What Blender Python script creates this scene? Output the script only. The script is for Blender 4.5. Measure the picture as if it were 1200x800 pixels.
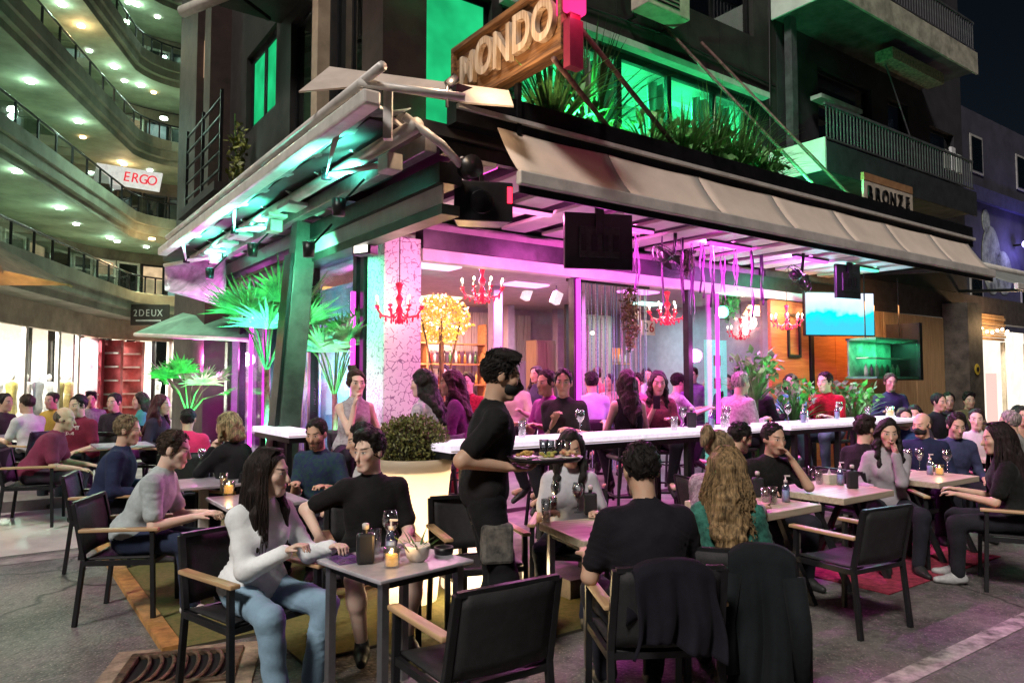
import bpy, bmesh, math, random
import numpy as np
from mathutils import Vector, Matrix

# ------------------------------------------------------------------ scene, camera, sky, light
for o in list(bpy.data.objects):
    bpy.data.objects.remove(o, do_unlink=True)
SC = bpy.context.scene
COL = SC.collection
rnd = random.Random(11)
nrs = np.random.RandomState(5)

CAM_H = 1.52          # camera height above the pavement (1.68 above the road)
FPX = 850.0           # focal length in pixels of the 1200 px wide frame
PITCH = math.atan(46.0 / FPX)
cam_d = bpy.data.cameras.new('camera')
cam_d.sensor_width = 36.0
cam_d.lens = 36.0 * FPX / 1200.0
cam_d.clip_start = 0.05
cam_d.clip_end = 400
cam = bpy.data.objects.new('camera', cam_d)
COL.objects.link(cam)
cam.location = (0, 0, CAM_H)
cam.rotation_euler = (math.pi / 2 + PITCH, 0, 0)
SC.camera = cam

world = bpy.data.worlds.new('World')
SC.world = world
world.use_nodes = True
_nt = world.node_tree
_nt.nodes.clear()
_sky = _nt.nodes.new('ShaderNodeTexSky')
_sky.sky_type = 'NISHITA'
_sky.sun_disc = False
_sky.sun_elevation = math.radians(42)
_sky.sun_rotation = math.radians(205)
_bg = _nt.nodes.new('ShaderNodeBackground')
_bg.inputs['Strength'].default_value = 0.0009
_wo = _nt.nodes.new('ShaderNodeOutputWorld')
_nt.links.new(_sky.outputs[0], _bg.inputs['Color'])
_nt.links.new(_bg.outputs[0], _wo.inputs['Surface'])

sun_d = bpy.data.lights.new('sun', 'SUN')
sun_d.energy = 1.35
sun_d.angle = math.radians(11)
sun_d.color = (1.0, 0.93, 0.86)
sun = bpy.data.objects.new('sun', sun_d)
COL.objects.link(sun)
# light travels from behind the camera, from the left and above
sun.rotation_euler = Vector((0.33, 0.62, -0.72)).to_track_quat('-Z', 'Y').to_euler()

SC.view_settings.view_transform = 'Standard'
SC.view_settings.look = 'None'
SC.view_settings.exposure = 1.15
SC.view_settings.gamma = 1.0
SC.view_settings.use_curve_mapping = False
SC.cycles.use_denoising = True
SC.cycles.max_bounces = 6
SC.cycles.diffuse_bounces = 3
SC.cycles.glossy_bounces = 3
SC.cycles.transmission_bounces = 4
SC.cycles.transparent_max_bounces = 12
SC.cycles.caustics_reflective = False
SC.cycles.caustics_refractive = False
SC.cycles.sample_clamp_indirect = 3.0

# ------------------------------------------------------------------ layout helpers (metres)
TH = math.radians(35.8)                     # the restaurant's street front runs 35.8 deg off the camera's X axis
U = Vector((math.cos(TH), math.sin(TH), 0))
V = Vector((-math.sin(TH), math.cos(TH), 0))
KX, KY = -1.332, 7.560                      # ground point of the restaurant's corner pillar


ROAD_Z = -.16                               # the asphalt lies below the pavement level (z = 0)
TURF_Z = -.14


def bl(x, y, z=0.0):
    return Vector((KX, KY, 0)) + U * x + V * y + Vector((0, 0, z))


def _ray(px, py):
    x = (px - 600) / FPX
    z = (400 - py) / FPX
    return Vector((x, math.cos(PITCH) - z * math.sin(PITCH), math.sin(PITCH) + z * math.cos(PITCH)))


def at(px, py, d):
    r = _ray(px, py)
    r = r / r.y * d
    return Vector((r.x, r.y, r.z + CAM_H))


def gnd(px, py, z=0.0):
    r = _ray(px, py)
    r = r * ((z - CAM_H) / r.z)
    return Vector((r.x, r.y, z))


def toloc(w):
    q = Vector((w[0] - KX, w[1] - KY, 0))
    return Vector((q.dot(U), q.dot(V), w[2]))


def face(px, py, axis, val):
    """point of the restaurant frame where the sight line of a pixel meets the plane x=val or y=val"""
    r = _ray(px, py)
    n = U if axis == 'x' else V
    t = (val + Vector((KX, KY, 0)).dot(n)) / (r.x * n.x + r.y * n.y)
    w = r * t
    w.z += CAM_H
    return toloc(w)


# ------------------------------------------------------------------ materials
MATS = {}


def _new(name):
    m = bpy.data.materials.new(name)
    m.use_nodes = True
    nt = m.node_tree
    nt.nodes.clear()
    out = nt.nodes.new('ShaderNodeOutputMaterial')
    return m, nt, out


def mat(name, col=(.5, .5, .5), rough=.6, metal=0.0, var=.12, vs=6.0, bump=.0, bs=60.0, spec=.4, emit=None, es=0.0,
        sheen=0.0, coat=0.0, col2=None, alpha=None, sub=0.0, stretch=None, trans=0.0):
    """procedural principled material: noise varied colour, noise bump"""
    if name in MATS:
        return MATS[name]
    m, nt, out = _new(name)
    N, L = nt.nodes, nt.links
    b = N.new('ShaderNodeBsdfPrincipled')
    b.inputs['Roughness'].default_value = rough
    b.inputs['Metallic'].default_value = metal
    b.inputs['Specular IOR Level'].default_value = spec
    b.inputs['Sheen Weight'].default_value = sheen
    b.inputs['Coat Weight'].default_value = coat
    b.inputs['Transmission Weight'].default_value = trans
    tc = N.new('ShaderNodeTexCoord')
    src = tc.outputs['Object']
    if stretch:
        mp = N.new('ShaderNodeMapping')
        mp.inputs['Scale'].default_value = stretch
        L.new(src, mp.inputs['Vector'])
        src = mp.outputs['Vector']
    n1 = N.new('ShaderNodeTexNoise')
    n1.inputs['Scale'].default_value = vs
    n1.inputs['Detail'].default_value = 5
    n1.inputs['Roughness'].default_value = .65
    L.new(src, n1.inputs['Vector'])
    mx = N.new('ShaderNodeMixRGB')
    c = Vector(col)
    c2 = Vector(col2) if col2 else c * (1 - var * 2.2)
    hi = c * (1 + var) if not col2 else c
    mx.inputs[1].default_value = (min(1, hi[0]), min(1, hi[1]), min(1, hi[2]), 1)
    mx.inputs[2].default_value = (max(0, c2[0]), max(0, c2[1]), max(0, c2[2]), 1)
    rp = N.new('ShaderNodeMapRange')
    rp.inputs[1].default_value = .35
    rp.inputs[2].default_value = .68
    L.new(n1.outputs['Fac'], rp.inputs[0])
    L.new(rp.outputs[0], mx.inputs[0])
    L.new(mx.outputs[0], b.inputs['Base Color'])
    rr = N.new('ShaderNodeMapRange')
    rr.inputs[3].default_value = max(0, rough - .07)
    rr.inputs[4].default_value = min(1, rough + .1)
    L.new(n1.outputs['Fac'], rr.inputs[0])
    L.new(rr.outputs[0], b.inputs['Roughness'])
    if bump:
        n2 = N.new('ShaderNodeTexNoise')
        n2.inputs['Scale'].default_value = bs
        n2.inputs['Detail'].default_value = 4
        L.new(src, n2.inputs['Vector'])
        bp = N.new('ShaderNodeBump')
        bp.inputs['Strength'].default_value = bump
        bp.inputs['Distance'].default_value = .01
        L.new(n2.outputs['Fac'], bp.inputs['Height'])
        L.new(bp.outputs[0], b.inputs['Normal'])
    if emit:
        b.inputs['Emission Color'].default_value = (*emit, 1)
        b.inputs['Emission Strength'].default_value = es
    L.new(b.outputs[0], out.inputs['Surface'])
    MATS[name] = m
    return m


def emis(name, col, s, var=0.0):
    if name in MATS:
        return MATS[name]
    m, nt, out = _new(name)
    e = nt.nodes.new('ShaderNodeEmission')
    e.inputs[0].default_value = (*col, 1)
    e.inputs[1].default_value = s
    if var:
        tc = nt.nodes.new('ShaderNodeTexCoord')
        n = nt.nodes.new('ShaderNodeTexNoise')
        n.inputs['Scale'].default_value = 3
        nt.links.new(tc.outputs['Object'], n.inputs['Vector'])
        r = nt.nodes.new('ShaderNodeMapRange')
        r.inputs[3].default_value = s * (1 - var)
        r.inputs[4].default_value = s * (1 + var)
        nt.links.new(n.outputs['Fac'], r.inputs[0])
        nt.links.new(r.outputs[0], e.inputs[1])
    nt.links.new(e.outputs[0], out.inputs[0])
    MATS[name] = m
    return m


def glass(name, tint=(.9, .95, .95), refl=.09, rough=.03):
    if name in MATS:
        return MATS[name]
    m, nt, out = _new(name)
    N, L = nt.nodes, nt.links
    t = N.new('ShaderNodeBsdfTransparent')
    t.inputs[0].default_value = (*tint, 1)
    g = N.new('ShaderNodeBsdfGlossy')
    g.inputs['Roughness'].default_value = rough
    lw = N.new('ShaderNodeLayerWeight')
    lw.inputs[0].default_value = .35
    mr = N.new('ShaderNodeMapRange')
    mr.inputs[3].default_value = refl * .6
    mr.inputs[4].default_value = min(1, refl * 5)
    mx = N.new('ShaderNodeMixShader')
    L.new(lw.outputs['Facing'], mr.inputs[0])
    L.new(mr.outputs[0], mx.inputs[0])
    L.new(t.outputs[0], mx.inputs[1])
    L.new(g.outputs[0], mx.inputs[2])
    L.new(mx.outputs[0], out.inputs[0])
    MATS[name] = m
    return m


def wood(name, c1, c2, rough=.5, scale=3.0, axis=0, coat=.0):
    if name in MATS:
        return MATS[name]
    m, nt, out = _new(name)
    N, L = nt.nodes, nt.links
    b = N.new('ShaderNodeBsdfPrincipled')
    b.inputs['Roughness'].default_value = rough
    b.inputs['Coat Weight'].default_value = coat
    tc = N.new('ShaderNodeTexCoord')
    mp = N.new('ShaderNodeMapping')
    s = [12.0, 12.0, 12.0]
    s[axis] = .8
    mp.inputs['Scale'].default_value = s
    L.new(tc.outputs['Object'], mp.inputs['Vector'])
    n = N.new('ShaderNodeTexNoise')
    n.inputs['Scale'].default_value = scale
    n.inputs['Detail'].default_value = 6
    n.inputs['Distortion'].default_value = .6
    L.new(mp.outputs[0], n.inputs['Vector'])
    cr = N.new('ShaderNodeValToRGB')
    cr.color_ramp.elements[0].position = .35
    cr.color_ramp.elements[0].color = (*c1, 1)
    cr.color_ramp.elements[1].position = .65
    cr.color_ramp.elements[1].color = (*c2, 1)
    L.new(n.outputs['Fac'], cr.inputs[0])
    L.new(cr.outputs[0], b.inputs['Base Color'])
    bp = N.new('ShaderNodeBump')
    bp.inputs['Strength'].default_value = .15
    bp.inputs['Distance'].default_value = .004
    L.new(n.outputs['Fac'], bp.inputs['Height'])
    L.new(bp.outputs[0], b.inputs['Normal'])
    L.new(b.outputs[0], out.inputs[0])
    MATS[name] = m
    return m


# ------------------------------------------------------------------ mesh helpers
class MB:
    def __init__(s):
        s.v = []
        s.f = []

    def _add(s, vs, fs):
        n = len(s.v)
        s.v.extend([tuple(q) for q in vs])
        s.f.extend([tuple(i + n for i in f) for f in fs])
        return s

    def box(s, x0, x1, y0, y1, z0, z1, M=None):
        vs = [Vector(q) for q in ((x0, y0, z0), (x1, y0, z0), (x1, y1, z0), (x0, y1, z0), (x0, y0, z1), (x1, y0, z1), (x1, y1, z1), (x0, y1, z1))]
        if M is not None:
            vs = [M @ q for q in vs]
        return s._add(vs, [(3, 2, 1, 0), (4, 5, 6, 7), (0, 1, 5, 4), (1, 2, 6, 5), (2, 3, 7, 6), (3, 0, 4, 7)])

    def bar(s, a, b, w, h=None, up=(0, 0, 1)):
        """rectangular bar from a to b, w wide and h high"""
        a, b = Vector(a), Vector(b)
        h = h or w
        d = (b - a)
        ln = d.length
        d.normalize()
        upv = Vector(up)
        if abs(d.dot(upv)) > .97:
            upv = Vector((0, 1, 0))
        x = d.cross(upv).normalized()
        z = x.cross(d)
        M = Matrix(((x[0], d[0], z[0], a[0]), (x[1], d[1], z[1], a[1]), (x[2], d[2], z[2], a[2]), (0, 0, 0, 1)))
        return s.box(-w / 2, w / 2, 0, ln, -h / 2, h / 2, M)

    def tube(s, path, r, n=8, caps=True, r1=None):
        path = [Vector(q) for q in path]
        m = len(path)
        rs = r if isinstance(r, (list, tuple)) else [r + ((r1 if r1 is not None else r) - r) * i / max(1, m - 1) for i in range(m)]
        vs = []
        prev = None
        for i, q in enumerate(path):
            d = (path[min(i + 1, m - 1)] - path[max(i - 1, 0)])
            if d.length < 1e-9:
                d = Vector((0, 0, 1))
            d.normalize()
            if prev is None:
                a = d.cross(Vector((0, 0, 1)) if abs(d.z) < .9 else Vector((1, 0, 0))).normalized()
            else:
                a = (prev - d * prev.dot(d))
                a = a.normalized() if a.length > 1e-6 else d.orthogonal().normalized()
            prev = a
            b = d.cross(a)
            for k in range(n):
                t = 2 * math.pi * k / n
                vs.append(q + (a * math.cos(t) + b * math.sin(t)) * rs[i])
        fs = []
        for i in range(m - 1):
            for k in range(n):
                k2 = (k + 1) % n
                fs.append((i * n + k, i * n + k2, (i + 1) * n + k2, (i + 1) * n + k))
        if caps:
            fs.append(tuple(range(n - 1, -1, -1)))
            fs.append(tuple(range((m - 1) * n, m * n)))
        return s._add(vs, fs)

    def cyl(s, a, b, r, n=12, r1=None):
        return s.tube([a, b], r, n, True, r1)

    def lathe(s, prof, n=20, c=(0, 0, 0), M=None, cap0=True, cap1=True):
        vs = []
        for (r, z) in prof:
            for k in range(n):
                t = 2 * math.pi * k / n
                q = Vector((r * math.cos(t), r * math.sin(t), z))
                if M is not None:
                    q = M @ q
                vs.append(q + Vector(c))
        fs = []
        m = len(prof)
        for i in range(m - 1):
            for k in range(n):
                k2 = (k + 1) % n
                fs.append((i * n + k, i * n + k2, (i + 1) * n + k2, (i + 1) * n + k))
        if cap0:
            fs.append(tuple(range(n - 1, -1, -1)))
        if cap1:
            fs.append(tuple(range((m - 1) * n, m * n)))
        return s._add(vs, fs)

    def sphere(s, c, r, n=10, m=7):
        rx, ry, rz = r if isinstance(r, (tuple, list)) else (r, r, r)
        c = Vector(c)
        vs = [c + Vector((0, 0, -rz))]
        for i in range(1, m):
            ph = -math.pi / 2 + math.pi * i / m
            for k in range(n):
                t = 2 * math.pi * k / n
                vs.append(c + Vector((rx * math.cos(ph) * math.cos(t), ry * math.cos(ph) * math.sin(t), rz * math.sin(ph))))
        vs.append(c + Vector((0, 0, rz)))
        fs = [(0, 1 + (k + 1) % n, 1 + k) for k in range(n)]
        for i in range(m - 2):
            for k in range(n):
                a = 1 + i * n
                fs.append((a + k, a + (k + 1) % n, a + n + (k + 1) % n, a + n + k))
        e = len(vs) - 1
        a = 1 + (m - 2) * n
        fs += [(a + k, a + (k + 1) % n, e) for k in range(n)]
        return s._add(vs, fs)

    def prism(s, poly, z0, z1, M=None):
        n = len(poly)
        vs = [Vector((p[0], p[1], z0)) for p in poly] + [Vector((p[0], p[1], z1)) for p in poly]
        if M is not None:
            vs = [M @ q for q in vs]
        fs = [tuple(range(n - 1, -1, -1)), tuple(range(n, 2 * n))]
        for k in range(n):
            k2 = (k + 1) % n
            fs.append((k, k2, n + k2, n + k))
        return s._add(vs, fs)

    def grid(s, fn, nu, nv):
        vs = [Vector(fn(i / nu, j / nv)) for j in range(nv + 1) for i in range(nu + 1)]
        fs = []
        for j in range(nv):
            for i in range(nu):
                a = j * (nu + 1) + i
                fs.append((a, a + 1, a + nu + 2, a + nu + 1))
        return s._add(vs, fs)

    def plate(s, pts, t):
        """flat polygon pts (3D) thickened by t along its normal"""
        pts = [Vector(q) for q in pts]
        n = (pts[1] - pts[0]).cross(pts[2] - pts[0]).normalized() * t
        k = len(pts)
        fs = [tuple(range(k - 1, -1, -1)), tuple(range(k, 2 * k))]
        for i in range(k):
            j = (i + 1) % k
            fs.append((i, j, k + j, k + i))
        return s._add(pts + [q + n for q in pts], fs)

    def quad(s, a, b, c, d):
        return s._add([a, b, c, d], [(0, 1, 2, 3)])

    def mesh(s, name):
        me = bpy.data.meshes.new(name)
        me.from_pydata(s.v, [], s.f)
        me.update()
        return me

    def build(s, name, m, parent=None, smooth=False, bevel=0.0, loc=None, rotz=0.0, solid=0.0, off=None):
        if off is not None:
            o_ = Vector(off)
            s.v = [tuple(Vector(q) - o_) for q in s.v]
        me = s.mesh(name)
        if smooth:
            me.polygons.foreach_set('use_smooth', [True] * len(me.polygons))
        return link(name, me, m, parent, bevel, loc, rotz, solid)


def link(name, me, m=None, parent=None, bevel=0.0, loc=None, rotz=0.0, solid=0.0):
    o = bpy.data.objects.new(name, me)
    COL.objects.link(o)
    if m is not None and len(me.materials) == 0:
        me.materials.append(m)
    if parent is not None:
        o.parent = parent
    if loc is not None:
        o.location = loc
    if rotz:
        o.rotation_euler.z = rotz
    if solid:
        md = o.modifiers.new('solid', 'SOLIDIFY')
        md.thickness = solid
        md.offset = 0
    if bevel:
        md = o.modifiers.new('bevel', 'BEVEL')
        md.width = bevel
        md.segments = 2
        md.limit_method = 'ANGLE'
    return o


def tag(o, label, cat=None, group=None, kind=None):
    if label:
        o['label'] = label
    if cat:
        o['category'] = cat
    if group:
        o['group'] = group
    if kind:
        o['kind'] = kind
    return o


def thing(name, label, cat, loc=(0, 0, 0), rotz=0.0, group=None):
    o = bpy.data.objects.new(name, None)
    COL.objects.link(o)
    o.empty_display_size = .1
    o.location = loc
    o.rotation_euler.z = rotz
    return tag(o, label, cat, group)


def bthing(name, label, cat, x, y, z=0.0, group=None):
    """thing whose parts are given in the restaurant frame relative to (x, y, z)"""
    return thing(name, label, cat, bl(x, y, z), TH, group)


def dup(root, loc, rotz, label=None, group=None, scale=None):
    r = root.copy()
    COL.objects.link(r)
    r.location = loc
    r.rotation_euler.z = rotz
    if scale:
        r.scale = (scale, scale, scale)
    if label:
        r['label'] = label
    if group:
        r['group'] = group
    for ch in list(root.children):
        c = ch.copy()
        COL.objects.link(c)
        c.parent = r
        for g in list(ch.children):
            d = g.copy()
            COL.objects.link(d)
            d.parent = c
    return r


def lamp(kind, loc, energy, col, parent=None, size=.1, rot=None, spot=None, name='light', blend=.6):
    d = bpy.data.lights.new(name, kind)
    d.energy = energy
    d.color = col
    if kind == 'AREA':
        if isinstance(size, (tuple, list)):
            d.shape = 'RECTANGLE'
            d.size, d.size_y = size
        else:
            d.size = size
    elif kind in ('POINT', 'SPOT'):
        d.shadow_soft_size = size
        if kind == 'SPOT':
            d.spot_size = spot or 1.5
            d.spot_blend = blend
    o = bpy.data.objects.new(name, d)
    COL.objects.link(o)
    if parent is not None:
        o.parent = parent
    o.location = loc
    if rot is not None:
        o.rotation_euler = Vector(rot).to_track_quat('-Z', 'Y').to_euler()
    return o


def text_mesh(txt, size, depth, name='letter', squeeze=1.0, bold=0.0):
    cu = bpy.data.curves.new(name, 'FONT')
    cu.body = txt
    cu.size = size
    cu.extrude = depth / 2
    cu.offset = bold
    cu.align_x = 'CENTER'
    cu.align_y = 'CENTER'
    o = bpy.data.objects.new(name, cu)
    COL.objects.link(o)
    dg = bpy.context.evaluated_depsgraph_get()
    me = bpy.data.meshes.new_from_object(o.evaluated_get(dg))
    bpy.data.objects.remove(o, do_unlink=True)
    bpy.data.curves.remove(cu)
    if squeeze != 1.0:
        me.transform(Matrix.Diagonal((squeeze, 1, 1, 1)))
    return me
# ------------------------------------------------------------------ people: smooth distance fields meshed by surface nets
F32 = np.float32
_CORN = np.array([(0, 0, 0), (1, 0, 0), (0, 1, 0), (1, 1, 0), (0, 0, 1), (1, 0, 1), (0, 1, 1), (1, 1, 1)])
_EDGE = [(0, 1), (2, 3), (4, 5), (6, 7), (0, 2), (1, 3), (4, 6), (5, 7), (0, 4), (1, 5), (2, 6), (3, 7)]


def snets(D, org, h):
    s = D < 0
    c = np.zeros([n - 1 for n in D.shape], np.int8)
    for a in _CORN:
        c += s[a[0]:a[0] + c.shape[0], a[1]:a[1] + c.shape[1], a[2]:a[2] + c.shape[2]]
    act = (c > 0) & (c < 8)
    idx = np.argwhere(act)
    if len(idx) == 0:
        return np.zeros((0, 3)), np.zeros((0, 4), int)
    vid = np.full(act.shape, -1, np.int32)
    vid[act] = np.arange(len(idx))
    val = [D[idx[:, 0] + a[0], idx[:, 1] + a[1], idx[:, 2] + a[2]] for a in _CORN]
    acc = np.zeros((len(idx), 3))
    cnt = np.zeros(len(idx))
    for i, j in _EDGE:
        da, db = val[i], val[j]
        x = (da < 0) != (db < 0)
        t = np.where(x, da / np.where(x, da - db, 1), 0)
        p = _CORN[i] + t[:, None] * (_CORN[j] - _CORN[i])
        acc += np.where(x[:, None], p, 0)
        cnt += x
    vs = org + h * (idx + acc / cnt[:, None])
    quads = []
    for ax in range(3):
        b, cc = (ax + 1) % 3, (ax + 2) % 3
        sl0 = [slice(None)] * 3
        sl1 = [slice(None)] * 3
        sl0[ax] = slice(0, -1)
        sl1[ax] = slice(1, None)
        e = s[tuple(sl0)] != s[tuple(sl1)]
        ij = np.argwhere(e)
        ok = (ij[:, b] > 0) & (ij[:, cc] > 0) & (ij[:, b] < D.shape[b] - 1) & (ij[:, cc] < D.shape[cc] - 1)
        ij = ij[ok]
        fl = s[tuple(sl0)][ij[:, 0], ij[:, 1], ij[:, 2]]
        q = []
        for ob, oc in ((-1, -1), (0, -1), (0, 0), (-1, 0)):
            k = ij.copy()
            k[:, b] += ob
            k[:, cc] += oc
            q.append(vid[k[:, 0], k[:, 1], k[:, 2]])
        q = np.stack(q, 1)
        q[~fl] = q[~fl][:, ::-1]
        quads.append(q)
    return vs, np.concatenate(quads)


def np_mesh(name, vs, fs, smooth=True):
    me = bpy.data.meshes.new(name)
    me.vertices.add(len(vs))
    me.vertices.foreach_set('co', np.asarray(vs, F32).ravel())
    k = fs.shape[1]
    me.loops.add(fs.size)
    me.loops.foreach_set('vertex_index', np.asarray(fs, np.int32).ravel())
    me.polygons.add(len(fs))
    me.polygons.foreach_set('loop_start', np.arange(0, fs.size, k, dtype=np.int32))
    me.update(calc_edges=True)
    if smooth:
        me.polygons.foreach_set('use_smooth', np.ones(len(fs), bool))
    me.validate()
    return me


def A(*v):
    return np.array(v, float)


def folds(vs, fs, seed, amp):
    """push a garment's surface along its normals into soft diagonal creases"""
    n = np.cross(vs[fs[:, 2]] - vs[fs[:, 0]], vs[fs[:, 3]] - vs[fs[:, 1]])
    vn = np.zeros_like(vs)
    for k in range(4):
        np.add.at(vn, fs[:, k], n)
    vn /= np.linalg.norm(vn, axis=1)[:, None] + 1e-9
    r = np.random.RandomState(seed)
    q = np.zeros(len(vs))
    for i in range(3):
        a = r.uniform(-.6, .6)
        d = A(math.cos(a) * r.choice([-1, 1]) * .6, .35, 1.0 + r.uniform(-.3, .5))
        w = 70 + 40 * i
        ph = vs @ d * w + 2.2 * np.sin(vs @ A(9, 7, -5) + seed + i) + r.uniform(0, 6)
        g = np.clip(np.sin(vs @ A(r.uniform(6, 14), r.uniform(6, 14), r.uniform(5, 12)) + i * 2 + seed), 0, 1)
        q += g * (1 - np.abs(np.sin(ph))) ** 2 / (1 + .5 * i)
    return vs + vn * (q * amp)[:, None]


class SDF:
    def __init__(s):
        s.ops = []

    def cap(s, a, b, ra, rb=None, k=.02, op='u'):
        a, b = np.asarray(a, float), np.asarray(b, float)
        rb = ra if rb is None else rb
        m = max(ra, rb)
        s.ops.append(('cap', (a, b, ra, rb), k, op, np.minimum(a, b) - m, np.maximum(a, b) + m))
        return s

    def ell(s, c, r, R=None, k=.02, op='u'):
        c, r = np.asarray(c, float), np.asarray(r, float)
        R = np.eye(3) if R is None else R
        e = np.sqrt(((R * r) ** 2).sum(1))
        s.ops.append(('ell', (c, r, R), k, op, c - e, c + e))
        return s

    def cut(s, n, d, k=.004):
        """keep n.p < d"""
        s.ops.append(('pl', (np.asarray(n, float), d), k, 'i', None, None))
        return s

    def mesh(s, h, wob=0.0, seed=0, freq=22.0):
        lo = np.min([o[4] for o in s.ops if o[3] == 'u'], 0) - 3 * h - wob
        hi = np.max([o[5] for o in s.ops if o[3] == 'u'], 0) + 3 * h + wob
        n = np.ceil((hi - lo) / h).astype(int) + 1
        ax = [(lo[i] + h * np.arange(n[i])).astype(F32) for i in range(3)]
        D = np.full(n, .25, F32)
        for kind, pr, k, op, l, u_ in s.ops:
            if l is None:
                a = [0, 0, 0]
                b = list(n)
            else:
                g = k + 2.5 * h + .01
                a = np.maximum(0, np.floor((l - g - lo) / h).astype(int))
                b = np.minimum(n, np.ceil((u_ + g - lo) / h).astype(int) + 1)
                if np.any(b <= a):
                    continue
            X = ax[0][a[0]:b[0], None, None]
            Y = ax[1][None, a[1]:b[1], None]
            Z = ax[2][None, None, a[2]:b[2]]
            if kind == 'cap':
                p, q, ra, rb = pr
                d = q - p
                dd = max(1e-9, float(d @ d))
                t = np.clip(((X - p[0]) * d[0] + (Y - p[1]) * d[1] + (Z - p[2]) * d[2]) / dd, 0, 1).astype(F32)
                v = np.sqrt((X - p[0] - t * d[0]) ** 2 + (Y - p[1] - t * d[1]) ** 2 + (Z - p[2] - t * d[2]) ** 2) - (ra + (rb - ra) * t)
            elif kind == 'ell':
                c, r, R = pr
                q = [((X - c[0]) * R[0, j] + (Y - c[1]) * R[1, j] + (Z - c[2]) * R[2, j]) / r[j] for j in range(3)]
                k0 = np.sqrt(q[0] ** 2 + q[1] ** 2 + q[2] ** 2)
                k1 = np.sqrt((q[0] / r[0]) ** 2 + (q[1] / r[1]) ** 2 + (q[2] / r[2]) ** 2) + 1e-6
                v = k0 * (k0 - 1) / k1
            else:
                nn, dd = pr
                v = X * nn[0] + Y * nn[1] + Z * nn[2] - dd
            sub = D[a[0]:b[0], a[1]:b[1], a[2]:b[2]]
            v = v.astype(F32)
            if op == 'u':
                hh = np.maximum(k - np.abs(sub - v), 0) / k
                sub[...] = np.minimum(sub, v) - hh * hh * k * .25
            else:
                if op == 's':
                    v = -v
                hh = np.maximum(k - np.abs(sub - v), 0) / k
                sub[...] = np.maximum(sub, v) + hh * hh * k * .25
        if wob:
            r = np.random.RandomState(seed)
            X = ax[0][:, None, None]
            Y = ax[1][None, :, None]
            Z = ax[2][None, None, :]
            for i in range(4):
                fr = r.uniform(-1, 1, 3) * freq * (1 + .7 * i)
                D += (wob / (1 + .6 * i) * np.sin(X * fr[0] + Y * fr[1] + Z * fr[2] + r.uniform(0, 6.28)
                                                 + 1.3 * np.sin(X * fr[1] * .6 - Z * fr[0] * .7 + i))).astype(F32)
        return snets(D, lo, h)


def rotm(yaw=0., pitch=0., roll=0.):
    """columns: right, forward, up.  yaw about z, pitch>0 bows forward, roll>0 leans right"""
    cy, sy = math.cos(yaw), math.sin(yaw)
    cp, sp = math.cos(-pitch), math.sin(-pitch)
    cr, sr = math.cos(roll), math.sin(roll)
    Rz = np.array([[cy, -sy, 0], [sy, cy, 0], [0, 0, 1]])
    Rx = np.array([[1, 0, 0], [0, cp, -sp], [0, sp, cp]])
    Ry = np.array([[cr, 0, sr], [0, 1, 0], [-sr, 0, cr]])
    return Rz @ Rx @ Ry


def ik(a, t, l1, l2, pole):
    d = t - a
    n = np.linalg.norm(d)
    mx = (l1 + l2) * .995
    if n > mx:
        t = a + d / n * mx
        d = t - a
        n = mx
    n = max(n, abs(l1 - l2) + .02)
    d = d / np.linalg.norm(d)
    x = (l1 * l1 - l2 * l2 + n * n) / (2 * n)
    y = math.sqrt(max(0, l1 * l1 - x * x))
    p = np.asarray(pole, float)
    p = p - d * (p @ d)
    p = p / (np.linalg.norm(p) + 1e-9)
    return a + d * x + p * y, t


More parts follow.
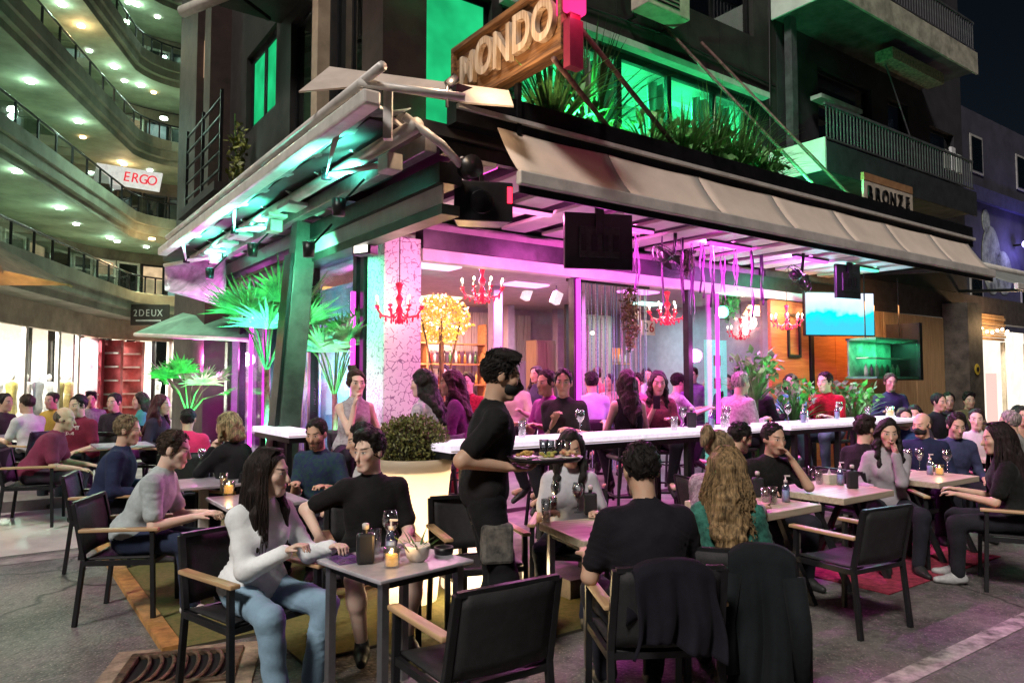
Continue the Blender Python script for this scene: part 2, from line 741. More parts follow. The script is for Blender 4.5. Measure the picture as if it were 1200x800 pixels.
def skin_group():
    g = bpy.data.node_groups.new('face_paint', 'ShaderNodeTree')
    itf = g.interface
    for nm, ty in (('Skin', 'NodeSocketColor'), ('Hair', 'NodeSocketColor'), ('Beard', 'NodeSocketFloat'), ('Lip', 'NodeSocketFloat')):
        itf.new_socket(nm, in_out='INPUT', socket_type=ty)
    itf.new_socket('Color', in_out='OUTPUT', socket_type='NodeSocketColor')
    N, L = g.nodes, g.links
    gi = N.new('NodeGroupInput')
    go = N.new('NodeGroupOutput')
    at_ = N.new('ShaderNodeAttribute')
    at_.attribute_name = 'hp'
    sp = N.new('ShaderNodeSeparateXYZ')
    L.new(at_.outputs['Vector'], sp.inputs[0])

    def M(op, a, b=None):
        n = N.new('ShaderNodeMath')
        n.operation = op
        for i, x in enumerate((a, b)):
            if x is None:
                continue
            if isinstance(x, (int, float)):
                n.inputs[i].default_value = x
            else:
                L.new(x, n.inputs[i])
        return n.outputs[0]

    def ram(x, a, b):
        n = N.new('ShaderNodeMapRange')
        n.interpolation_type = 'SMOOTHSTEP'
        n.inputs[1].default_value = a
        n.inputs[2].default_value = b
        L.new(x, n.inputs[0])
        return n.outputs[0]
    ax = M('ABSOLUTE', sp.outputs[0])
    y, z = sp.outputs[1], sp.outputs[2]
    front = M('MULTIPLY', ram(y, .045, .06), ram(y, .16, .14))

    def spot(cx, cz, rx, rz, soft, slope=0.0):
        dx = M('DIVIDE', M('SUBTRACT', ax, cx), rx)
        zz = M('SUBTRACT', z, cz)
        if slope:
            zz = M('SUBTRACT', zz, M('MULTIPLY', M('SUBTRACT', ax, cx), slope))
        dz = M('DIVIDE', zz, rz)
        d = M('SQRT', M('ADD', M('MULTIPLY', dx, dx), M('MULTIPLY', dz, dz)))
        return M('MULTIPLY', ram(d, 1 + soft, 1 - soft), front)

    def mix(f, a, b, scale=1.0):
        n = N.new('ShaderNodeMixRGB')
        if scale != 1.0:
            f = M('MULTIPLY', f, scale)
        L.new(f, n.inputs[0])
        for i, x in ((1, a), (2, b)):
            if isinstance(x, tuple):
                n.inputs[i].default_value = (*x, 1)
            else:
                L.new(x, n.inputs[i])
        return n.outputs[0]
    tc = N.new('ShaderNodeTexCoord')
    nz = N.new('ShaderNodeTexNoise')
    nz.inputs['Scale'].default_value = 25
    nz.inputs['Detail'].default_value = 4
    L.new(tc.outputs['Object'], nz.inputs['Vector'])
    warm = N.new('ShaderNodeMixRGB')
    warm.blend_type = 'MULTIPLY'
    warm.inputs[2].default_value = (1.0, .90, .86, 1)
    L.new(ram(nz.outputs['Fac'], .35, .75), warm.inputs[0])
    L.new(gi.outputs['Skin'], warm.inputs[1])
    c = warm.outputs[0]
    ck = N.new('ShaderNodeMixRGB')
    ck.blend_type = 'MULTIPLY'
    ck.inputs[2].default_value = (1, .84, .8, 1)
    L.new(M('MULTIPLY', spot(.04, -.03, .03, .025, .6), .6), ck.inputs[0])
    L.new(c, ck.inputs[1])
    c = ck.outputs[0]
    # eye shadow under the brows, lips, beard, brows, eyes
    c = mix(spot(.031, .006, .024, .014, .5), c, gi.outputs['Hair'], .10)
    dk = N.new('ShaderNodeMixRGB')
    dk.blend_type = 'MULTIPLY'
    dk.inputs[0].default_value = 1
    dk.inputs[2].default_value = (.72, .33, .32, 1)
    L.new(gi.outputs['Skin'], dk.inputs[1])
    c = mix(M('MULTIPLY', spot(0, -.066, .025, .0095, .3), gi.outputs['Lip']), c, dk.outputs[0])
    jaw = M('MULTIPLY', M('MULTIPLY', ram(z, -.03, -.05), ram(z, -.135, -.115)), M('MULTIPLY', ram(y, -.02, .01), ram(ax, .09, .075)))
    jaw = M('MULTIPLY', jaw, ram(y, .13, .12))
    mus = spot(0, -.052, .03, .006, .4)
    lipcut = M('SUBTRACT', 1.0, spot(0, -.067, .021, .008, .3))
    bd = M('MULTIPLY', M('MAXIMUM', jaw, mus), lipcut)
    n3 = N.new('ShaderNodeTexNoise')
    n3.inputs['Scale'].default_value = 180
    L.new(tc.outputs['Object'], n3.inputs['Vector'])
    c = mix(M('MULTIPLY', M('MULTIPLY', bd, gi.outputs['Beard']), ram(n3.outputs['Fac'], .2, .6)), c, gi.outputs['Hair'])
    c = mix(spot(.031, .0285, .021, .0052, .4, .12), c, gi.outputs['Hair'], .9)
    c = mix(spot(.031, .0085, .0155, .0068, .3), c, (.03, .018, .014), .6)
    c = mix(spot(.031, .006, .0135, .0052, .15), c, (.62, .6, .57))
    c = mix(spot(.031, .0065, .0058, .0062, .2), c, (.018, .011, .008))
    L.new(c, go.inputs[0])
    return g


_SG = None


def skin_mat(tone, hair, beard=0.0, lip=.6):
    global _SG
    if _SG is None:
        _SG = skin_group()
    key = 'skin_%s_%s_%.2f_%.2f' % (tone, hair, beard, lip)
    if key in MATS:
        return MATS[key]
    m, nt, out = _new(key)
    N, L = nt.nodes, nt.links
    gr = N.new('ShaderNodeGroup')
    gr.node_tree = _SG
    gr.inputs['Skin'].default_value = (*tone, 1)
    gr.inputs['Hair'].default_value = (*hair, 1)
    gr.inputs['Beard'].default_value = beard
    gr.inputs['Lip'].default_value = lip
    b = N.new('ShaderNodeBsdfPrincipled')
    b.inputs['Roughness'].default_value = .48
    b.inputs['Specular IOR Level'].default_value = .35
    b.inputs['Subsurface Weight'].default_value = .08
    b.inputs['Subsurface Radius'].default_value = (.01, .004, .002)
    L.new(gr.outputs[0], b.inputs['Base Color'])
    L.new(b.outputs[0], out.inputs[0])
    MATS[key] = m
    return m


def hair_mat(c):
    key = 'hair_%s' % (c,)
    if key in MATS:
        return MATS[key]
    return mat(key, c, .55, var=.45, vs=40, bump=.9, bs=110, spec=.28, stretch=(1.6, 1.6, .16))


def cloth_mat(c, kind='plain', c2=None):
    key = 'cloth_%s_%s' % (c, kind)
    if key in MATS:
        return MATS[key]
    if kind == 'print':
        return mat(key, c, .8, vs=34, col2=c2, bump=.25, bs=30, sheen=.05, spec=.12)
    if kind == 'denim':
        return mat(key, c, .85, var=.07, vs=9, bump=.35, bs=160, sheen=.05, spec=.12)
    return mat(key, c, .85, var=.1, vs=7, bump=.22, bs=38, sheen=.02, spec=.12)


SKIN = (.62, .42, .31)
TAN = (.53, .345, .245)
PALE = (.70, .51, .41)
BLK = (.014, .013, .014)
HBLK = (.012, .009, .008)
HBRN = (.045, .026, .016)
HDBR = (.022, .014, .010)
HBLD = (.30, .19, .09)
HGRY = (.30, .27, .24)
PCOUNT = [0]


def hand_sdf(S, w, d, n, side, h, curl=.5, sc=1.0):
    """w wrist, d finger direction, n palm normal, side +1 right hand"""
    d = d / np.linalg.norm(d)
    n = n - d * (n @ d)
    n = n / np.linalg.norm(n)
    x = np.cross(d, n)                      # across the palm
    R = np.stack([x, d, n], 1)
    S.ell(w + d * .048 * sc, A(.040, .056, .018) * sc, R, .015)
    th = x * (-side)                        # thumb side
    if h > .0130:
        S.cap(w + d * .08 * sc, w + d * .125 * sc + n * .02 * sc, .021 * sc, .016 * sc, .02)
        S.cap(w + d * .03 * sc + th * .03 * sc, w + d * .075 * sc + th * .05 * sc, .014 * sc, .011 * sc, .015)
        return
    for i, (o, ln) in enumerate(((-.031, .066), (-.011, .080), (.010, .084), (.030, .076))):
        b = w + (d * .086 + x * o * 1.05 * (-1 if side > 0 else 1) * -1) * sc
        a1, a2 = curl * .75, curl * 1.5
        d1 = d * math.cos(a1) + n * math.sin(a1)
        d2 = d * math.cos(a1 + a2) + n * math.sin(a1 + a2)
        m = b + d1 * ln * .52 * sc
        e = m + d2 * ln * .5 * sc
        fk = 1.0 if h < .01 else 1.12
        S.cap(b, m, .0092 * sc * fk, .0085 * sc * fk, .006)
        S.cap(m, e, .0085 * sc * fk, .0072 * sc * fk, .004)
    b = w + (d * .02 + th * .026) * sc
    m = w + (d * .058 + th * .052 + n * .012) * sc
    e = w + (d * .088 + th * .056 + n * .026) * sc
    S.cap(b, m, .0135 * sc, .0105 * sc, .012)
    S.cap(m, e, .0105 * sc, .008 * sc, .004)


def strands(Rh, hc, n, length, seed, curl=.012, wave=14., rad=.0055, spread=1.0, az=(55, 180), back=.10, part=0.0, forward=0.0):
    """tubes of hair falling from the crown; head-local frame Rh at hc"""
    r = np.random.RandomState(seed)
    mb = MB()
    for i in range(n):
        sgn = 1 if r.rand() < .5 else -1
        phi = math.radians(r.uniform(*az)) * sgn
        side = math.sin(phi)
        fr = math.cos(phi)
        st = A(part + .006 * r.randn() + side * .012, .03 + fr * .03 + r.uniform(-.05, .03), .124 + r.uniform(-.004, .002))
        p1 = A(side * .072, fr * .08 - .015, .095)
        p2 = A(side * (.094 + .006 * r.rand()), fr * .108 - .022, .0)
        L = length * r.uniform(.78, 1.04)
        dn = A(0, 0, -1.0)
        w2 = Rh @ p2
        out = Rh @ A(side, fr, 0)
        out[2] = 0
        pts = [Rh @ st, Rh @ ((st + p1) / 2 + A(0, 0, .016)), Rh @ p1, Rh @ ((p1 + p2) / 2 + A(side * .014, fr * .012, .004)), w2]
        ns = 12
        for k in range(1, ns + 1):
            t = k / ns
            bulge = .035 * math.sin(min(1, t * 1.6) * math.pi * .5) * spread
            q = w2 + dn * L * t + out * (bulge + r.uniform(-.3, .3) * .004) + (Rh @ A(0, forward, 0)) * t
            pts.append(q)
        ph = r.uniform(0, 6.28)
        w = wave * r.uniform(.8, 1.25)
        fin = []
        for k, q in enumerate(pts):
            t = k / (len(pts) - 1)
            a = curl * max(0, t - .15)
            fin.append(tuple(hc + q + A(math.sin(w * t + ph), math.cos(w * t * 1.1 + ph), 0) * a))
        mb.tube(fin, [rad * (1 - .55 * (k / (len(fin) - 1)) ** 2) for k in range(len(fin))], 4, True)
    return mb


def tufts(Rh, hc, s, n, seed, style):
    """short locks lying on the scalp"""
    r = np.random.RandomState(seed + 900)
    mb = MB()
    C, E = A(0, -.016, .034), A(.083, .102, .096)
    k = 0
    while k < n:
        d = r.randn(3)
        d /= np.linalg.norm(d)
        p = C + E * d
        if .95 * p[1] - .30 * p[2] > .036 or -.45 * p[1] - .9 * p[2] > .080:
            continue
        if style == 'fade' and p[2] < .05 and r.rand() < .75:
            k += 1
            continue
        k += 1
        nn = d / E
        nn /= np.linalg.norm(nn)
        cb = A(r.randn() * .35, -.7 + r.randn() * .3, -.5) if style not in ('quiff', 'messy') or p[2] < .07 else A(r.randn() * .5, .5 + r.randn() * .5, .3)
        t = cb - nn * (cb @ nn)
        t /= np.linalg.norm(t) + 1e-6
        L = r.uniform(.02, .038) * (1.25 if style in ('quiff', 'messy') and p[2] > .07 else .8)
        up = .010 if style in ('quiff', 'messy') and p[2] > .07 else .004
        pts = [p * .99 - nn * .002, p + nn * up * .8 + t * L * .5, p + nn * (up * .9) + t * L]
        mb.tube([tuple(hc + Rh @ (q * s)) for q in pts], [.0042 * s, .0034 * s, .0008], 4, False)
    return mb


def human(label, px, d, yaw, seat=.45, lean=8, side=0, twist=0, head=(0, 6), scale=1.0, fem=False, tone=SKIN,
          hair='short', hcol=HDBR, top=BLK, sleeve='short', bottom=(.02, .02, .028), shorts=False, shoes=(.02, .02, .02),
          rh=None, lh=None, rf=None, lf=None, h=.013, beard=0.0, mask=None, group=None, gaze=None, topkind='plain', topcol2=None,
          heavy=1.0, at_head=True, curl=.5, palms=(None, None), elbow=(None, None), cat='person', headroll=0, name='person', zoff=0.0,
          longhair=.34, hang=False, pants_kind='plain', skirt=False, world=None, hstr=0, hkw=None):
    PCOUNT[0] += 1
    sd = PCOUNT[0]
    rr = np.random.RandomState(sd * 7 + 1)
    R_ = math.radians
    s = scale
    standing = seat is None
    pz = (.935 * s) if standing else seat + .105
    P = A(0, 0, pz)
    Rt = rotm(R_(twist), R_(lean), R_(side))
    r, f, up = Rt[:, 0], Rt[:, 1], Rt[:, 2]
    neck = P + up * .50 * s
    Rh = rotm(R_(twist + head[0]), R_(head[1]), R_(headroll))
    hc = neck + up * .035 * s + Rh @ A(0, .018, .12) * s
    sw = (.142 if fem else .168) * s * (1 + (heavy - 1) * .35)
    shz = .408
    sh = {1: P + up * shz * s + r * sw, -1: P + up * shz * s - r * sw}
    # arms
    la, lb = .285 * s, .255 * s
    arms = {}
    for sgn, tg, el in ((1, rh, elbow[0]), (-1, lh, elbow[1])):
        if tg is None:
            tg = (sgn * .2, .30, .64) if not standing else (sgn * .27, .08, .80)
        pole = el if el is not None else (sgn * .42, -.45, -1.0)
        e, w = ik(sh[sgn], A(*tg), la, lb, pole)
        arms[sgn] = (sh[sgn], e, w)
    # legs
    hipo = .092 * s
    legs = {}
    for sgn, ft in ((1, rf), (-1, lf)):
        hp = P + A(sgn * hipo, 0.0, -.02)
        if ft is None:
            ft = (sgn * .13, .42, .085) if not standing else (sgn * .11, .02, .085)
        pole = (sgn * .25, 1.0, .6) if not standing else (sgn * .1, 1, 0)
        k, a = ik(hp, A(*ft), .43 * s, .425 * s, pole)
        legs[sgn] = (hp, k, a)

    # ---------------- body
    B = SDF()
    hv = heavy
    tors = [(P + up * .02, A(.165 if not standing else .155, .125 if not standing else .105, .12)), (P + up * .16 * s, A(.142 if not fem else .125, .105, .15)),
            (P + up * .31 * s + f * .008, A(.165 if not fem else .145, .115, .165))]
    for c, q in tors:
        B.ell(c, q * .8 * s * A(hv, hv * (1.0 if hv <= 1 else 1.12), 1), Rt, .06)
    for sg in (1, -1):
        B.cap(neck - up * .055 * s, sh[sg] - r * sg * .012, .052 * s, .055 * s, .05)
    B.cap(neck - up * .05, hc + Rh @ A(0, -.018, -.05) * s, (.05 if fem else .058) * s, (.046 if fem else .053) * s, .035)

    s_ = s
    s = s * 1.07

    def HP(*q):
        return hc + Rh @ (A(*q) * scale * 1.07)
    B.ell(HP(0, -.012, .03), A(.074, .093, .089) * s, Rh, .02)
    B.ell(HP(0, .03, -.043), A(.056, .064, .074) * s, Rh, .035)
    B.cap(HP(-.02, .070, -.098), HP(.02, .070, -.098), .018 * s, None, .03)
    B.cap(HP(-.028, .076, .026), HP(.028, .076, .026), .012 * s, None, .02)
    B.cap(HP(0, .092, .008), HP(0, .110, -.032), .007 * s, .0125 * s, .012)
    B.ell(HP(0, .090, -.066), A(.022, .011, .011) * s, Rh, .01)
    for sg in (1, -1):
        B.ell(HP(sg * .04, .062, -.018), A(.024, .02, .02) * s, Rh, .025)
        B.ell(HP(sg * .031, .099, .006), A(.016, .014, .010) * s, Rh, .012, 's')
        B.ell(HP(sg * .031, .077, .006), A(.0145, .0135, .0125) * s, Rh, .003)
        B.ell(HP(sg * .0765, -.008, -.008), A(.010, .020, .031) * s, Rh, .008)
    sH = s
    s = s_
    for sg in (1, -1):
        a, e, w = arms[sg]
        fm = .88 if fem else 1.0
        B.cap(a, e, .052 * s * fm * hv, .039 * s * fm, .03)
        B.cap(e, w, .041 * s * fm, .027 * s * fm, .02)
        dr = (w - e)
        pn = palms[0 if sg > 0 else 1]
        pn = A(0, .05, -1) if pn is None else A(*pn)
        hand_sdf(B, w, dr, pn, sg, h, curl, s * (.92 if fem else 1.0))
    for sg in (1, -1):
        a, k, t = legs[sg]
        lg = 1.0 if (shorts or skirt) else .68
        B.cap(a, k, .080 * s * hv * lg, .056 * s * lg, .05)
        B.cap(k, k + (t - k) * .35, .056 * s * lg, .056 * s * lg, .02)
        B.cap(k + (t - k) * .3, t, .056 * s * lg, .036 * s * lg, .03)
        fd = A(*(k - a))
        fd[2] = 0
        fd = fd / (np.linalg.norm(fd) + 1e-6)
        B.cap(t + A(0, 0, -.03), t + fd * .13 * s + A(0, 0, -.055), .034, .028, .02)
    vs, fs = B.mesh(h)
    me = np_mesh('body', vs, fs)
    hpv = ((vs - hc) @ Rh / sH).astype(F32)
    attr = me.attributes.new('hp', 'FLOAT_VECTOR', 'POINT')
    attr.data.foreach_set('vector', hpv.ravel())
    # place so that the head stands where it should
    yw = R_(yaw)
    if world is not None:
        loc = Vector(world)
    else:
        hx = (px - 600) / FPX * d
        off = Vector((hc[0] * math.cos(yw) - hc[1] * math.sin(yw), hc[0] * math.sin(yw) + hc[1] * math.cos(yw), 0)) if at_head else Vector()
        loc = Vector((hx, d, 0)) - off
    loc = Vector((loc[0], loc[1], zoff))
    root = thing(name, label, cat, loc, yw, group)
    link('body', me, skin_mat(tone, hcol, beard, .85 if fem else .5), root)
    gh = min(max(h * 1.4, .0125), .018)

    # ---------------- top
    T = SDF()
    inf = .016
    for c, q in tors:
        T.ell(c, q * s * A(hv, hv * (1.0 if hv <= 1 else 1.12), 1) + inf, Rt, .07)
    for sg in (1, -1):
        T.cap(neck - up * .06 * s, sh[sg] - r * sg * .012, .058 * s, .055 * s + inf * .7, .05)
    T.cap(neck - up * .09 * s, neck - up * .025 * s, .078 * s, .066 * s, .03)
    if fem:
        for sg in (1, -1):
            T.ell(P + up * .315 * s + r * sg * .062 * s + f * .085 * s, A(.066, .058, .066) * s, Rt, .05)
    T.ell(P + up * (.03 if not hang else 0), A(.192, .156 if not standing else .122, .115) * s * A(hv, hv, 1), Rt, .05)
    if sleeve != 'none':
        for sg in (1, -1):
            a, e, w = arms[sg]
            if sleeve == 'short':
                T.cap(a, a + (e - a) * .72, .062 * s * hv, .062 * s, .035)
            else:
                T.cap(a, e, .064 * s * hv, .052 * s, .035)
                T.cap(e, e + (w - e) * .95, .052 * s, .040 * s, .02)
    else:
        for sg in (1, -1):
            T.ell(sh[sg] + r * sg * .035 * s - up * .04 * s, A(.055, .2, .13) * s, Rt, .01, 's')
    if skirt:
        for sg in (1, -1):
            a, k, t = legs[sg]
            T.cap(a, k, .115 * s, .085 * s, .06)
    if topkind == 'plain' and h > .01 and rr.rand() < .35:
        topkind, topcol2 = 'print', tuple(float(q_) * rr.uniform(.35, .65) for q_ in top)
    tm = cloth_mat(top, topkind, topcol2)
    vs, fs = T.mesh(gh, .0028, sd * 3, 24)
    vs = folds(vs, fs, sd, .0055)
    link('shirt' if not skirt else 'dress', np_mesh('shirt', vs, fs), tm, root)

    # ---------------- trousers
    if not skirt:
        G = SDF()
        G.ell(P + up * .0 + A(0, 0, .0), A(.178 if not standing else .165, .142 if not standing else .112, .125) * s * A(hv, hv, 1), Rt, .06)
        for sg in (1, -1):
            a, k, t = legs[sg]
            if shorts:
                G.cap(a, a + (k - a) * .86, .100 * s * hv, .086 * s, .05)
            else:
                lo = .055 if pants_kind != 'denim' else .068
                fq_ = .92 if fem else 1.0
                G.cap(a, k, .097 * s * hv * fq_, .076 * s * fq_, .05)
                G.cap(k, t + (k - t) * .02, .074 * s * fq_, lo * s * fq_, .03)
        vs, fs = G.mesh(gh, .003, sd * 5, 26)
        vs = folds(vs, fs, sd + 50, .0045)
        link('trousers' if not shorts else 'shorts', np_mesh('trousers', vs, fs), cloth_mat(bottom, 'denim' if pants_kind == 'denim' else 'plain'), root)
    # ---------------- shoes
    for sg in (1, -1):
        a, k, t = legs[sg]
        fd = (k - a).copy()
        fd[2] = 0
        fd = fd / (np.linalg.norm(fd) + 1e-6)
        if not standing and abs(t[2] - .085) > .1:
            fd = (t - k) * 0 + fd * .8 + A(0, 0, -.5)
            fd = fd / np.linalg.norm(fd)
        Z = SDF()
        Z.cap(t - fd * .035 * s + A(0, 0, -.035), t + fd * .05 * s + A(0, 0, -.038), .040 * s, .042 * s, .03)
        Z.cap(t + fd * .05 * s + A(0, 0, -.046), t + fd * .165 * s + A(0, 0, -.055), .042 * s, .028 * s, .03)
        Z.cap(t + A(0, 0, .01), t + A(0, 0, -.03), .045 * s, .042 * s, .02)
        Z.cut((0, 0, -1), -(t[2] - .084) if abs(t[2] - .085) < .1 else 9)
        vs, fs = Z.mesh(gh)
        if len(vs):
            link('shoe', np_mesh('shoe', vs, fs), mat('shoe_%s' % (shoes,), shoes, .55, var=.15, vs=20, bump=.1, bs=80), root)

    # ---------------- hair
    s = sH
    HR = SDF()
    made = True
    wob, fq = .005, 75.0
    if hair in ('short', 'quiff', 'fade', 'grey', 'messy'):
        HR.ell(HP(0, -.016, .034), A(.083, .102, .096) * s, Rh, .02)
        if hair in ('quiff', 'messy'):
            HR.ell(HP(0, .05, .095), A(.068, .05, .034) * s, Rh, .03)
            HR.ell(HP(.0, .0, .105), A(.074, .075, .030) * s, Rh, .03)
        n = Rh @ A(0, .95, -.30)
        HR.cut(n, float(n @ hc) + (.031 if hair != 'messy' else .038) * s)
        n = Rh @ A(0, -.45, -.9)
        HR.cut(n, float(n @ hc) + (.085 if hair != 'fade' else .076) * s)
    elif hair == 'bald':
        HR.ell(HP(0, -.016, .022), A(.080, .099, .082) * s, Rh, .02)
        n = Rh @ A(0, .62, .78)
        HR.cut(n, float(n @ hc) + .016 * s)
        n = Rh @ A(0, -.45, -.9)
        HR.cut(n, float(n @ hc) + .07 * s)
        wob = .003
    elif hair in ('long', 'bob', 'back', 'pony'):
        HR.ell(HP(0, -.018, .032), A(.088, .106, .098) * s, Rh, .02)
        n = Rh @ A(0, .95, -.30)
        HR.cut(n, float(n @ hc) + .037 * s)
        if hair == 'pony':
            HR.cap(HP(0, -.09, .08), HP(.0, -.155, .115), .03, .04, .02)
            HR.cap(HP(0, -.155, .115), HP(.0, -.20, .02), .04, .02, .02)
            n = Rh @ A(0, -.45, -.9)
            HR.cut(n, float(n @ hc) + .15 * s)
        elif hair == 'bob':
            for sg in (1, -1):
                HR.cap(HP(sg * .078, .0, .02), HP(sg * .085, .012, -.10), .034, .030, .03)
                HR.cap(HP(sg * .05, -.075, .0), HP(sg * .055, -.08, -.105), .045, .042, .03)
            HR.cap(HP(0, -.09, 0), HP(0, -.09, -.11), .05, .045, .03)
        else:
            lh_ = longhair
            back = neck - up * .02 - f * .075
            bk = P + up * max(.05, .50 - lh_) * s - f * .135 * s
            for sg in (1, -1):
                HR.cap(HP(sg * .074, -.012, .01), HP(sg * .08, -.03, -.10), .034, .033, .03)
                HR.cap(HP(sg * .08, -.03, -.10), bk + r * sg * .06 + up * .12, .035, .035, .03)
                if hair == 'long':
                    fr = neck - up * (lh_ * .62) * s + r * sg * .085 * s + f * .12 * s
                    HR.cap(HP(sg * .083, .005, -.07), neck + r * sg * .09 * s + f * .075 * s - up * .05, .027, .026, .02)
                    HR.cap(neck + r * sg * .09 * s + f * .075 * s - up * .05, fr, .027, .014, .02)
            HR.cap(HP(0, -.085, 0), back + r * 0, .06, .075, .04)
            HR.cap(back, bk, .075, .04, .04)
        wob, fq = (.006, 60.0) if not (hstr and (hkw or {}).get('curl', 1) < .012) else (.002, 30.0)
    elif hair == 'cap':
        HR.ell(HP(0, -.012, .036), A(.084, .104, .094) * s, Rh, .01)
        n = Rh @ A(0, .10, -1)
        HR.cut(n, float(n @ hc) - .035 * s)
        HR.ell(HP(0, .12, .045), A(.07, .075, .010) * s, Rh, .01)
        wob = .001
    else:
        made = False
    if made:
        vs, fs = HR.mesh(min(max(h * .9, .008), .0135), wob, sd * 11, fq)
        hm = link('hair' if hair != 'cap' else 'cap', np_mesh('hair', vs, fs), hair_mat(hcol) if hair != 'cap' else cloth_mat(hcol), root)
        if hstr:
            kw = dict(hkw or {})
            strands(Rh * s, hc, hstr, kw.pop('length', .42), sd, **kw).build('hair_strands', hair_mat(hcol), hm, smooth=True)
    if hair in ('short', 'quiff', 'fade', 'messy') and h < .0145:
        tufts(Rh, hc, scale * 1.07, 420 if h < .009 else 240, sd, hair).build('hair_tufts', hair_mat(hcol), hm, smooth=True)
    if mask:
        K_ = SDF()
        K_.ell(HP(0, .043, -.052), A(.063, .066, .052) * s, Rh, .02)
        K_.cap(HP(0, .1, -.02), HP(0, .116, -.035), .012, .016, .03)
        n = Rh @ A(0, -1, 0.0)
        K_.cut(n, float(n @ hc) - .022 * s)
        for sg in (1, -1):
            K_.cap(HP(sg * .055, .03, -.03), HP(sg * .080, -.012, .0), .0035, None, .005)
        vs, fs = K_.mesh(.008, 0)
        link('face_mask', np_mesh('mask', vs, fs), mat('mask_%s' % (mask,), mask, .8, var=.05, bump=.2, bs=60), root)
    root['_hc'] = tuple(float(q) for q in hc)
    root['_wr'] = [float(q) for q in arms[1][2]] + [float(q) for q in arms[-1][2]]
    return root
# ------------------------------------------------------------------ materials of the setting
def asphalt_mat():
    m, nt, out = _new('asphalt')
    N, L = nt.nodes, nt.links
    b = N.new('ShaderNodeBsdfPrincipled')
    tc = N.new('ShaderNodeTexCoord')
    n1 = N.new('ShaderNodeTexNoise')
    n1.inputs['Scale'].default_value = 1.1
    n1.inputs['Detail'].default_value = 7
    v1 = N.new('ShaderNodeTexVoronoi')
    v1.inputs['Scale'].default_value = 42
    n2 = N.new('ShaderNodeTexNoise')
    n2.inputs['Scale'].default_value = 140
    n2.inputs['Detail'].default_value = 3
    v2 = N.new('ShaderNodeTexVoronoi')
    v2.feature = 'DISTANCE_TO_EDGE'
    v2.inputs['Scale'].default_value = .55
    nd = N.new('ShaderNodeTexNoise')
    nd.inputs['Scale'].default_value = 2.5
    mxv = N.new('ShaderNodeMixRGB')
    mxv.inputs[0].default_value = .25
    L.new(tc.outputs['Object'], nd.inputs['Vector'])
    L.new(tc.outputs['Object'], mxv.inputs[1])
    L.new(nd.outputs['Color'], mxv.inputs[2])
    L.new(mxv.outputs[0], v2.inputs['Vector'])
    for q in (n1, v1, n2):
        L.new(tc.outputs['Object'], q.inputs['Vector'])
    cr = N.new('ShaderNodeValToRGB')
    e = cr.color_ramp.elements
    e[0].position, e[0].color = .3, (.058, .053, .050, 1)
    e[1].position, e[1].color = .68, (.18, .163, .152, 1)
    n4 = N.new('ShaderNodeTexNoise')
    n4.inputs['Scale'].default_value = 17
    n4.inputs['Detail'].default_value = 5
    n4.inputs['Roughness'].default_value = .7
    L.new(tc.outputs['Object'], n4.inputs['Vector'])
    mm_ = N.new('ShaderNodeMath')
    mm_.operation = 'MULTIPLY_ADD'
    L.new(n4.outputs['Fac'], mm_.inputs[0])
    mm_.inputs[1].default_value = .9
    ms_ = N.new('ShaderNodeMath')
    ms_.operation = 'SUBTRACT'
    L.new(n1.outputs['Fac'], ms_.inputs[0])
    ms_.inputs[1].default_value = .45
    L.new(ms_.outputs[0], mm_.inputs[2])
    L.new(mm_.outputs[0], cr.inputs[0])
    st = N.new('ShaderNodeMapRange')
    st.inputs[1].default_value, st.inputs[2].default_value = .30, .08
    L.new(v1.outputs['Distance'], st.inputs[0])
    hs = N.new('ShaderNodeMath')
    hs.operation = 'MULTIPLY'
    L.new(st.outputs[0], hs.inputs[0])
    sel = N.new('ShaderNodeMapRange')
    sel.inputs[1].default_value, sel.inputs[2].default_value = .44, .56
    L.new(n2.outputs['Fac'], sel.inputs[0])
    L.new(sel.outputs[0], hs.inputs[1])
    m1 = N.new('ShaderNodeMixRGB')
    m1.inputs[2].default_value = (.42, .36, .31, 1)
    L.new(hs.outputs[0], m1.inputs[0])
    L.new(cr.outputs[0], m1.inputs[1])
    ck = N.new('ShaderNodeMapRange')
    ck.inputs[1].default_value, ck.inputs[2].default_value = .012, .0
    L.new(v2.outputs['Distance'], ck.inputs[0])
    m2 = N.new('ShaderNodeMixRGB')
    m2.inputs[2].default_value = (.02, .018, .017, 1)
    L.new(ck.outputs[0], m2.inputs[0])
    L.new(m1.outputs[0], m2.inputs[1])
    L.new(m2.outputs[0], b.inputs['Base Color'])
    b.inputs['Roughness'].default_value = .62
    bp = N.new('ShaderNodeBump')
    bp.inputs['Strength'].default_value = .7
    bp.inputs['Distance'].default_value = .008
    L.new(v1.outputs['Distance'], bp.inputs['Height'])
    L.new(bp.outputs[0], b.inputs['Normal'])
    L.new(b.outputs[0], out.inputs[0])
    return m


def turf_mat():
    return mat('turf', (.12, .125, .045), .9, vs=26, col2=(.21, .175, .07), bump=1.0, bs=150, spec=.1)


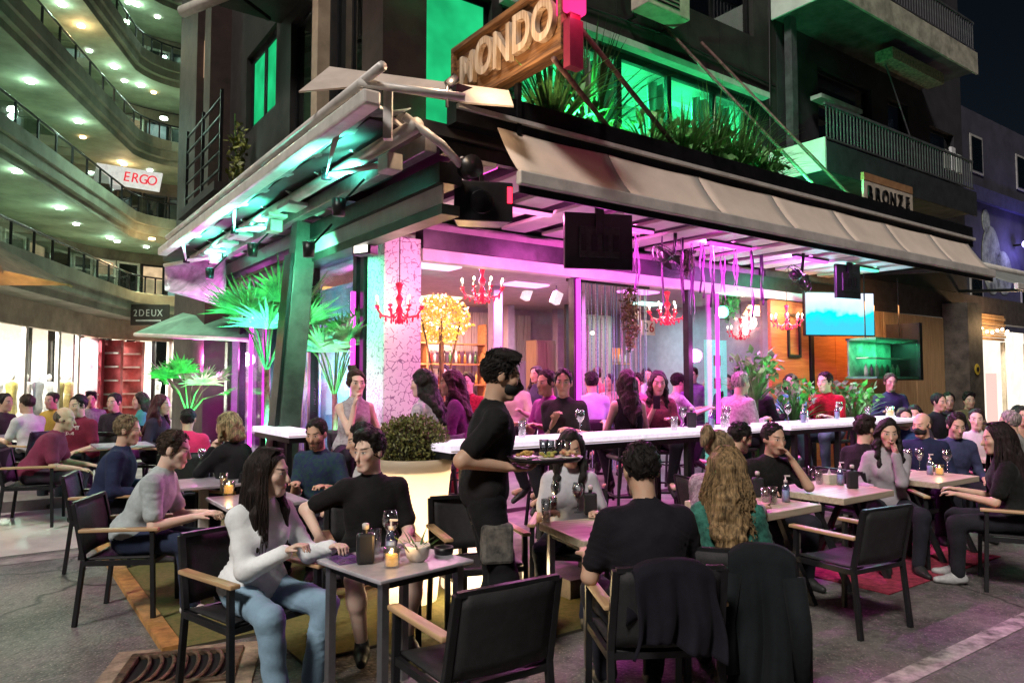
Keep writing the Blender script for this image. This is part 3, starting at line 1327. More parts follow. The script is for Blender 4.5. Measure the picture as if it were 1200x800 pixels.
def mosaic_mat():
    m, nt, out = _new('pillar_mosaic')
    N, L = nt.nodes, nt.links
    b = N.new('ShaderNodeBsdfPrincipled')
    tc = N.new('ShaderNodeTexCoord')
    v = N.new('ShaderNodeTexVoronoi')
    v.feature = 'DISTANCE_TO_EDGE'
    v.inputs['Scale'].default_value = 14
    L.new(tc.outputs['Object'], v.inputs['Vector'])
    n = N.new('ShaderNodeTexNoise')
    n.inputs['Scale'].default_value = 9
    n.inputs['Distortion'].default_value = 2.5
    L.new(tc.outputs['Object'], n.inputs['Vector'])
    r1 = N.new('ShaderNodeMapRange')
    r1.inputs[1].default_value, r1.inputs[2].default_value = .035, .06
    L.new(v.outputs['Distance'], r1.inputs[0])
    r2 = N.new('ShaderNodeMapRange')
    r2.inputs[1].default_value, r2.inputs[2].default_value = .50, .53
    L.new(n.outputs['Fac'], r2.inputs[0])
    mm = N.new('ShaderNodeMath')
    mm.operation = 'MAXIMUM'
    L.new(r1.outputs[0], mm.inputs[0])
    L.new(r2.outputs[0], mm.inputs[1])
    mx = N.new('ShaderNodeMixRGB')
    mx.inputs[1].default_value = (.25, .18, .27, 1)
    mx.inputs[2].default_value = (.74, .72, .74, 1)
    L.new(mm.outputs[0], mx.inputs[0])
    L.new(mx.outputs[0], b.inputs['Base Color'])
    b.inputs['Roughness'].default_value = .45
    bp = N.new('ShaderNodeBump')
    bp.inputs['Strength'].default_value = .3
    bp.inputs['Distance'].default_value = .006
    L.new(mm.outputs[0], bp.inputs['Height'])
    L.new(bp.outputs[0], b.inputs['Normal'])
    L.new(b.outputs[0], out.inputs[0])
    return m


STEEL = mat('dark_steel', (.022, .021, .024), .38, .6, var=.2, vs=9, bump=.05, bs=40)
DARKW = mat('dark_wall', (.024, .020, .019), .6, var=.25, vs=2.2, bump=.15, bs=25)
BRONZE = mat('bronze_cladding', (.045, .026, .022), .6, .0, var=.2, vs=3, bump=.06, bs=20)
CONC = mat('concrete', (.30, .28, .25), .8, var=.22, vs=2.0, bump=.3, bs=30)
WHITEM = mat('white_metal', (.62, .58, .54), .38, .1, var=.1, vs=5, bump=.05, bs=30)
WHITEP = mat('white_plaster', (.66, .63, .62), .7, var=.08, vs=3, bump=.12, bs=25)
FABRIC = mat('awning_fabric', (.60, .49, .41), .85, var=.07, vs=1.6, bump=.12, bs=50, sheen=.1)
BLACKP = mat('black_plastic', (.012, .012, .014), .35, var=.2, vs=10, bump=.04, bs=60)
GREENP = mat('leaf_green', (.07, .15, .035), .5, var=.4, vs=7, spec=.4)
GREEND = mat('leaf_dark', (.035, .075, .02), .5, var=.4, vs=7, spec=.4)
NEON = emis('neon_magenta', (1.0, .035, .78), 2.1)
LEDP = emis('led_pink', (1.0, .07, .50), 1.3)
GLASS = glass('window_glass')
GLASSD = glass('window_glass_dark', (.35, .4, .42), .12)
GWIN = emis('green_lit_window', (.02, .70, .24), .36, .6)
BULB = emis('bulb_warm', (1.0, .78, .5), 9.0)
MAG = (1.0, .12, .80)

# ------------------------------------------------------------------ the ground
road = MB().quad((-70, -20, ROAD_Z), (70, -20, ROAD_Z), (70, 90, ROAD_Z), (-70, 90, ROAD_Z)).build('road', asphalt_mat())
tag(road, 'dark speckled asphalt of the street', kind='structure')


def bsheet(name, x0, x1, y0, y1, z, m, label):
    mb = MB()
    mb.quad(bl(x0, y0, z), bl(x1, y0, z), bl(x1, y1, z), bl(x0, y1, z))
    return tag(mb.build(name, m), label, kind='structure')


tfm = MB()
tfm._add([bl(x_, y_, TURF_Z) for (x_, y_) in ((-2.3, -1.95), (-1.78, -1.95), (-1.78, -2.62), (-1.3, -2.62), (-1.3, -3.15), (.55, -3.15), (.55, 4.2), (-2.3, 4.2))], [(0, 1, 2, 3, 4, 5, 6, 7)])
tag(tfm.build('turf', turf_mat()), 'worn artificial grass carpet under the terrace tables', kind='structure')
tf = MB().box(.3, 15.5, -2.62, 0, ROAD_Z, 0).box(-.9, .3, -1.0, 0, ROAD_Z, 0).build('terrace_floor', mat('terrace_floor', (.13, .11, .10), .45, var=.3, vs=5, bump=.2, bs=40), loc=bl(0, 0, 0), rotz=TH)
tag(tf, 'dark raised floor under the bar table', kind='structure')
tb_ = MB().box(-2.3, .3, -1.95, 4.2, ROAD_Z, TURF_Z - .004).box(-1.78, .3, -2.62, -1.951, ROAD_Z, TURF_Z - .004).box(-1.3, .55, -3.15, -2.621, ROAD_Z, TURF_Z - .004).build('turf_base', mat('turf_base', (.08, .07, .05), .9), loc=bl(0, 0, 0), rotz=TH)
tag(tb_, 'low platform under the grass carpet', kind='structure')
kb = MB()
kb.box(-2.42, -2.302, -1.95, 3.34, ROAD_Z, TURF_Z + .02)
k_ = kb.build('kerb', mat('kerb_orange', (.40, .20, .06), .7, var=.25, vs=8, bump=.3, bs=40), loc=bl(0, 0, 0), rotz=TH)
tag(k_, 'orange painted kerb edging the grass carpet', kind='structure')
bsheet('road_line', -1.5, 14, -4.86, -4.73, ROAD_Z + .004, mat('line_paint', (.40, .36, .34), .7, var=.35, vs=9, bump=.2, bs=60), 'worn pale line across the asphalt')
bsheet('road_line', -9, -2.45, 1.25, 1.5, ROAD_Z + .004, mat('slab_edge', (.26, .24, .22), .75, var=.25, vs=5, bump=.3, bs=50), 'grey concrete strip in front of the pale pavement')
pv = MB()
_q = [bl(-2.42, 3.35, -.012), bl(-2.42, 30, -.012), bl(-30, 30, -.012), bl(-30, 3.35, -.012)]
pv.plate([_q[0], _q[3], _q[2], _q[1]], -.14)
pave = tag(pv.build('pavement', mat('pave_joint', (.16, .14, .13), .7)), 'pale polished stone pavement beside the arcade', kind='structure')
rm_ = MB()
rm_.quad(bl(-2.43, 1.65, ROAD_Z + .003), bl(-30, 1.65, ROAD_Z + .003), bl(-30, 3.349, .004), bl(-2.43, 3.349, .004))
PAVE_R = mat('pave_ramp', (.50, .44, .42), .3, var=.16, vs=1.6, bump=.08, bs=30, spec=.5)
tag(rm_.build('pavement_ramp', PAVE_R), 'pale smooth ramp from the asphalt up to the pavement', kind='structure')
PAVE = mat('pave_tile', (.56, .49, .47), .25, var=.14, vs=1.2, bump=.05, bs=20, spec=.5)
tm_ = MB().box(.004, .596, .004, .596, 0, .016).mesh('paving_slab')
tm_.materials.append(PAVE)
for i in range(15):
    for j in range(20):
        o = link('paving_slab', tm_, None, pave, loc=bl(-3.02 - i * .6, 3.35 + j * .6, -.0115), rotz=TH)
rest = MB()
rest.quad(bl(-11.42, 3.35, .004), bl(-11.42, 30, .004), bl(-30, 30, .004), bl(-30, 3.35, .004))
rest.quad(bl(-2.42, 15.36, .004), bl(-2.42, 30, .004), bl(-11.41, 30, .004), bl(-11.41, 15.36, .004))
rest.build('paving_slab', PAVE, pave)
# drain grate in the kerb side gutter
g = thing('drain_grate', 'rusty cast iron drain grate set in pale concrete by the kerb', 'drain', (-1.93, 4.32, ROAD_Z), math.radians(14))
IRON = mat('rusty_iron', (.16, .10, .065), .6, .5, var=.35, vs=14, bump=.4, bs=60)
fr = MB()
fr.box(-.42, .42, -.36, -.26, 0, .012).box(-.42, .42, .26, .36, 0, .012).box(-.42, -.32, -.26, .26, 0, .012).box(.32, .42, -.26, .26, 0, .012)
fr.build('surround', mat('grate_concrete', (.30, .23, .16), .8, var=.3, vs=8, bump=.4, bs=40), g)
fr = MB()
fr.box(-.32, .32, -.26, -.215, 0, .03).box(-.32, .32, .215, .26, 0, .03).box(-.32, -.27, -.215, .215, 0, .03).box(.27, .32, -.215, .215, 0, .03)
fr.build('frame', IRON, g, bevel=.005)
MB().box(-.27, .27, -.215, .215, .001, .004).build('pit', mat('pit_black', (.004, .004, .004), .9), g)
for i in range(8):
    x = -.235 + i * .067
    pth = [(x + .055 * math.cos(t), .215 * math.sin(t), .02) for t in [(-1 + 2 * k / 8) * math.pi / 2 for k in range(9)]]
    MB().tube(pth, .0115, 6).build('bar', IRON, g, smooth=True)
# loose grit on the asphalt near the tables
rg_ = np.random.RandomState(3)
gv, gf = [], []
for k in range(6500):
    x_, y_ = rg_.uniform(-4.2, 5.2), 2.7 + 5.2 * rg_.rand() ** 1.4
    q_ = toloc((x_, y_, 0))
    if (-2.45 < q_.x < .57 and q_.y > -3.17) or (q_.x > .28 and q_.y > -2.64) or (q_.x < -2.4 and q_.y > 1.6):
        continue
    e_ = rg_.uniform(.0015, .0055)
    b_ = len(gv)
    an = rg_.uniform(0, 6.28)
    for j in range(3):
        gv.append((x_ + e_ * math.cos(an + j * 2.1) * rg_.uniform(.6, 1.3), y_ + e_ * math.sin(an + j * 2.1) * rg_.uniform(.6, 1.3), ROAD_Z + .0005))
    gv.append((x_, y_, ROAD_Z + e_ * .9))
    gf += [(b_, b_ + 1, b_ + 3), (b_ + 1, b_ + 2, b_ + 3), (b_ + 2, b_, b_ + 3)]
grit = MB()
grit._add(gv, gf)
tag(grit.build('grit', mat('grit_stone', (.34, .31, .28), .8, vs=900, col2=(.10, .09, .08))), 'loose grit scattered on the asphalt', 'grit', kind='stuff')
# red mat on the right
c_ = Vector((3.42, 6.75, 0))
mt = thing('floor_mat', 'flat dark red floor mat lying on the asphalt', 'mat', (c_.x + .15, c_.y, ROAD_Z), TH)
MB().box(-1.05, 1.05, -.42, .42, 0, .012).build('mat_sheet', mat('mat_red', (.26, .025, .05), .9, var=.25, vs=18, bump=.5, bs=120), mt, bevel=.004)


# ------------------------------------------------------------------ restaurant building
def wall_cells(mb, axis, p0, p1, a0, a1, z0, z1, holes):
    """wall between planes p0,p1 (normal axis), spanning a0..a1 and z0..z1, with rectangular openings"""
    A_ = sorted({a0, a1, *[h[0] for h in holes], *[h[1] for h in holes]})
    Z_ = sorted({z0, z1, *[h[2] for h in holes], *[h[3] for h in holes]})
    for i in range(len(A_) - 1):
        run = None
        for j in range(len(Z_) - 1):
            ca, cz = (A_[i] + A_[i + 1]) / 2, (Z_[j] + Z_[j + 1]) / 2
            solid = not any(h[0] < ca < h[1] and h[2] < cz < h[3] for h in holes)
            if solid:
                if run is None:
                    run = Z_[j]
            if (not solid or j == len(Z_) - 2) and run is not None:
                top = Z_[j] if not solid else Z_[j + 1]
                if axis == 'y':
                    mb.box(A_[i], A_[i + 1], p0, p1, run, top)
                else:
                    mb.box(p0, p1, A_[i], A_[i + 1], run, top)
                run = None
    return mb


R = bthing('restaurant_building', 'dark corner building with green lit upper windows above the bar', 'building', 0, 0)


def window(parent, axis, pos, a0, a1, z0, z1, m, nm=1, fw=.05, frame=STEEL, inset=.08, t=1):
    """framed window with nm panes in an opening; t is the outward direction along the axis (-1 street side)"""
    w = MB()

    def bx(b, a, b2, z, z2, q0, q1):
        if axis == 'y':
            b.box(a, b2, q0, q1, z, z2)
        else:
            b.box(q0, q1, a, b2, z, z2)
    q0, q1 = pos + inset, pos + inset + .06
    bx(w, a0, a1, z0, z0 + fw, q0, q1)
    bx(w, a0, a1, z1 - fw, z1, q0, q1)
    st = (a1 - a0) / nm
    for i in range(nm + 1):
        c = a0 + i * st
        l, r_ = (c, c + fw) if i == 0 else ((c - fw, c) if i == nm else (c - fw / 2, c + fw / 2))
        bx(w, l, r_, z0 + fw, z1 - fw, q0, q1)
    o = w.build('window', frame, parent)
    for i in range(nm):
        g_ = MB()
        bx(g_, a0 + i * st + fw * .4, a0 + (i + 1) * st - fw * .4, z0 + fw * .9, z1 - fw * .9, q0 + .02, q0 + .035)
        g_.build('pane', m, o)
    return o


# street front, upper storeys
holes = [(.45, 1.35, 4.0, 6.0), (1.5, 6.5, 4.0, 6.0), (.6, 3.2, 7.0, 9.0), (3.6, 6.4, 7.0, 9.0)]
wall_cells(MB(), 'y', 0, .3, .42, 7.0, 3.35, 11, holes).build('wall', DARKW, R)
window(R, 'y', 0, .45, 1.35, 4.0, 6.0, GWIN, 1, .06)
window(R, 'y', 0, 1.5, 6.5, 4.0, 6.0, GLASS, 5, .09)
ROOM = mat('room_wall', (.62, .62, .6), .7, var=.06)
MB().box(1.3, 6.7, 1.5, 1.6, 3.8, 6.2).build('room_back', ROOM, R)
MB().box(1.3, 6.7, .31, 1.499, 3.8, 3.9).build('room_floor', ROOM, R)
MB().box(1.3, 6.7, .31, 1.499, 6.05, 6.2).build('room_ceiling', ROOM, R)
MB().box(1.3, 1.4, .31, 1.499, 3.9, 6.05).build('room_side', ROOM, R)
MB().box(6.6, 6.7, .31, 1.499, 3.9, 6.05).build('room_side', ROOM, R)
CURT = mat('curtain_cloth', (.55, .6, .55), .8, var=.12, vs=3, bump=.2, bs=20)
for (c0, c1) in ((1.5, 2.1), (2.9, 3.9), (4.6, 5.0), (5.6, 6.45)):
    MB().grid(lambda a_, b_, c0=c0, c1=c1: (c0 + (c1 - c0) * a_ + .02 * math.sin(b_ * 4 + a_ * 9), .55 + .05 * math.sin(a_ * (c1 - c0) * 42) + .03 * math.sin(b_ * 3 + c0), 3.95 + 2.08 * b_), 48, 10).build('curtain', CURT, R, smooth=True, solid=.004)
MB().box(2.3, 2.7, .9, 1.2, 3.9, 5.0).build('room_cabinet', DARKW, R)
MB().lathe([(.02, 0), (.02, .5), (.16, .52), (.10, .78)], 14, c=(4.3, .9, 4.5)).build('room_lamp', DARKW, R)
for x_ in (2.2, 3.9, 5.6):
    MB().box(x_ - .5, x_ + .5, .9, 1.0, 6.01, 6.045).build('room_light', emis('room_green', (.05, 1, .35), 1.5), R)
    lamp('AREA', (x_, .95, 6.0), 60, (.03, 1.0, .30), R, (1.0, .1), rot=(0, -.3, -1))
    lamp('AREA', (x_, 1.3, 4.1), 22, (.03, 1.0, .30), R, (1.0, .1), rot=(0, .1, 1))
window(R, 'y', 0, .6, 3.2, 7.0, 9.0, GLASSD, 3)
window(R, 'y', 0, 3.6, 6.4, 7.0, 9.0, GLASSD, 3)
MB().box(1.45, 6.6, -.14, -.003, 6.0, 6.09).build('lintel', mat('lintel', (.45, .45, .42), .6, var=.1), R)
# corner column, left side walls
MB().box(-.1, .42, -.1, .42, 3.35, 11).build('corner_column', BRONZE, R)
lholes = [(.62, 1.6, 3.9, 6.6), (1.85, 3.1, 3.9, 6.6), (3.75, 5.3, 5.6, 6.9)]
wall_cells(MB(), 'x', 0, .3, .42, 6.3, 3.35, 11, lholes).build('wall', DARKW, R)
window(R, 'x', 0, .62, 1.6, 3.9, 6.6, GLASSD, 2)
window(R, 'x', 0, 1.85, 3.1, 3.9, 6.6, GLASSD, 2)
window(R, 'x', 0, 3.75, 5.3, 5.6, 6.9, GWIN, 2, .12)
MB().box(-.16, -.003, 1.62, 1.82, 3.4, 11).build('pilaster', mat('pilaster', (.42, .31, .22), .55, var=.12, vs=3), R)
# green wall glow seen inside the side windows
MB().box(.9, .95, .6, 1.6, 4.0, 6.5).build('curtain', GWIN, R)
MB().box(-.9, -.02, 1.9, 3.5, 6.75, 6.95).build('ledge', DARKW, R)
# stair tower with slot windows
tw = MB()
wall_cells(tw, 'x', -.35, 0, 6.3, 8.85, 0, 17, [(6.75, 7.35, 4.9, 17)])
tw.build('tower_wall', BRONZE, R)
MB().box(-.2, -.15, 6.75, 7.35, 4.9, 17).build('slot_glass', mat('slot_black', (.008, .008, .01), .15, var=.1), R)
for (y0, y1, z0, z1, c) in ((6.8, 6.92, 7.1, 7.9, (1.0, .5, .2)), (6.8, 6.92, 5.3, 6.1, (.7, .8, .75)), (7.25, 7.3, 7.2, 7.9, (.8, .5, .3))):
    MB().box(-.24, -.201, y0, y1, z0, z1).build('slot_light', emis('slot_%s' % (c,), c, .4, .4), R)
MB().box(.31, 6.9, 6.9, 11, 3.35, 11).build('rear_wall', DARKW, R)
# ground floor: pillar, header, frames
MB().box(-.02, .42, -.02, .40, 0, 3.05).build('pillar', mosaic_mat(), R, bevel=.01)
MB().box(.42, 9.0, -.06, .12, 2.95, 3.16).build('header_beam', STEEL, R)
MB().box(.42, 9.0, -.05, .10, 2.82, 2.949).build('header_band', WHITEP, R)
MB().box(-.06, .12, .40, 7.6, 2.95, 3.16).build('header_beam', STEEL, R)
for x in (2.6, 4.75):
    MB().box(x, x + .09, .0, .1, 0.05, 2.82).build('mullion', STEEL, R)
for y in (.42, .62):
    MB().box(-.05, .06, y, y + .09, 0, 2.95).build('mullion', STEEL, R)
for y in (2.0, 3.6, 5.2, 6.8):
    MB().box(-.05, .06, y, y + .08, 0, 2.95).build('mullion', STEEL, R)
for i, (y0, y1) in enumerate(((.72, 2.0), (2.08, 3.6), (3.68, 5.2), (5.28, 6.8))):
    MB().box(0, .012, y0 + .004, y1 - .004, .05, 2.94).build('pane', GLASS, R)
MB().box(4.85, 6.55, .04, .052, .05, 2.81).build('pane', GLASS, R)
# interior shell
FLOORI = mat('interior_floor', (.12, .10, .10), .35, var=.2, vs=3)
MB().box(.02, 9.0, .02, 6.9, 0, .04).build('interior_floor', FLOORI, R)
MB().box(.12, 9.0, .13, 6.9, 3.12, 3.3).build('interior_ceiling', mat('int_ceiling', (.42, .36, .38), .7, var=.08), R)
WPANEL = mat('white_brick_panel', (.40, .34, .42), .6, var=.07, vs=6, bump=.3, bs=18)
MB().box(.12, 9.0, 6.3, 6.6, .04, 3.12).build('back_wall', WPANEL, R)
for i in range(9):                                          # horizontal boards on the back wall
    MB().box(2.2, 4.6, 6.26, 6.30, .3 + i * .3, .58 + i * .3).build('board', WHITEP, R, bevel=.006)
for i in range(10):
    MB().box(4.7 + i * .2, 4.88 + i * .2, 6.25, 6.30, .1, 3.0).build('board', wood('lilac_wood', (.38, .30, .30), (.58, .5, .5), .6, axis=2), R, bevel=.005)
for (x, y) in ((1.9, 3.0), (3.6, 3.2), (5.3, 3.0), (5.6, 5.6), (6.95, 5.6)):
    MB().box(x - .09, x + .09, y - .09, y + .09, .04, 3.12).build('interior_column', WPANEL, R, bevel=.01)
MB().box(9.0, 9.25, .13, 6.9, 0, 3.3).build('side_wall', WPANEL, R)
# neon tubes on the fronts
for (x, y, z0, z1) in ((-.10, .58, .55, 2.5), (-.12, 6.6, .4, 3.2), (2.65, -.03, .9, 2.8), (5.35, -.03, .9, 2.8), (-.10, 4.4, .4, 2.5), (1.0, 3.2, .8, 2.4)):
    n_ = MB().cyl((x, y, z0), (x, y, z1), .028, 8).build('neon_tube', NEON, R, smooth=True)
# purple panel with stripes behind the left glass
PURP = mat('purple_panel', (.22, .03, .25), .5, var=.2, vs=5)
MB().box(.55, .6, 4.2, 7.2, .05, 2.9).build('panel', PURP, R)
for i in range(10):
    MB().cyl((.5, 3.1 + i * .11, .05), (.5, 3.1 + i * .11, 2.9), .012, 6).build('bead_string', mat('bead_violet', (.45, .25, .6), .3, var=.2), R)
MB().box(.75, .8, 2.2, 4.1, .05, 2.9).build('panel', mat('poster_wall', (.5, .5, .58), .5, vs=2.6, col2=(.12, .45, .55)), R)

# ------------------------------------------------------------------ canopy over the terrace
C_ = bthing('terrace_canopy', 'dark flat canopy roof with white ceiling boards over the bar terrace', 'canopy', -.4, -2.1)
OFC = (-.4, -2.1, 0)


def cb(mb, name, m, **k):
    return mb.build(name, m, k.pop('parent', C_), off=OFC, **k)


cb(MB().box(-1.15, 8.4, -2.1, -.11, 3.42, 3.52), 'roof_panel', DARKW)
cb(MB().box(-1.15, -.11, -.109, 5.6, 3.42, 3.52), 'roof_panel', DARKW)
cb(MB().box(-.5, 8.5, -2.24, -2.1, 3.50, 3.80), 'fascia', STEEL)
cb(MB().box(-.5, 8.5, -2.28, -2.241, 3.60, 3.635), 'gutter_trim', WHITEM)
BOARD = mat('ceiling_board', (.66, .6, .6), .55, var=.08, vs=3, bump=.08, bs=20)
for i in range(15):
    x = -.35 + i * .585
    cb(MB().box(x, x + .34, -2.08, -.12, 3.26, 3.30), 'ceiling_board', BOARD, bevel=.006)
    if i % 2 == 0:
        cb(MB().box(x + .385, x + .40, -2.0, -.2, 3.285, 3.30), 'led_strip', LEDP)
for i in range(8):
    y = .1 + i * .62
    cb(MB().box(-1.0, -.12, y, y + .36, 3.26, 3.30), 'ceiling_board', BOARD, bevel=.006)
for y in (-2.06, -.2):
    cb(MB().box(-.5, 8.4, y, y + .07, 3.303, 3.415), 'rafter', STEEL)
cb(MB().box(-.62, -.42, -2.2, 4.6, 3.02, 3.18), 'beam', STEEL)
cb(MB().box(-.60, -.44, -2.2, 4.6, 2.78, 2.86), 'beam', mat('beam_green', (.05, .055, .05), .45, .3, var=.2))
cb(MB().box(-.57, -.555, -2.15, 1.0, 2.86, 3.02), 'infill_panel', WHITEP)
tp, bs_ = toloc(at(357, 262, 7.7)), toloc(gnd(318, 640))
tp.z, bs_.z = 3.2, 0
bs_ = Vector((tp.x - .28, tp.y - .12, TURF_Z))
cb(MB().bar(bs_, tp, .22, .20), 'post', mat('post_paint', (.055, .06, .055), .4, .2, var=.25, vs=4), bevel=.01)
cb(MB().bar(bs_ + Vector((-.14, .03, 0)), tp + Vector((-.14, .03, -.35)), .05, .22), 'post_cover', STEEL)
cb(MB().box(bs_.x - .2, bs_.x + .2, bs_.y - .2, bs_.y + .2, TURF_Z, TURF_Z + .02), 'base_plate', STEEL)
# stay rods
E0 = Vector((0.02, -2.78, 4.42))
E1 = Vector((0.02, -2.78, 3.93))
for a, b in ((E0, face(800, 176, 'y', -2.05)), (E1, face(722, 154, 'y', -2.05)), (face(768, 20, 'y', -.05), face(962, 218, 'y', -2.05)), (face(822, 50, 'y', -.05), face(1003, 232, 'y', -2.05))):
    b.z = 3.80
    cb(MB().cyl(a, b, .022, 8), 'stay_rod', mat('rod_rust', (.16, .09, .08), .55, .4, var=.3, vs=12), smooth=True)

# right awning
aw = bthing('street_awning', 'long beige awning with pale front bar along the street side', 'awning', -.15, -2.3)
OFA = (-.15, -2.3, 0)


def afab(u_, v_):
    x = -.12 + u_ * 8.45
    y = -2.20 - .34 * v_
    z = 3.60 - .50 * v_ - .035 * math.sin(math.pi * v_)
    return (x, y, z + .006 * math.sin(x * 9) * v_)


for k in range(7):
    MB().grid(lambda a_, b_, k=k: Vector(afab((k + .004 + a_ * .992) / 7, b_)) + Vector((0, .012 * math.sin(a_ * 3.1416) * b_, -.012 * math.sin(a_ * 3.1416))), 8, 6).build('fabric_panel', FABRIC, aw, smooth=True, off=OFA, solid=.006)
MB().box(-.14, 8.36, -2.58, -2.52, 3.0, 3.11).build('front_bar', WHITEM, aw, off=OFA, bevel=.012)
MB().box(-.12, 8.34, -2.545, -2.53, 2.94, 2.998).build('bar_lip', STEEL, aw, off=OFA)
MB().cyl((-.12, -2.2, 3.585), (8.3, -2.2, 3.585), .03, 10).build('roller', WHITEM, aw, off=OFA, smooth=True)
for x in (1.6, 5.2):
    MB().tube([(x, -2.15, 3.40), (x + .7, -2.3, 3.2), (x + .1, -2.5, 3.05)], .022, 8).build('folding_arm', STEEL, aw, off=OFA)
# left awning, half rolled in, underside lit from below
al = bthing('side_awning', 'half retracted side awning with pale rails and folded arms', 'awning', -1.2, -2.3)
OFL = (-1.2, -2.3, 0)


def ab(mb, name, m, **k):
    return mb.build(name, m, al, off=OFL, **k)


ab(MB().box(-1.40, -1.27, -2.55, 4.6, 3.34, 3.45), 'front_bar', WHITEM, bevel=.02)
ab(MB().cyl((-1.29, -2.6, 3.60), (-1.29, 4.5, 3.60), .035, 10), 'upper_rail', WHITEM, smooth=True)
ab(MB().cyl((-.92, -2.4, 3.34), (-.92, 4.6, 3.34), .055, 12), 'roller_tube', WHITEM, smooth=True)
ab(MB().box(-.80, -.70, -2.3, 4.6, 3.20, 3.33), 'cassette', mat('cassette', (.20, .19, .19), .4, .4, var=.2), bevel=.01)
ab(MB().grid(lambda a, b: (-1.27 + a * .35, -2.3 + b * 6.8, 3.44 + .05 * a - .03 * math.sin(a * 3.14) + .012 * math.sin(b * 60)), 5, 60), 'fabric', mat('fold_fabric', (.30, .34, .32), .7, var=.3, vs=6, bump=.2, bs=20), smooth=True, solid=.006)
for i in range(9):
    y = -2.2 + i * .8
    ab(MB().bar((-1.29, y, 3.58), (-.92, y + .05, 3.40), .03, .02), 'cross_rail', WHITEM)
for i, y in enumerate((-1.9, .9, 3.4)):
    ab(MB().tube([(-.85, y, 3.2), (-1.1, y + .75, 3.24), (-1.28, y + .1, 3.36)], .026, 8), 'folding_arm', WHITEM, smooth=True)
    ab(MB().cyl((-1.1, y + .75, 3.20), (-1.1, y + .75, 3.29), .045, 12), 'elbow_joint', STEEL, smooth=True)
    ab(MB().box(-.95, -.82, y - .09, y + .09, 3.12, 3.25), 'bracket', WHITEM, bevel=.01)
ab(MB().tube([(-.5, -2.3, 3.15), (-.75, -2.45, 3.22), (-1.0, -2.35, 3.4)], .03, 8), 'folding_arm', WHITEM, smooth=True)
ab(MB().cyl((-.42, -2.36, 3.14), (-.42, -2.26, 3.14), .09, 14), 'motor', BLACKP, smooth=True)
# corner cap plate and end tube
CAPM = mat('cap_metal', (.58, .50, .44), .45, .1, var=.1, vs=3)
_pa, _pb, _pc = at(350, 107, 5.45), at(386, 78, 5.75), at(602, 124, 5.35)
_pn = (_pb - _pa).cross(_pc - _pa)


def on_cap(px, py):
    r_ = _ray(px, py)
    o_ = Vector((0, 0, CAM_H))
    return o_ + r_ * ((_pa - o_).dot(_pn) / r_.dot(_pn))


MB().plate([on_cap(*q_) for q_ in ((350, 107), (386, 78), (596, 106), (602, 124), (548, 120), (430, 100))], .015).build('cap_sheet', CAPM, C_)
MB().cyl(at(420, 97, 4.9), at(545, 114, 4.95), .028, 10).build('end_tube', WHITEM, C_, smooth=True)
MB().box(-.03, .03, -.03, .03, -.35, 0, Matrix.Translation(at(455, 106, 4.98))).build('drop_leg', WHITEM, C_)

_mi = Matrix.Translation(bl(-.4, -2.1, 0)) @ Matrix.Rotation(TH, 4, 'Z')
for o_ in C_.children:
    if o_.name.split('.')[0] in ('cap_sheet', 'end_tube', 'drop_leg'):
        o_.data.transform(_mi.inverted())
# ------------------------------------------------------------------ name sign on the roof
sg = bthing('roof_sign', 'rustic wooden sign board with raised pale letters above the canopy', 'sign', .06, -2.16, 3.60)
WSIGN = wood('sign_wood', (.075, .032, .013), (.25, .12, .045), .7, axis=1)
WPALE = wood('sign_letter_wood', (.34, .22, .14), (.62, .50, .38), .6, axis=2)
MB().box(.0, .06, -.68, .82, .42, .91).build('board', WSIGN, sg)
for (y0, y1, z0, z1) in ((-.72, .86, .91, .96), (-.72, .86, .37, .42), (-.72, -.68, .42, .91), (.82, .86, .42, .91)):
    MB().box(-.05, .08, y0, y1, z0, z1).build('frame', WSIGN, sg, bevel=.006)
xs = (.58, .31, .04, -.23, -.50)
for i, ch in enumerate('MONDO'):
    me = text_mesh(ch, .43 if i else .38, .05, 'letter', .80, .012)
    me.transform(Matrix.Rotation(-math.pi / 2, 4, 'Z') @ Matrix.Rotation(math.pi / 2, 4, 'X'))
    link('letter', me, WPALE, sg, loc=(-.035, xs[i], .665 + (.015 if i % 2 else -.01)))
for y in (-.1, .85):
    MB().box(.01, .05, y, y + .05, -.1, .34).build('bracket', STEEL, sg)
MB().box(-.03, .1, -.80, -.725, .22, .58).build('end_post', mat('post_maroon', (.20, .02, .05), .4), sg)
rb = bthing('red_lamp_box', 'glowing pink red lamp box on the end of the wooden sign', 'lamp', .12, -2.87, 4.25)
MB().box(-.09, .09, -.08, .08, 0, .30).build('lamp_shade', emis('lamp_red', (1.0, .03, .20), .8, .3), rb, bevel=.02)
MB().box(-.05, .05, -.05, .05, -.06, -.001).build('lamp_foot', mat('lamp_foot', (.3, .01, .05), .4), rb)
lamp('POINT', (0, -.2, .1), 4, (1, .1, .3), rb, .08)
spt = bthing('sign_spotlight', 'small warm spotlight washing the wooden sign from the cap plate', 'lamp', *toloc(at(524, 100, 5.1)))
MB().cyl((0, 0, 0), (.06, -.03, .06), .035, 12).build('housing', BLACKP, spt, smooth=True)
MB().cyl((0, 0, -.16), (0, 0, 0), .012, 8).build('stem', STEEL, spt)
lamp('SPOT', (.08, -.03, .07), 20, (1.0, .66, .36), spt, .03, rot=(.6, -.15, .5), spot=2.6)
lamp('POINT', (-.03, -.10, .02), 7, (1.0, .70, .45), spt, .03)


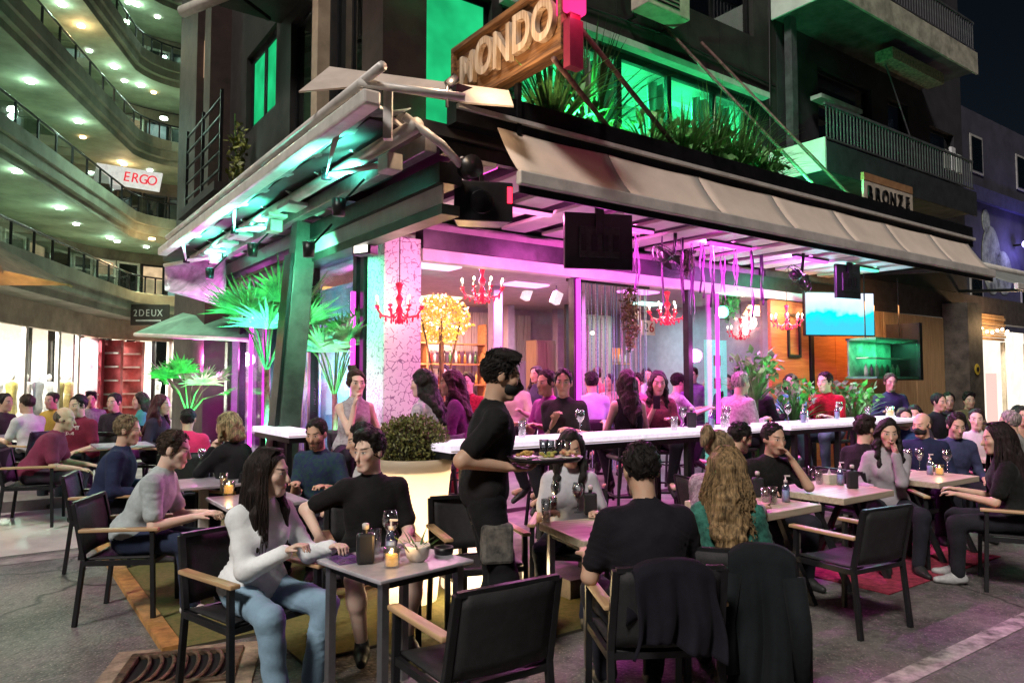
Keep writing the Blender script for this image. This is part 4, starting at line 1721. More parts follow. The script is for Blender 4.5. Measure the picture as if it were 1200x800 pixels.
# ------------------------------------------------------------------ plants
def spiky_plant(nb, hgt, spread, wdt, seed, droop=.5):
    r = random.Random(seed)
    mb = MB()
    for i in range(nb):
        a = r.uniform(0, 6.283)
        el = r.uniform(.25, 1.0)
        L_ = hgt * r.uniform(.6, 1.1)
        out = spread * (1.1 - el) + .05
        w = wdt * r.uniform(.6, 1.2)
        pts = []
        b0 = r.uniform(0, .08)
        for k in range(6):
            t = k / 5
            rr_ = b0 + out * t * (1 + .3 * t)
            z = L_ * (el * t + (1 - el) * .6 * t) - droop * L_ * (1 - el * .7) * t ** 2.4
            pts.append(Vector((math.cos(a) * rr_, math.sin(a) * rr_, z)))
        sd_ = Vector((-math.sin(a), math.cos(a), 0))
        vs = []
        for k, q in enumerate(pts):
            ww = w * (1 - (k / 5) ** 1.6) * (.5 + min(1, k / 1.5) * .5) + .0006
            vs += [q - sd_ * ww, q + Vector((0, 0, -ww * .4)), q + sd_ * ww]
        fs = []
        for k in range(5):
            fs += [(k * 3, k * 3 + 1, k * 3 + 4, k * 3 + 3), (k * 3 + 1, k * 3 + 2, k * 3 + 5, k * 3 + 4)]
        mb._add(vs, fs)
    return mb


def leafy(mb, n, c, r, size, rg, shell=.55):
    """leaf sized quads through an ellipsoid volume"""
    for i in range(n):
        while True:
            q = Vector((rg.uniform(-1, 1), rg.uniform(-1, 1), rg.uniform(-1, 1)))
            if shell < q.length < 1:
                break
        p = Vector(c) + Vector((q[0] * r[0], q[1] * r[1], q[2] * r[2]))
        a = Vector((rg.gauss(0, 1), rg.gauss(0, 1), rg.gauss(0, 1) + .4)).normalized()
        b = a.orthogonal().normalized()
        b.rotate(Matrix.Rotation(rg.uniform(0, 6.28), 3, a))
        s_ = size * rg.uniform(.6, 1.3)
        mb._add([p, p + a * s_ * .5 + b * s_ * .28, p + a * s_, p + a * s_ * .5 - b * s_ * .28], [(0, 1, 2, 3)])
    return mb


def fan_palm(n, seed, leafr=.42, hgt=1.6):
    r = random.Random(seed)
    stems, leaves = MB(), []
    for i in range(n):
        a = 6.283 * i / n + r.uniform(-.3, .3)
        el = r.uniform(.35, 1.25)
        L_ = r.uniform(.45, .75)
        tip = Vector((math.cos(a) * math.cos(el) * L_, math.sin(a) * math.cos(el) * L_, hgt * .62 + math.sin(el) * L_))
        stems.tube([(0, 0, hgt * .55), tuple(Vector((0, 0, hgt * .6)).lerp(tip, .5) + Vector((0, 0, .06))), tuple(tip)], .011, 5)
        ax = (tip - Vector((0, 0, hgt * .6))).normalized()
        sd_ = ax.cross(Vector((0, 0, 1))).normalized()
        lf = MB()
        nb = 20
        for k in range(nb):
            t = -1.35 + 2.7 * k / (nb - 1)
            dr = ax * math.cos(t) + sd_ * math.sin(t)
            le = leafr * r.uniform(.85, 1.05) * (1 - .12 * abs(t))
            nn = ax.cross(sd_)
            w = sd_ * math.cos(t) - ax * math.sin(t)
            p1 = tip + dr * le * .55 + nn * .02
            p2 = tip + dr * le - Vector((0, 0, .07 * r.uniform(.4, 1.6)))
            lf._add([tip, p1 + w * .02, p2, p1 - w * .02], [(0, 1, 2, 3)])
        leaves.append(lf)
    return stems, leaves


GREENB = mat('leaf_bright', (.13, .38, .10), .45, var=.35, vs=7, spec=.4)
pk = [(.70, -1.9, 90, 1.15, .85, .018), (1.25, -1.8, 110, 1.45, .85, .018), (1.95, -1.9, 60, .75, .6, .015), (2.5, -1.85, 90, .95, .7, .016), (3.0, -1.85, 120, 1.2, .75, .015), (3.45, -1.85, 130, 1.15, .75, .015), (3.85, -1.85, 90, .75, .5, .015)]
plabels = ['arching spiky roof plant nearest the wooden sign', 'tall spiky roof plant with dark heart in front of the green glass', 'low drooping roof plant between the taller tufts',
           'grassy roof plant below the middle green pane', 'dense leafy roof plant spilling over the dark fascia', 'thick bright roof plant with many narrow leaves', 'roof plant beside the green end wall of the balcony']
for i, (x, y, nb, hg, sp_, wd) in enumerate(pk):
    t = bthing('roof_plant', plabels[i], 'plant', x, y, 3.52, 'plants on the canopy roof')
    MB().box(-.3, .3, -.13, .13, 0, .2).build('trough', STEEL, t, bevel=.01)
    spiky_plant(nb, hg, sp_, wd, 40 + i).build('leaves', GREENB if i != 1 else GREEND, t, smooth=True, loc=(0, 0, .2))
    leafy(MB(), 60 if i < 3 else 220, (0, 0, .42), (.42, .25, .30), .13, random.Random(i), .2).build('undergrowth', GREENB, t)
for i, x in enumerate((1.0, 2.2, 3.3, 4.6)):
    fl = bthing('green_floodlight', 'small floodlight on the roof shining green on plants and wall', 'floodlight', x, -2.03, 3.53, 'green floodlights on the roof')
    MB().box(-.08, .08, -.05, .05, .06, .18).build('housing', BLACKP, fl, bevel=.008)
    MB().box(-.02, .02, -.02, .02, 0, .059).build('foot', BLACKP, fl)
    MB().box(-.07, .07, .051, .055, .07, .17).build('lens', emis('green_lens', (.1, 1, .4), 4), fl)
    lamp('SPOT', (0, .07, .16), 700 if i < 3 else 120, (.05, 1.0, .30), fl, .05, rot=(0 if i < 3 else .9, .8, .75), spot=2.9)

fl = bthing('wall_washer', 'green wall washer lamp lighting the pale balcony end', 'floodlight', 5.7, -1.5, 3.52)
MB().box(-.1, .1, -.06, .06, .05, .16).build('housing', BLACKP, fl, bevel=.008)
MB().box(-.02, .02, -.02, .02, 0, .049).build('foot', BLACKP, fl)
lamp('SPOT', (.13, .05, .14), 60, (.06, 1.0, .42), fl, .05, rot=(.75, .55, .95), spot=1.5)

# cables, junction boxes and an air conditioner on the dark upper wall
WIRE = mat('cable_black', (.015, .015, .016), .6)
for k, pth in enumerate((((.6, -.03, 6.45), (2.2, -.03, 6.35), (4.2, -.03, 6.42), (6.9, -.03, 6.3)), ((6.75, -.04, 3.6), (6.72, -.04, 5.0), (6.78, -.04, 8.0)), ((2.0, -.04, 9.5), (2.05, -.04, 6.5), (1.95, -.04, 6.1)))):
    MB().tube(pth, .014, 6).build('cable', WIRE, R, smooth=True)
for k in range(9):
    MB().box(.5 + k * .72, .515 + k * .72, -.004, -.001, 6.1, 7.0).build('cladding_joint', WIRE, R)
ac = bthing('air_conditioner', 'beige air conditioner unit high on the dark wall', 'air conditioner', 3.9, -.32, 6.45)
MB().box(-.42, .42, -.15, .15, 0, .58).build('casing', mat('ac_beige', (.5, .45, .36), .6, var=.15, vs=5), ac, bevel=.015)
for k in range(7):
    MB().box(-.34, .2, -.158, -.151, .08 + k * .06, .105 + k * .06).build('louvre', STEEL, ac)
MB().box(-.36, -.3, .15, .32, -.04, -.001).box(.3, .36, .15, .32, -.04, -.001).build('bracket', STEEL, ac)

a_, b_ = at(214, 14, 9.2), at(268, -8, 8.7)
tl = thing('tube_lamp', 'pale tube lamp projecting from the dark stair tower', 'lamp', a_)
MB().cyl((0, 0, 0), b_ - a_, .075, 12).build('tube', mat('tube_pale', (.6, .56, .5), .5, var=.1), tl, smooth=True)
MB().bar(b_ - a_ + Vector((0, 0, .05)), b_ - a_ + Vector((.25, .75, .05)), .05).build('arm', STEEL, tl)
# ------------------------------------------------------------------ next door: flats with balconies
N_ = bthing('apartment_building', 'dark apartment block with iron railed balconies beside the bar', 'building', 7.0, 0)
OFN = (7.0, 0, 0)
GREYW = mat('grey_wall', (.026, .025, .030), .75, var=.2, vs=2, bump=.15, bs=20)


def nb(mb, name, m, parent=None, **k):
    return mb.build(name, m, parent or N_, off=OFN, **k)


nh = [(8.2, 10.0, 5.0, 7.0), (10.6, 11.4, 4.75, 7.0), (7.6, 10.2, 8.3, 10.4), (12.3, 13.4, 5.0, 6.8)]
nb(wall_cells(MB(), 'y', .0, .3, 7.01, 13.8, 3.4, 14, nh), 'wall', GREYW)
for (a0, a1, z0, z1) in nh:
    w = MB()
    w.box(a0, a1, .08, .14, z0, z0 + .06).box(a0, a1, .08, .14, z1 - .06, z1).box(a0, a0 + .06, .08, .14, z0 + .06, z1 - .06).box(a1 - .06, a1, .08, .14, z0 + .06, z1 - .06)
    wo = nb(w, 'window', STEEL)
    nb(MB().box(a0 + .03, a1 - .03, .10, .115, z0 + .03, z1 - .03), 'pane', GLASSD, wo)
nb(MB().box(7.02, 13.8, 3.0, 3.3, 3.4, 14), 'inner_wall', mat('inner_dark', (.02, .02, .025), .8))
RAIL = mat('rail_grey', (.10, .10, .11), .5, .4, var=.2)
for (z, x0, x1, pr, seg) in ((4.72, 6.75, 11.9, .95, True), (7.45, 6.9, 11.9, 1.05, False)):
    nb(MB().box(x0, x1, -pr, -.003, z, z + .16), 'balcony_slab', mat('balcony_conc', (.07, .068, .065), .75, var=.25, vs=4, bump=.3, bs=25))
    nb(MB().box(x0, x1, -pr - .04, -pr - .003, z - .06, z + (.40 if seg else .36)), 'balcony_fascia', mat('fascia_paint%d' % seg, (.02, .02, .026) if seg else (.36, .33, .27), .7, var=.25, vs=4, bump=.2, bs=20))
    nb(MB().box(x0 - .04, x0 - .003, -pr - .03, -.01, z - .04, z + .45), 'balcony_end', WHITEP)
    zr = z + (.40 if seg else .36)
    rl = nb(MB().box(x0 + .05, x1, -pr, -pr + .03, zr + .58, zr + .62).box(x0 + .05, x1, -pr, -pr + .03, zr + .06, zr + .085), 'railing', RAIL)
    nbal = 52
    bm_ = MB().box(-.009, .009, -.009, .009, 0, .495).mesh('baluster')
    bm_.materials.append(RAIL)
    for i in range(nbal):
        o = link('baluster', bm_, None, rl, loc=Vector((x0 + .1 + i * (x1 - x0 - .15) / (nbal - 1), -pr + .015, zr + .085)) - Vector(OFN))
nb(MB().box(9.0, 10.9, -.9, -.6, 7.02, 7.22), 'rolled_blind', mat('blind', (.25, .2, .14), .8, var=.3, vs=20, bump=.3, bs=30))
nb(MB().tube([(9.1, -.7, 7.1), (9.9, -.8, 5.6), (10.1, -.75, 5.35), (9.3, -.75, 5.2)], .014, 6), 'crank_rod', RAIL)
nb(MB().box(7.05, 7.2, -.25, -.12, 3.5, 14).box(7.35, 7.4, -.09, -.04, 3.5, 14), 'drain_pipe', RAIL)
nb(MB().box(7.8, 9.1, -.3, -.1, 6.25, 6.32), 'tube_lamp', mat('tube_grey', (.5, .5, .5), .4))
for i in range(3):                                            # laundry and chairs on the far end
    nb(MB().box(11.1 + i * .25, 11.28 + i * .25, -.8, -.75, 5.5, 5.86 + .1 * (i % 2)), 'hung_laundry', mat('laundry%d' % i, ((.3, .32, .28), (.6, .6, .62), (.5, .55, .5))[i], .8, var=.1), bevel=.01)
# sign on the canopy roof
_s = face(1040, 249, 'y', -2.0)
s2 = bthing('shop_sign', 'small tan sign board with dark letters on the canopy roof', 'sign', _s.x - .1, -2.0, _s.z)
for x_ in (-.4, .6):
    MB().box(x_, x_ + .04, 0, .04, 3.52 - _s.z, .3).build('post', STEEL, s2)
MB().box(-.55, .75, -.03, .0, .02, .34).build('board', mat('sign_pale', (.55, .47, .38), .6, var=.15, vs=6), s2)
MB().box(-.55, .75, -.035, .01, .341, .44).build('top_band', mat('sign_tan', (.36, .19, .09), .6, var=.15, vs=6), s2)
for i, ch in enumerate('BRONZE'):
    me = text_mesh(ch, .27, .02, 'letter', .8)
    me.transform(Matrix.Rotation(math.pi / 2, 4, 'X'))
    link('letter', me, STEEL, s2, loc=(-.42 + i * .20, -.042, .17))
# mural house far right
mh = thing('mural_building', 'grey rendered building with faded painted mural behind the flats', 'building', (13.4, 20.5, 0), TH)
MB().box(-1.5, 14, 0, 3, 0, 9.2).build('wall', mat('mural_wall', (.05, .048, .07), .8, var=.2, vs=1.2, bump=.15, bs=10), mh)
MB().box(-1.5, 14, -.12, -.003, 6.6, 7.0).build('string_course', mat('mural_band', (.05, .05, .12), .7), mh)
PALEG = mat('mural_pale', (.28, .32, .24), .8, var=.35, vs=3)
for (x, z, rx, rz) in ((.6, 5.0, .65, 1.0), (.3, 6.1, .26, .35), (1.4, 4.7, .6, .65)):
    MB().lathe([(1, 0), (1, .01)], 24, M=Matrix.Translation((x, -.004, z)) @ Matrix.Diagonal((rx, 1, rz, 1)) @ Matrix.Rotation(math.pi / 2, 4, 'X')).build('painted_shape', PALEG, mh)
for (x, z) in ((-.9, 3.4), (2.6, 3.4), (2.6, 7.4), (-.6, 7.4)):
    w = MB().box(x, x + .8, -.03, -.004, z, z + 1.1).build('window', mat('win_frame_pale', (.35, .34, .32), .6), mh)
    MB().box(x + .07, x + .73, -.04, -.031, z + .07, z + 1.03).build('pane', GLASSD, w)
MB().sphere((2.2, -.35, 5.6), .12, 10, 7).build('fill_lamp', emis('fill_blue', (.4, .35, 1), 3), mh, smooth=True)  # added globe and arm, only there to carry the blue fill light
MB().bar((2.2, 0, 5.6), (2.2, -.3, 5.6), .05).build('fill_lamp_arm', STEEL, mh)
lamp('POINT', (2.2, -.6, 5.5), 40, (.3, .25, 1.0), mh, .12)  # blue violet fill on the mural wall, without a known source

# shop at the right end of the terrace
sp = bthing('corner_shop', 'brightly lit shop front with wooden slat header at the end of the terrace', 'shop', 9.3, 0)
OFS = (9.3, 0, 0)


def sb(mb, name, m, parent=None, **k):
    return mb.build(name, m, parent or sp, off=OFS, **k)


ORW = wood('orange_wood', (.34, .10, .025), (.50, .18, .05), .45, axis=0, coat=.1)
TANW = wood('tan_wood', (.30, .17, .08), (.46, .29, .15), .5, axis=2)
for i, (x0, x1, m_) in enumerate(((6.62, 7.66, ORW), (7.80, 8.45, ORW), (8.46, 9.05, ORW), (9.06, 10.1, TANW), (10.11, 11.3, TANW), (11.31, 12.5, TANW))):
    sb(MB().box(x0, x1, -.06, 0, .05, 2.8), 'wall_panel', m_, bevel=.008)
sb(MB().box(7.68, 7.78, -.08, .0, .05, 2.9), 'mullion', STEEL)
sb(MB().box(7.05, 7.09, -.09, -.061, 1.9, 2.6).box(7.36, 7.40, -.09, -.061, 1.9, 2.6).box(7.09, 7.36, -.09, -.061, 1.9, 1.94).box(7.09, 7.36, -.09, -.061, 2.56, 2.6), 'wall_frame', STEEL)
sb(MB().box(6.6, 19.5, .0, .2, 2.82, 3.39), 'header', mat('shop_header', (.06, .05, .05), .6, var=.2))
sb(MB().box(12.55, 13.2, -.5, -.02, 0, 3.1), 'column', mat('shop_column', (.07, .06, .05), .6, var=.3, vs=5, bump=.3, bs=20))
for i in range(9):
    sb(MB().box(13.22, 15.4, -.1 - .03 * (i % 2), -.06, 2.42 + i * .065, 2.47 + i * .065), 'slat', TANW)
sb(MB().box(13.25, 19.4, .9, 1.0, .0, 2.8), 'lit_back_wall', emis('shop_white', (1.0, .90, .74), .62, .3))
for x in (13.3, 14.3, 15.5, 16.8):
    sb(MB().box(x, x + .06, -.05, .03, .05, 2.4), 'mullion', mat('shop_mull', (.5, .42, .34), .5))
sb(MB().box(15.0, 15.4, .5, .55, .6, 1.9), 'display_panel', emis('display_teal', (.1, .75, .55), .8))
sb(MB().box(16.0, 16.5, .5, .55, .5, 1.7), 'display_panel', emis('display_rose', (.9, .45, .4), .7))
MB().lathe([(.11, 0), (.11, .012)], 20, M=Matrix.Translation((3.55, -.515, 1.75)) @ Matrix.Rotation(math.pi / 2, 4, 'X')).build('painted_ring', mat('ring_yellow', (.5, .36, .03), .6), sp)
MB().lathe([(.05, 0), (.05, .012)], 16, M=Matrix.Translation((3.55, -.53, 1.75)) @ Matrix.Rotation(math.pi / 2, 4, 'X')).build('ring_centre', STEEL, sp)
lamp('AREA', (6.0, -.4, 2.4), 70, (1, .85, .62), sp, (3.2, .4), rot=(0, -.5, -1))
lamp('AREA', (-1.0, -.8, 2.75), 34, (1, .42, .14), sp, (2.0, .2), rot=(0, .8, -.6))
# green lit glass cabinet hung in front of it
cbn = bthing('glass_cabinet', 'wall hung green lit glass cabinet with black side cheek', 'cabinet', 8.75, -.75, 1.55)
MB().box(-.75, .62, -.25, .25, 0, .04).box(-.75, .62, -.25, .25, .62, .66).build('shelf', mat('cab_green', (.10, .30, .2), .4, var=.2), cbn)
MB().box(-.74, .6, .2, .23, .04, .62).build('back', mat('cab_back', (.15, .3, .22), .5, var=.3, vs=4), cbn)
MB().box(.621, .72, -.28, .28, -.02, .95).build('side_cheek', BLACKP, cbn)
MB().box(-.73, .61, -.24, -.23, .04, .62).build('front_glass', GLASS, cbn)
MB().box(-.7, .6, -.1, .1, .33, .345).build('inner_shelf', WHITEM, cbn)
for i in range(7):
    MB().lathe([(.03, 0), (.035, .05), (.03, .14), (.012, .17), (.012, .2)], 8, c=(-.6 + i * .17, 0, .041)).build('bottle', mat('cab_bottle%d' % (i % 3), ((.3, .4, .3), (.1, .1, .1), (.5, .5, .4))[i % 3], .2), cbn, smooth=True)
for x in (-.6, .5):
    MB().cyl((x, 0, .66), (x, 0, 1.72), .012, 6).build('hanger', STEEL, cbn)
lamp('AREA', (0, -.05, .60), 9, (.1, 1, .45), cbn, (1.1, .2), rot=(0, 0, -1))
# small grey awning beyond
a3 = bthing('grey_awning', 'short grey awning with pale bar beyond the beige awning', 'awning', 9.0, -1.9, .08)
MB().grid(lambda a, b: (-.2 + a * 5, .0 - b * .75, 3.28 - .42 * b - .03 * math.sin(b * 3.14)), 12, 5).build('fabric', mat('grey_fab', (.20, .21, .20), .8, var=.1), a3, solid=.006, smooth=True)
MB().box(-.2, 4.8, -.80, -.74, 2.78, 2.87).build('front_bar', WHITEM, a3, bevel=.01)
MB().cyl((-.2, 0.0, 3.30), (4.8, 0.0, 3.30), .06, 10).build('roller', WHITEM, a3, smooth=True)
for x in (.2, 4.4):
    MB().bar((x, 0, 3.2), (x, 2.0, 3.35), .06).build('bracket', STEEL, a3)

# ------------------------------------------------------------------ the shopping arcade on the left
poly = [Vector(q) for q in ((-10.0, 7.0, 0), (-10.6, 10, 0), (-11.5, 14, 0), (-12.5, 19, 0), (-13.4, 23.5, 0), (-14.0, 26.6, 0))]
for k in range(1, 9):                                       # rounded inner corner
    t = math.pi / 2 * k / 8
    poly.append(Vector((-14.0 + 2.0 * (1 - math.cos(t)), 26.6 + 2.1 * math.sin(t), 0)))
poly += [Vector((-9.5, 28.8, 0)), Vector((-7.0, 29.0, 0)), Vector((-4.0, 29.2, 0))]
nrm = []
for i in range(len(poly)):
    d_ = (poly[min(i + 1, len(poly) - 1)] - poly[max(i - 1, 0)]).normalized()
    nrm.append(Vector((-d_.y, d_.x, 0)))                    # away from the court


def offs(i, o, z):
    q = poly[i] + nrm[i] * o
    return Vector((q.x, q.y, z))


AR = thing('shopping_arcade', 'multi storey shopping arcade with curved open galleries and downlights', 'building', (-12, 24, 0))
OA = Vector((-12, 24, 0))
ARC = mat('arcade_render', (.31, .33, .25), .7, var=.2, vs=.7, bump=.15, bs=8)
SOFF = mat('arcade_soffit', (.20, .20, .17), .6, var=.15, vs=1)
ARW = mat('arcade_wall', (.15, .12, .09), .6, var=.3, vs=.9)
GLR = glass('rail_glass', (.66, .80, .74), .24)
levels = [3.85, 6.85, 9.95, 13.15, 16.3]
for li, z in enumerate(levels):
    m_ = MB()
    prof = [(0.12, 0), (0.12, .22), (0.0, .26), (0.0, .55), (-.07, .58), (-.07, .95), (.05, .99), (.25, .99), (.25, .3), (3.2, .3), (3.2, .0)]
    vs, fs = [], []
    n_ = len(prof)
    for i in range(len(poly)):
        vs += [offs(i, o_, z + h_) - OA for (o_, h_) in prof]
    for i in range(len(poly) - 1):
        for k in range(n_):
            k2 = (k + 1) % n_
            fs.append((i * n_ + k, i * n_ + k2, (i + 1) * n_ + k2, (i + 1) * n_ + k))
    m_._add(vs, fs).build('gallery_slab', ARC, AR)
    # railing: handrail, posts, glass
    if li < 4:
        hr = MB().tube([offs(i, .12, z + 1.62) - OA for i in range(len(poly))], .035, 6).build('handrail', STEEL, AR)
        for i in range(len(poly) - 1):
            a, b = offs(i, .12, z + 1.0) - OA, offs(i + 1, .12, z + 1.0) - OA
            nn = max(1, round((b - a).length / 1.25))
            for k in range(nn):
                p, q = a.lerp(b, k / nn), a.lerp(b, (k + 1) / nn)
                MB().box(-.025, .025, -.025, .025, 0, .6, Matrix.Translation(p)).build('rail_post', STEEL, AR)
                e_ = (q - p).normalized() * .05
                MB().quad(p + e_, q - e_, q - e_ + Vector((0, 0, .55)), p + e_ + Vector((0, 0, .55))).build('rail_panel', GLR, AR)
    # rear shop walls of the gallery
    if li < 4:
        rg = random.Random(li)
        for i in range(len(poly) - 1):
            a, b = offs(i, 3.0, z + .3) - OA, offs(i + 1, 3.0, z + .3) - OA
            L_ = (b - a).length
            d_ = (b - a) / L_
            nn = max(1, round(L_ / 1.6))
            up = Vector((0, 0, 1))
            MB().quad(a, b, b + up * 2.8, a + up * 2.8).build('gallery_wall', ARW, AR)
            for k in range(nn):
                p, q = a + d_ * (L_ * (k + .08) / nn), a + d_ * (L_ * (k + .92) / nn)
                ins = -Vector((-d_.y, d_.x, 0)) * .05
                lit = rg.random()
                pm_ = GLASSD if lit < .45 else (emis('gal_warm', (1, .72, .42), .32, .7) if lit < .62 else (emis('gal_cool', (.6, .85, .78), .28, .7) if lit < .8 else mat('gal_dark', (.05, .05, .05), .2)))
                wn = MB().quad(p + ins, q + ins, q + ins + up * 2.2, p + ins + up * 2.2).build('shop_window', pm_, AR)
                fb = MB()
                for pp in (p, q):
                    fb.bar(pp + ins * 1.6, pp + ins * 1.6 + up * 2.25, .07)
                fb.bar(p + ins * 1.6 + up * 2.2, q + ins * 1.6 + up * 2.2, .08)
                fb.build('frame', STEEL if rg.random() < .6 else WHITEM, wn)
# downlights on the soffits
dl = [(73, 5, 13.15, 0), (95, 30, 13.15, 1), (134, 78, 13.15, 0), (165, 100, 13.15, 0), (192, 138, 9.95, 0), (92, 142, 9.95, 0), (145, 192, 9.95, 1), (70, 243, 6.85, 0), (129, 278, 6.85, 0), (20, 200, 6.85, 0), (160, 5, 16.3, 0),
      (35, 95, 9.95, 0), (178, 279, 6.85, 1)]
cold, warm_ = (.80, 1.0, .88), (1.0, .62, .30)
for (px, py, z, wm) in dl:
    q = gnd(px, py, z - .01) - OA
    MB().lathe([(.11, -.05), (.11, 0)], 16, c=q).build('downlight', emis('dl_warm', warm_, 16) if wm else emis('dl_cold', cold, 16), AR)
    lamp('SPOT', q + Vector((0, 0, -.06)), 420 if wm else 460, warm_ if wm else (.62, 1.0, .76), AR, .1, rot=(0, 0, -1), spot=2.8)
    lamp('POINT', q + Vector((0, 0, -.28)), 9 if not wm else 16, warm_ if wm else (.55, 1.0, .72), AR, .1)
for li, z in enumerate(levels[1:]):                          # further small downlights along the galleries
    for i in range(2, len(poly) - 1, 2):
        q = offs(i, 1.2, z - .01).lerp(offs(i + 1, 1.2, z - .01), .35 + .1 * li) - OA
        MB().lathe([(.09, -.04), (.09, 0)], 12, c=q).build('downlight', emis('dl_cold', cold, 16) if (i + li) % 5 else emis('dl_warm', warm_, 16), AR)
        lamp('SPOT', q + Vector((0, 0, -.06)), 60, (.62, 1.0, .76), AR, .1, rot=(0, 0, -1), spot=2.7)
# ground floor shops
SHOPW = mat('shop_inner', (.72, .70, .64), .6, var=.06)
for i in range(1, len(poly) - 1):
    a, b = offs(i, 1.2, .02) - OA, offs(i + 1, 1.2, .02) - OA
    L_ = (b - a).length
    d_ = (b - a) / L_
    n2 = Vector((-d_.y, d_.x, 0))
    up = Vector((0, 0, 1))
    MB().quad(a + n2 * 2.4, b + n2 * 2.4, b + n2 * 2.4 + up * 3.8, a + n2 * 2.4 + up * 3.8).build('shop_back', SHOPW, AR)
    MB().bar(a + up * 3.45, b + up * 3.45, .2, .75).build('shop_header', mat('shop_head', (.42, .36, .27), .6, var=.2, vs=1), AR)
    nn = max(1, round(L_ / 1.9))
    for k in range(nn):
        p, q = a + d_ * (L_ * k / nn), a + d_ * (L_ * (k + 1) / nn)
        MB().bar(p, p + up * 3.1, .12).build('shop_post', WHITEM if (i + k) % 3 else STEEL, AR)
        MB().quad(p + d_ * .08, q - d_ * .08, q - d_ * .08 + up * 3.05, p + d_ * .08 + up * 3.05).build('shop_pane', GLASS, AR)
        MB().bar(p + d_ * .1 + up * .2, q - d_ * .1 + up * .2, .06, .3).build('shop_plinth', WHITEP, AR)
    MB().bar(a + n2 * 1.1 + up * 3.72, b + n2 * 1.1 + up * 3.72, .35, .04).build('shop_light', emis('shop_strip', (1, .95, .84), 3.0), AR)
    mid = (a + b) / 2 + n2 * 1.1 + up * 3.6
    lamp('AREA', mid, 330 * max(.4, L_ / 4), (1, .95, .85), AR, (max(.6, L_ * .7), .4), rot=(-n2.x * .8, -n2.y * .8, -1))
# clothes and figures in the shop windows
gc = [(.55, .45, .05), (.6, .55, .5), (.45, .05, .08), (.05, .06, .08), (.7, .7, .68), (.35, .3, .1), (.5, .08, .3), (.1, .2, .25)]
rg = random.Random(4)
for i in range(2, len(poly) - 1):
    a, b = offs(i, 1.9, .05) - OA, offs(i + 1, 1.9, .05) - OA
    L_ = (b - a).length
    for k in range(max(1, int(L_ / .8))):
        p = a.lerp(b, (k + .5) / max(1, int(L_ / .8)))
        c = gc[rg.randrange(len(gc))]
        hgt = rg.uniform(.85, 1.05)
        m_ = MB().lathe([(.05, .25), (.17 * hgt, .55), (.13, 1.0), (.17, 1.30), (.16, 1.40), (.04, 1.45)], 10, c=p).build('mannequin', mat('garment_%s' % (c,), c, .8, var=.25, vs=4), AR, smooth=True)
        MB().sphere(p + Vector((0, 0, 1.58)), (.075, .085, .11), 8, 6).build('mannequin_head', WHITEP, m_, smooth=True)
        MB().cyl(p, p + Vector((0, 0, .3)), .03, 6).build('mannequin_stand', STEEL, m_)
# red shelving bay and ladder rack seen beside the white bay
for (px, w_, d_, c) in ((112, .5, 26.2, (.42, .05, .08)), (128, .9, 26.6, (.38, .05, .06)), (155, .8, 27.6, (.45, .10, .10))):
    q = at(px, 440, d_) - OA
    MB().box(-w_ / 2, w_ / 2, -.1, .1, .1, 3.0, Matrix.Translation((q.x, q.y, 0))).build('display_bay', mat('bay_%s' % (c,), c, .6, var=.25, vs=2), AR)
    for k in range(5):
        MB().box(-w_ / 2 + .05, w_ / 2 - .05, -.2, -.11, .5 + k * .5, .56 + k * .5, Matrix.Translation((q.x, q.y, 0))).build('display_shelf', WHITEM, AR)
q = at(104, 440, 25.6)
bn = thing('tall_banner', 'tall narrow white and red banner standing at the shop entrance', 'banner', (q.x, q.y, .02))
MB().box(-.32, .32, -.02, .02, .1, 3.0).build('banner_sheet', mat('banner', (.62, .55, .6), .7, vs=1.1, col2=(.55, .06, .12)), bn)
MB().box(-.3, .3, -.15, .15, 0, .1).build('base', STEEL, bn)

# signs on the arcade
es = thing('insurance_sign', 'white hanging sign with red capital letters under the gallery', 'sign', at(150, 208, 27.2))
es.rotation_euler = (0, math.radians(10), math.radians(-4))
MB().box(-1.32, 1.32, -.03, .03, -.36, .36).build('board', mat('ergo_board', (.75, .72, .72), .5, emit=(1, .95, .95), es=.25), es)
for i, ch in enumerate('ERGO'):
    me = text_mesh(ch, .52, .02, 'letter')
    me.transform(Matrix.Rotation(math.pi / 2, 4, 'X'))
    link('letter', me, mat('ergo_red', (.6, .02, .04), .5, emit=(1, .02, .05), es=.3), es, loc=(-.02 + i * .34, -.05, 0))
ds = thing('shop_name_board', 'black shop board with white capitals on the lowest gallery edge', 'sign', at(176, 369, 26.6))
MB().box(-.70, .70, -.04, .04, -.38, .38).build('board', mat('deux_board', (.05, .035, .03), .5), ds)
for i, ch in enumerate('2DEUX'):
    me = text_mesh(ch, .36, .02, 'letter', .8)
    me.transform(Matrix.Rotation(math.pi / 2, 4, 'X'))
    link('letter', me, mat('letter_white', (.75, .72, .68), .5), ds, loc=(-.52 + i * .225, -.055, .06))
MB().box(-.5, .42, -.05, -.041, -.24, -.18).build('underline', mat('letter_white', (.75, .72, .68)), ds)
MB().box(-.05, .05, .04, .7, .0, .08).build('arm', STEEL, ds)
for i, (px, py) in enumerate(((97, 326), (124, 333))):
    nf = thing('notice_frame', ('glazed notice frame on the railing, the one further along the straight gallery', 'glazed notice frame on the railing nearer the rounded gallery corner')[i], 'notice', at(px, py, 25.0 + i * 1.4))
    nf.rotation_euler.z = math.radians(75 - i * 50)
    MB().box(-.34, .34, -.02, .02, -.36, .36).build('frame', WHITEM, nf)
    MB().box(-.27, .27, -.03, -.021, -.29, .29).build('sheet', mat('notice_dark', (.1, .1, .09), .4), nf)
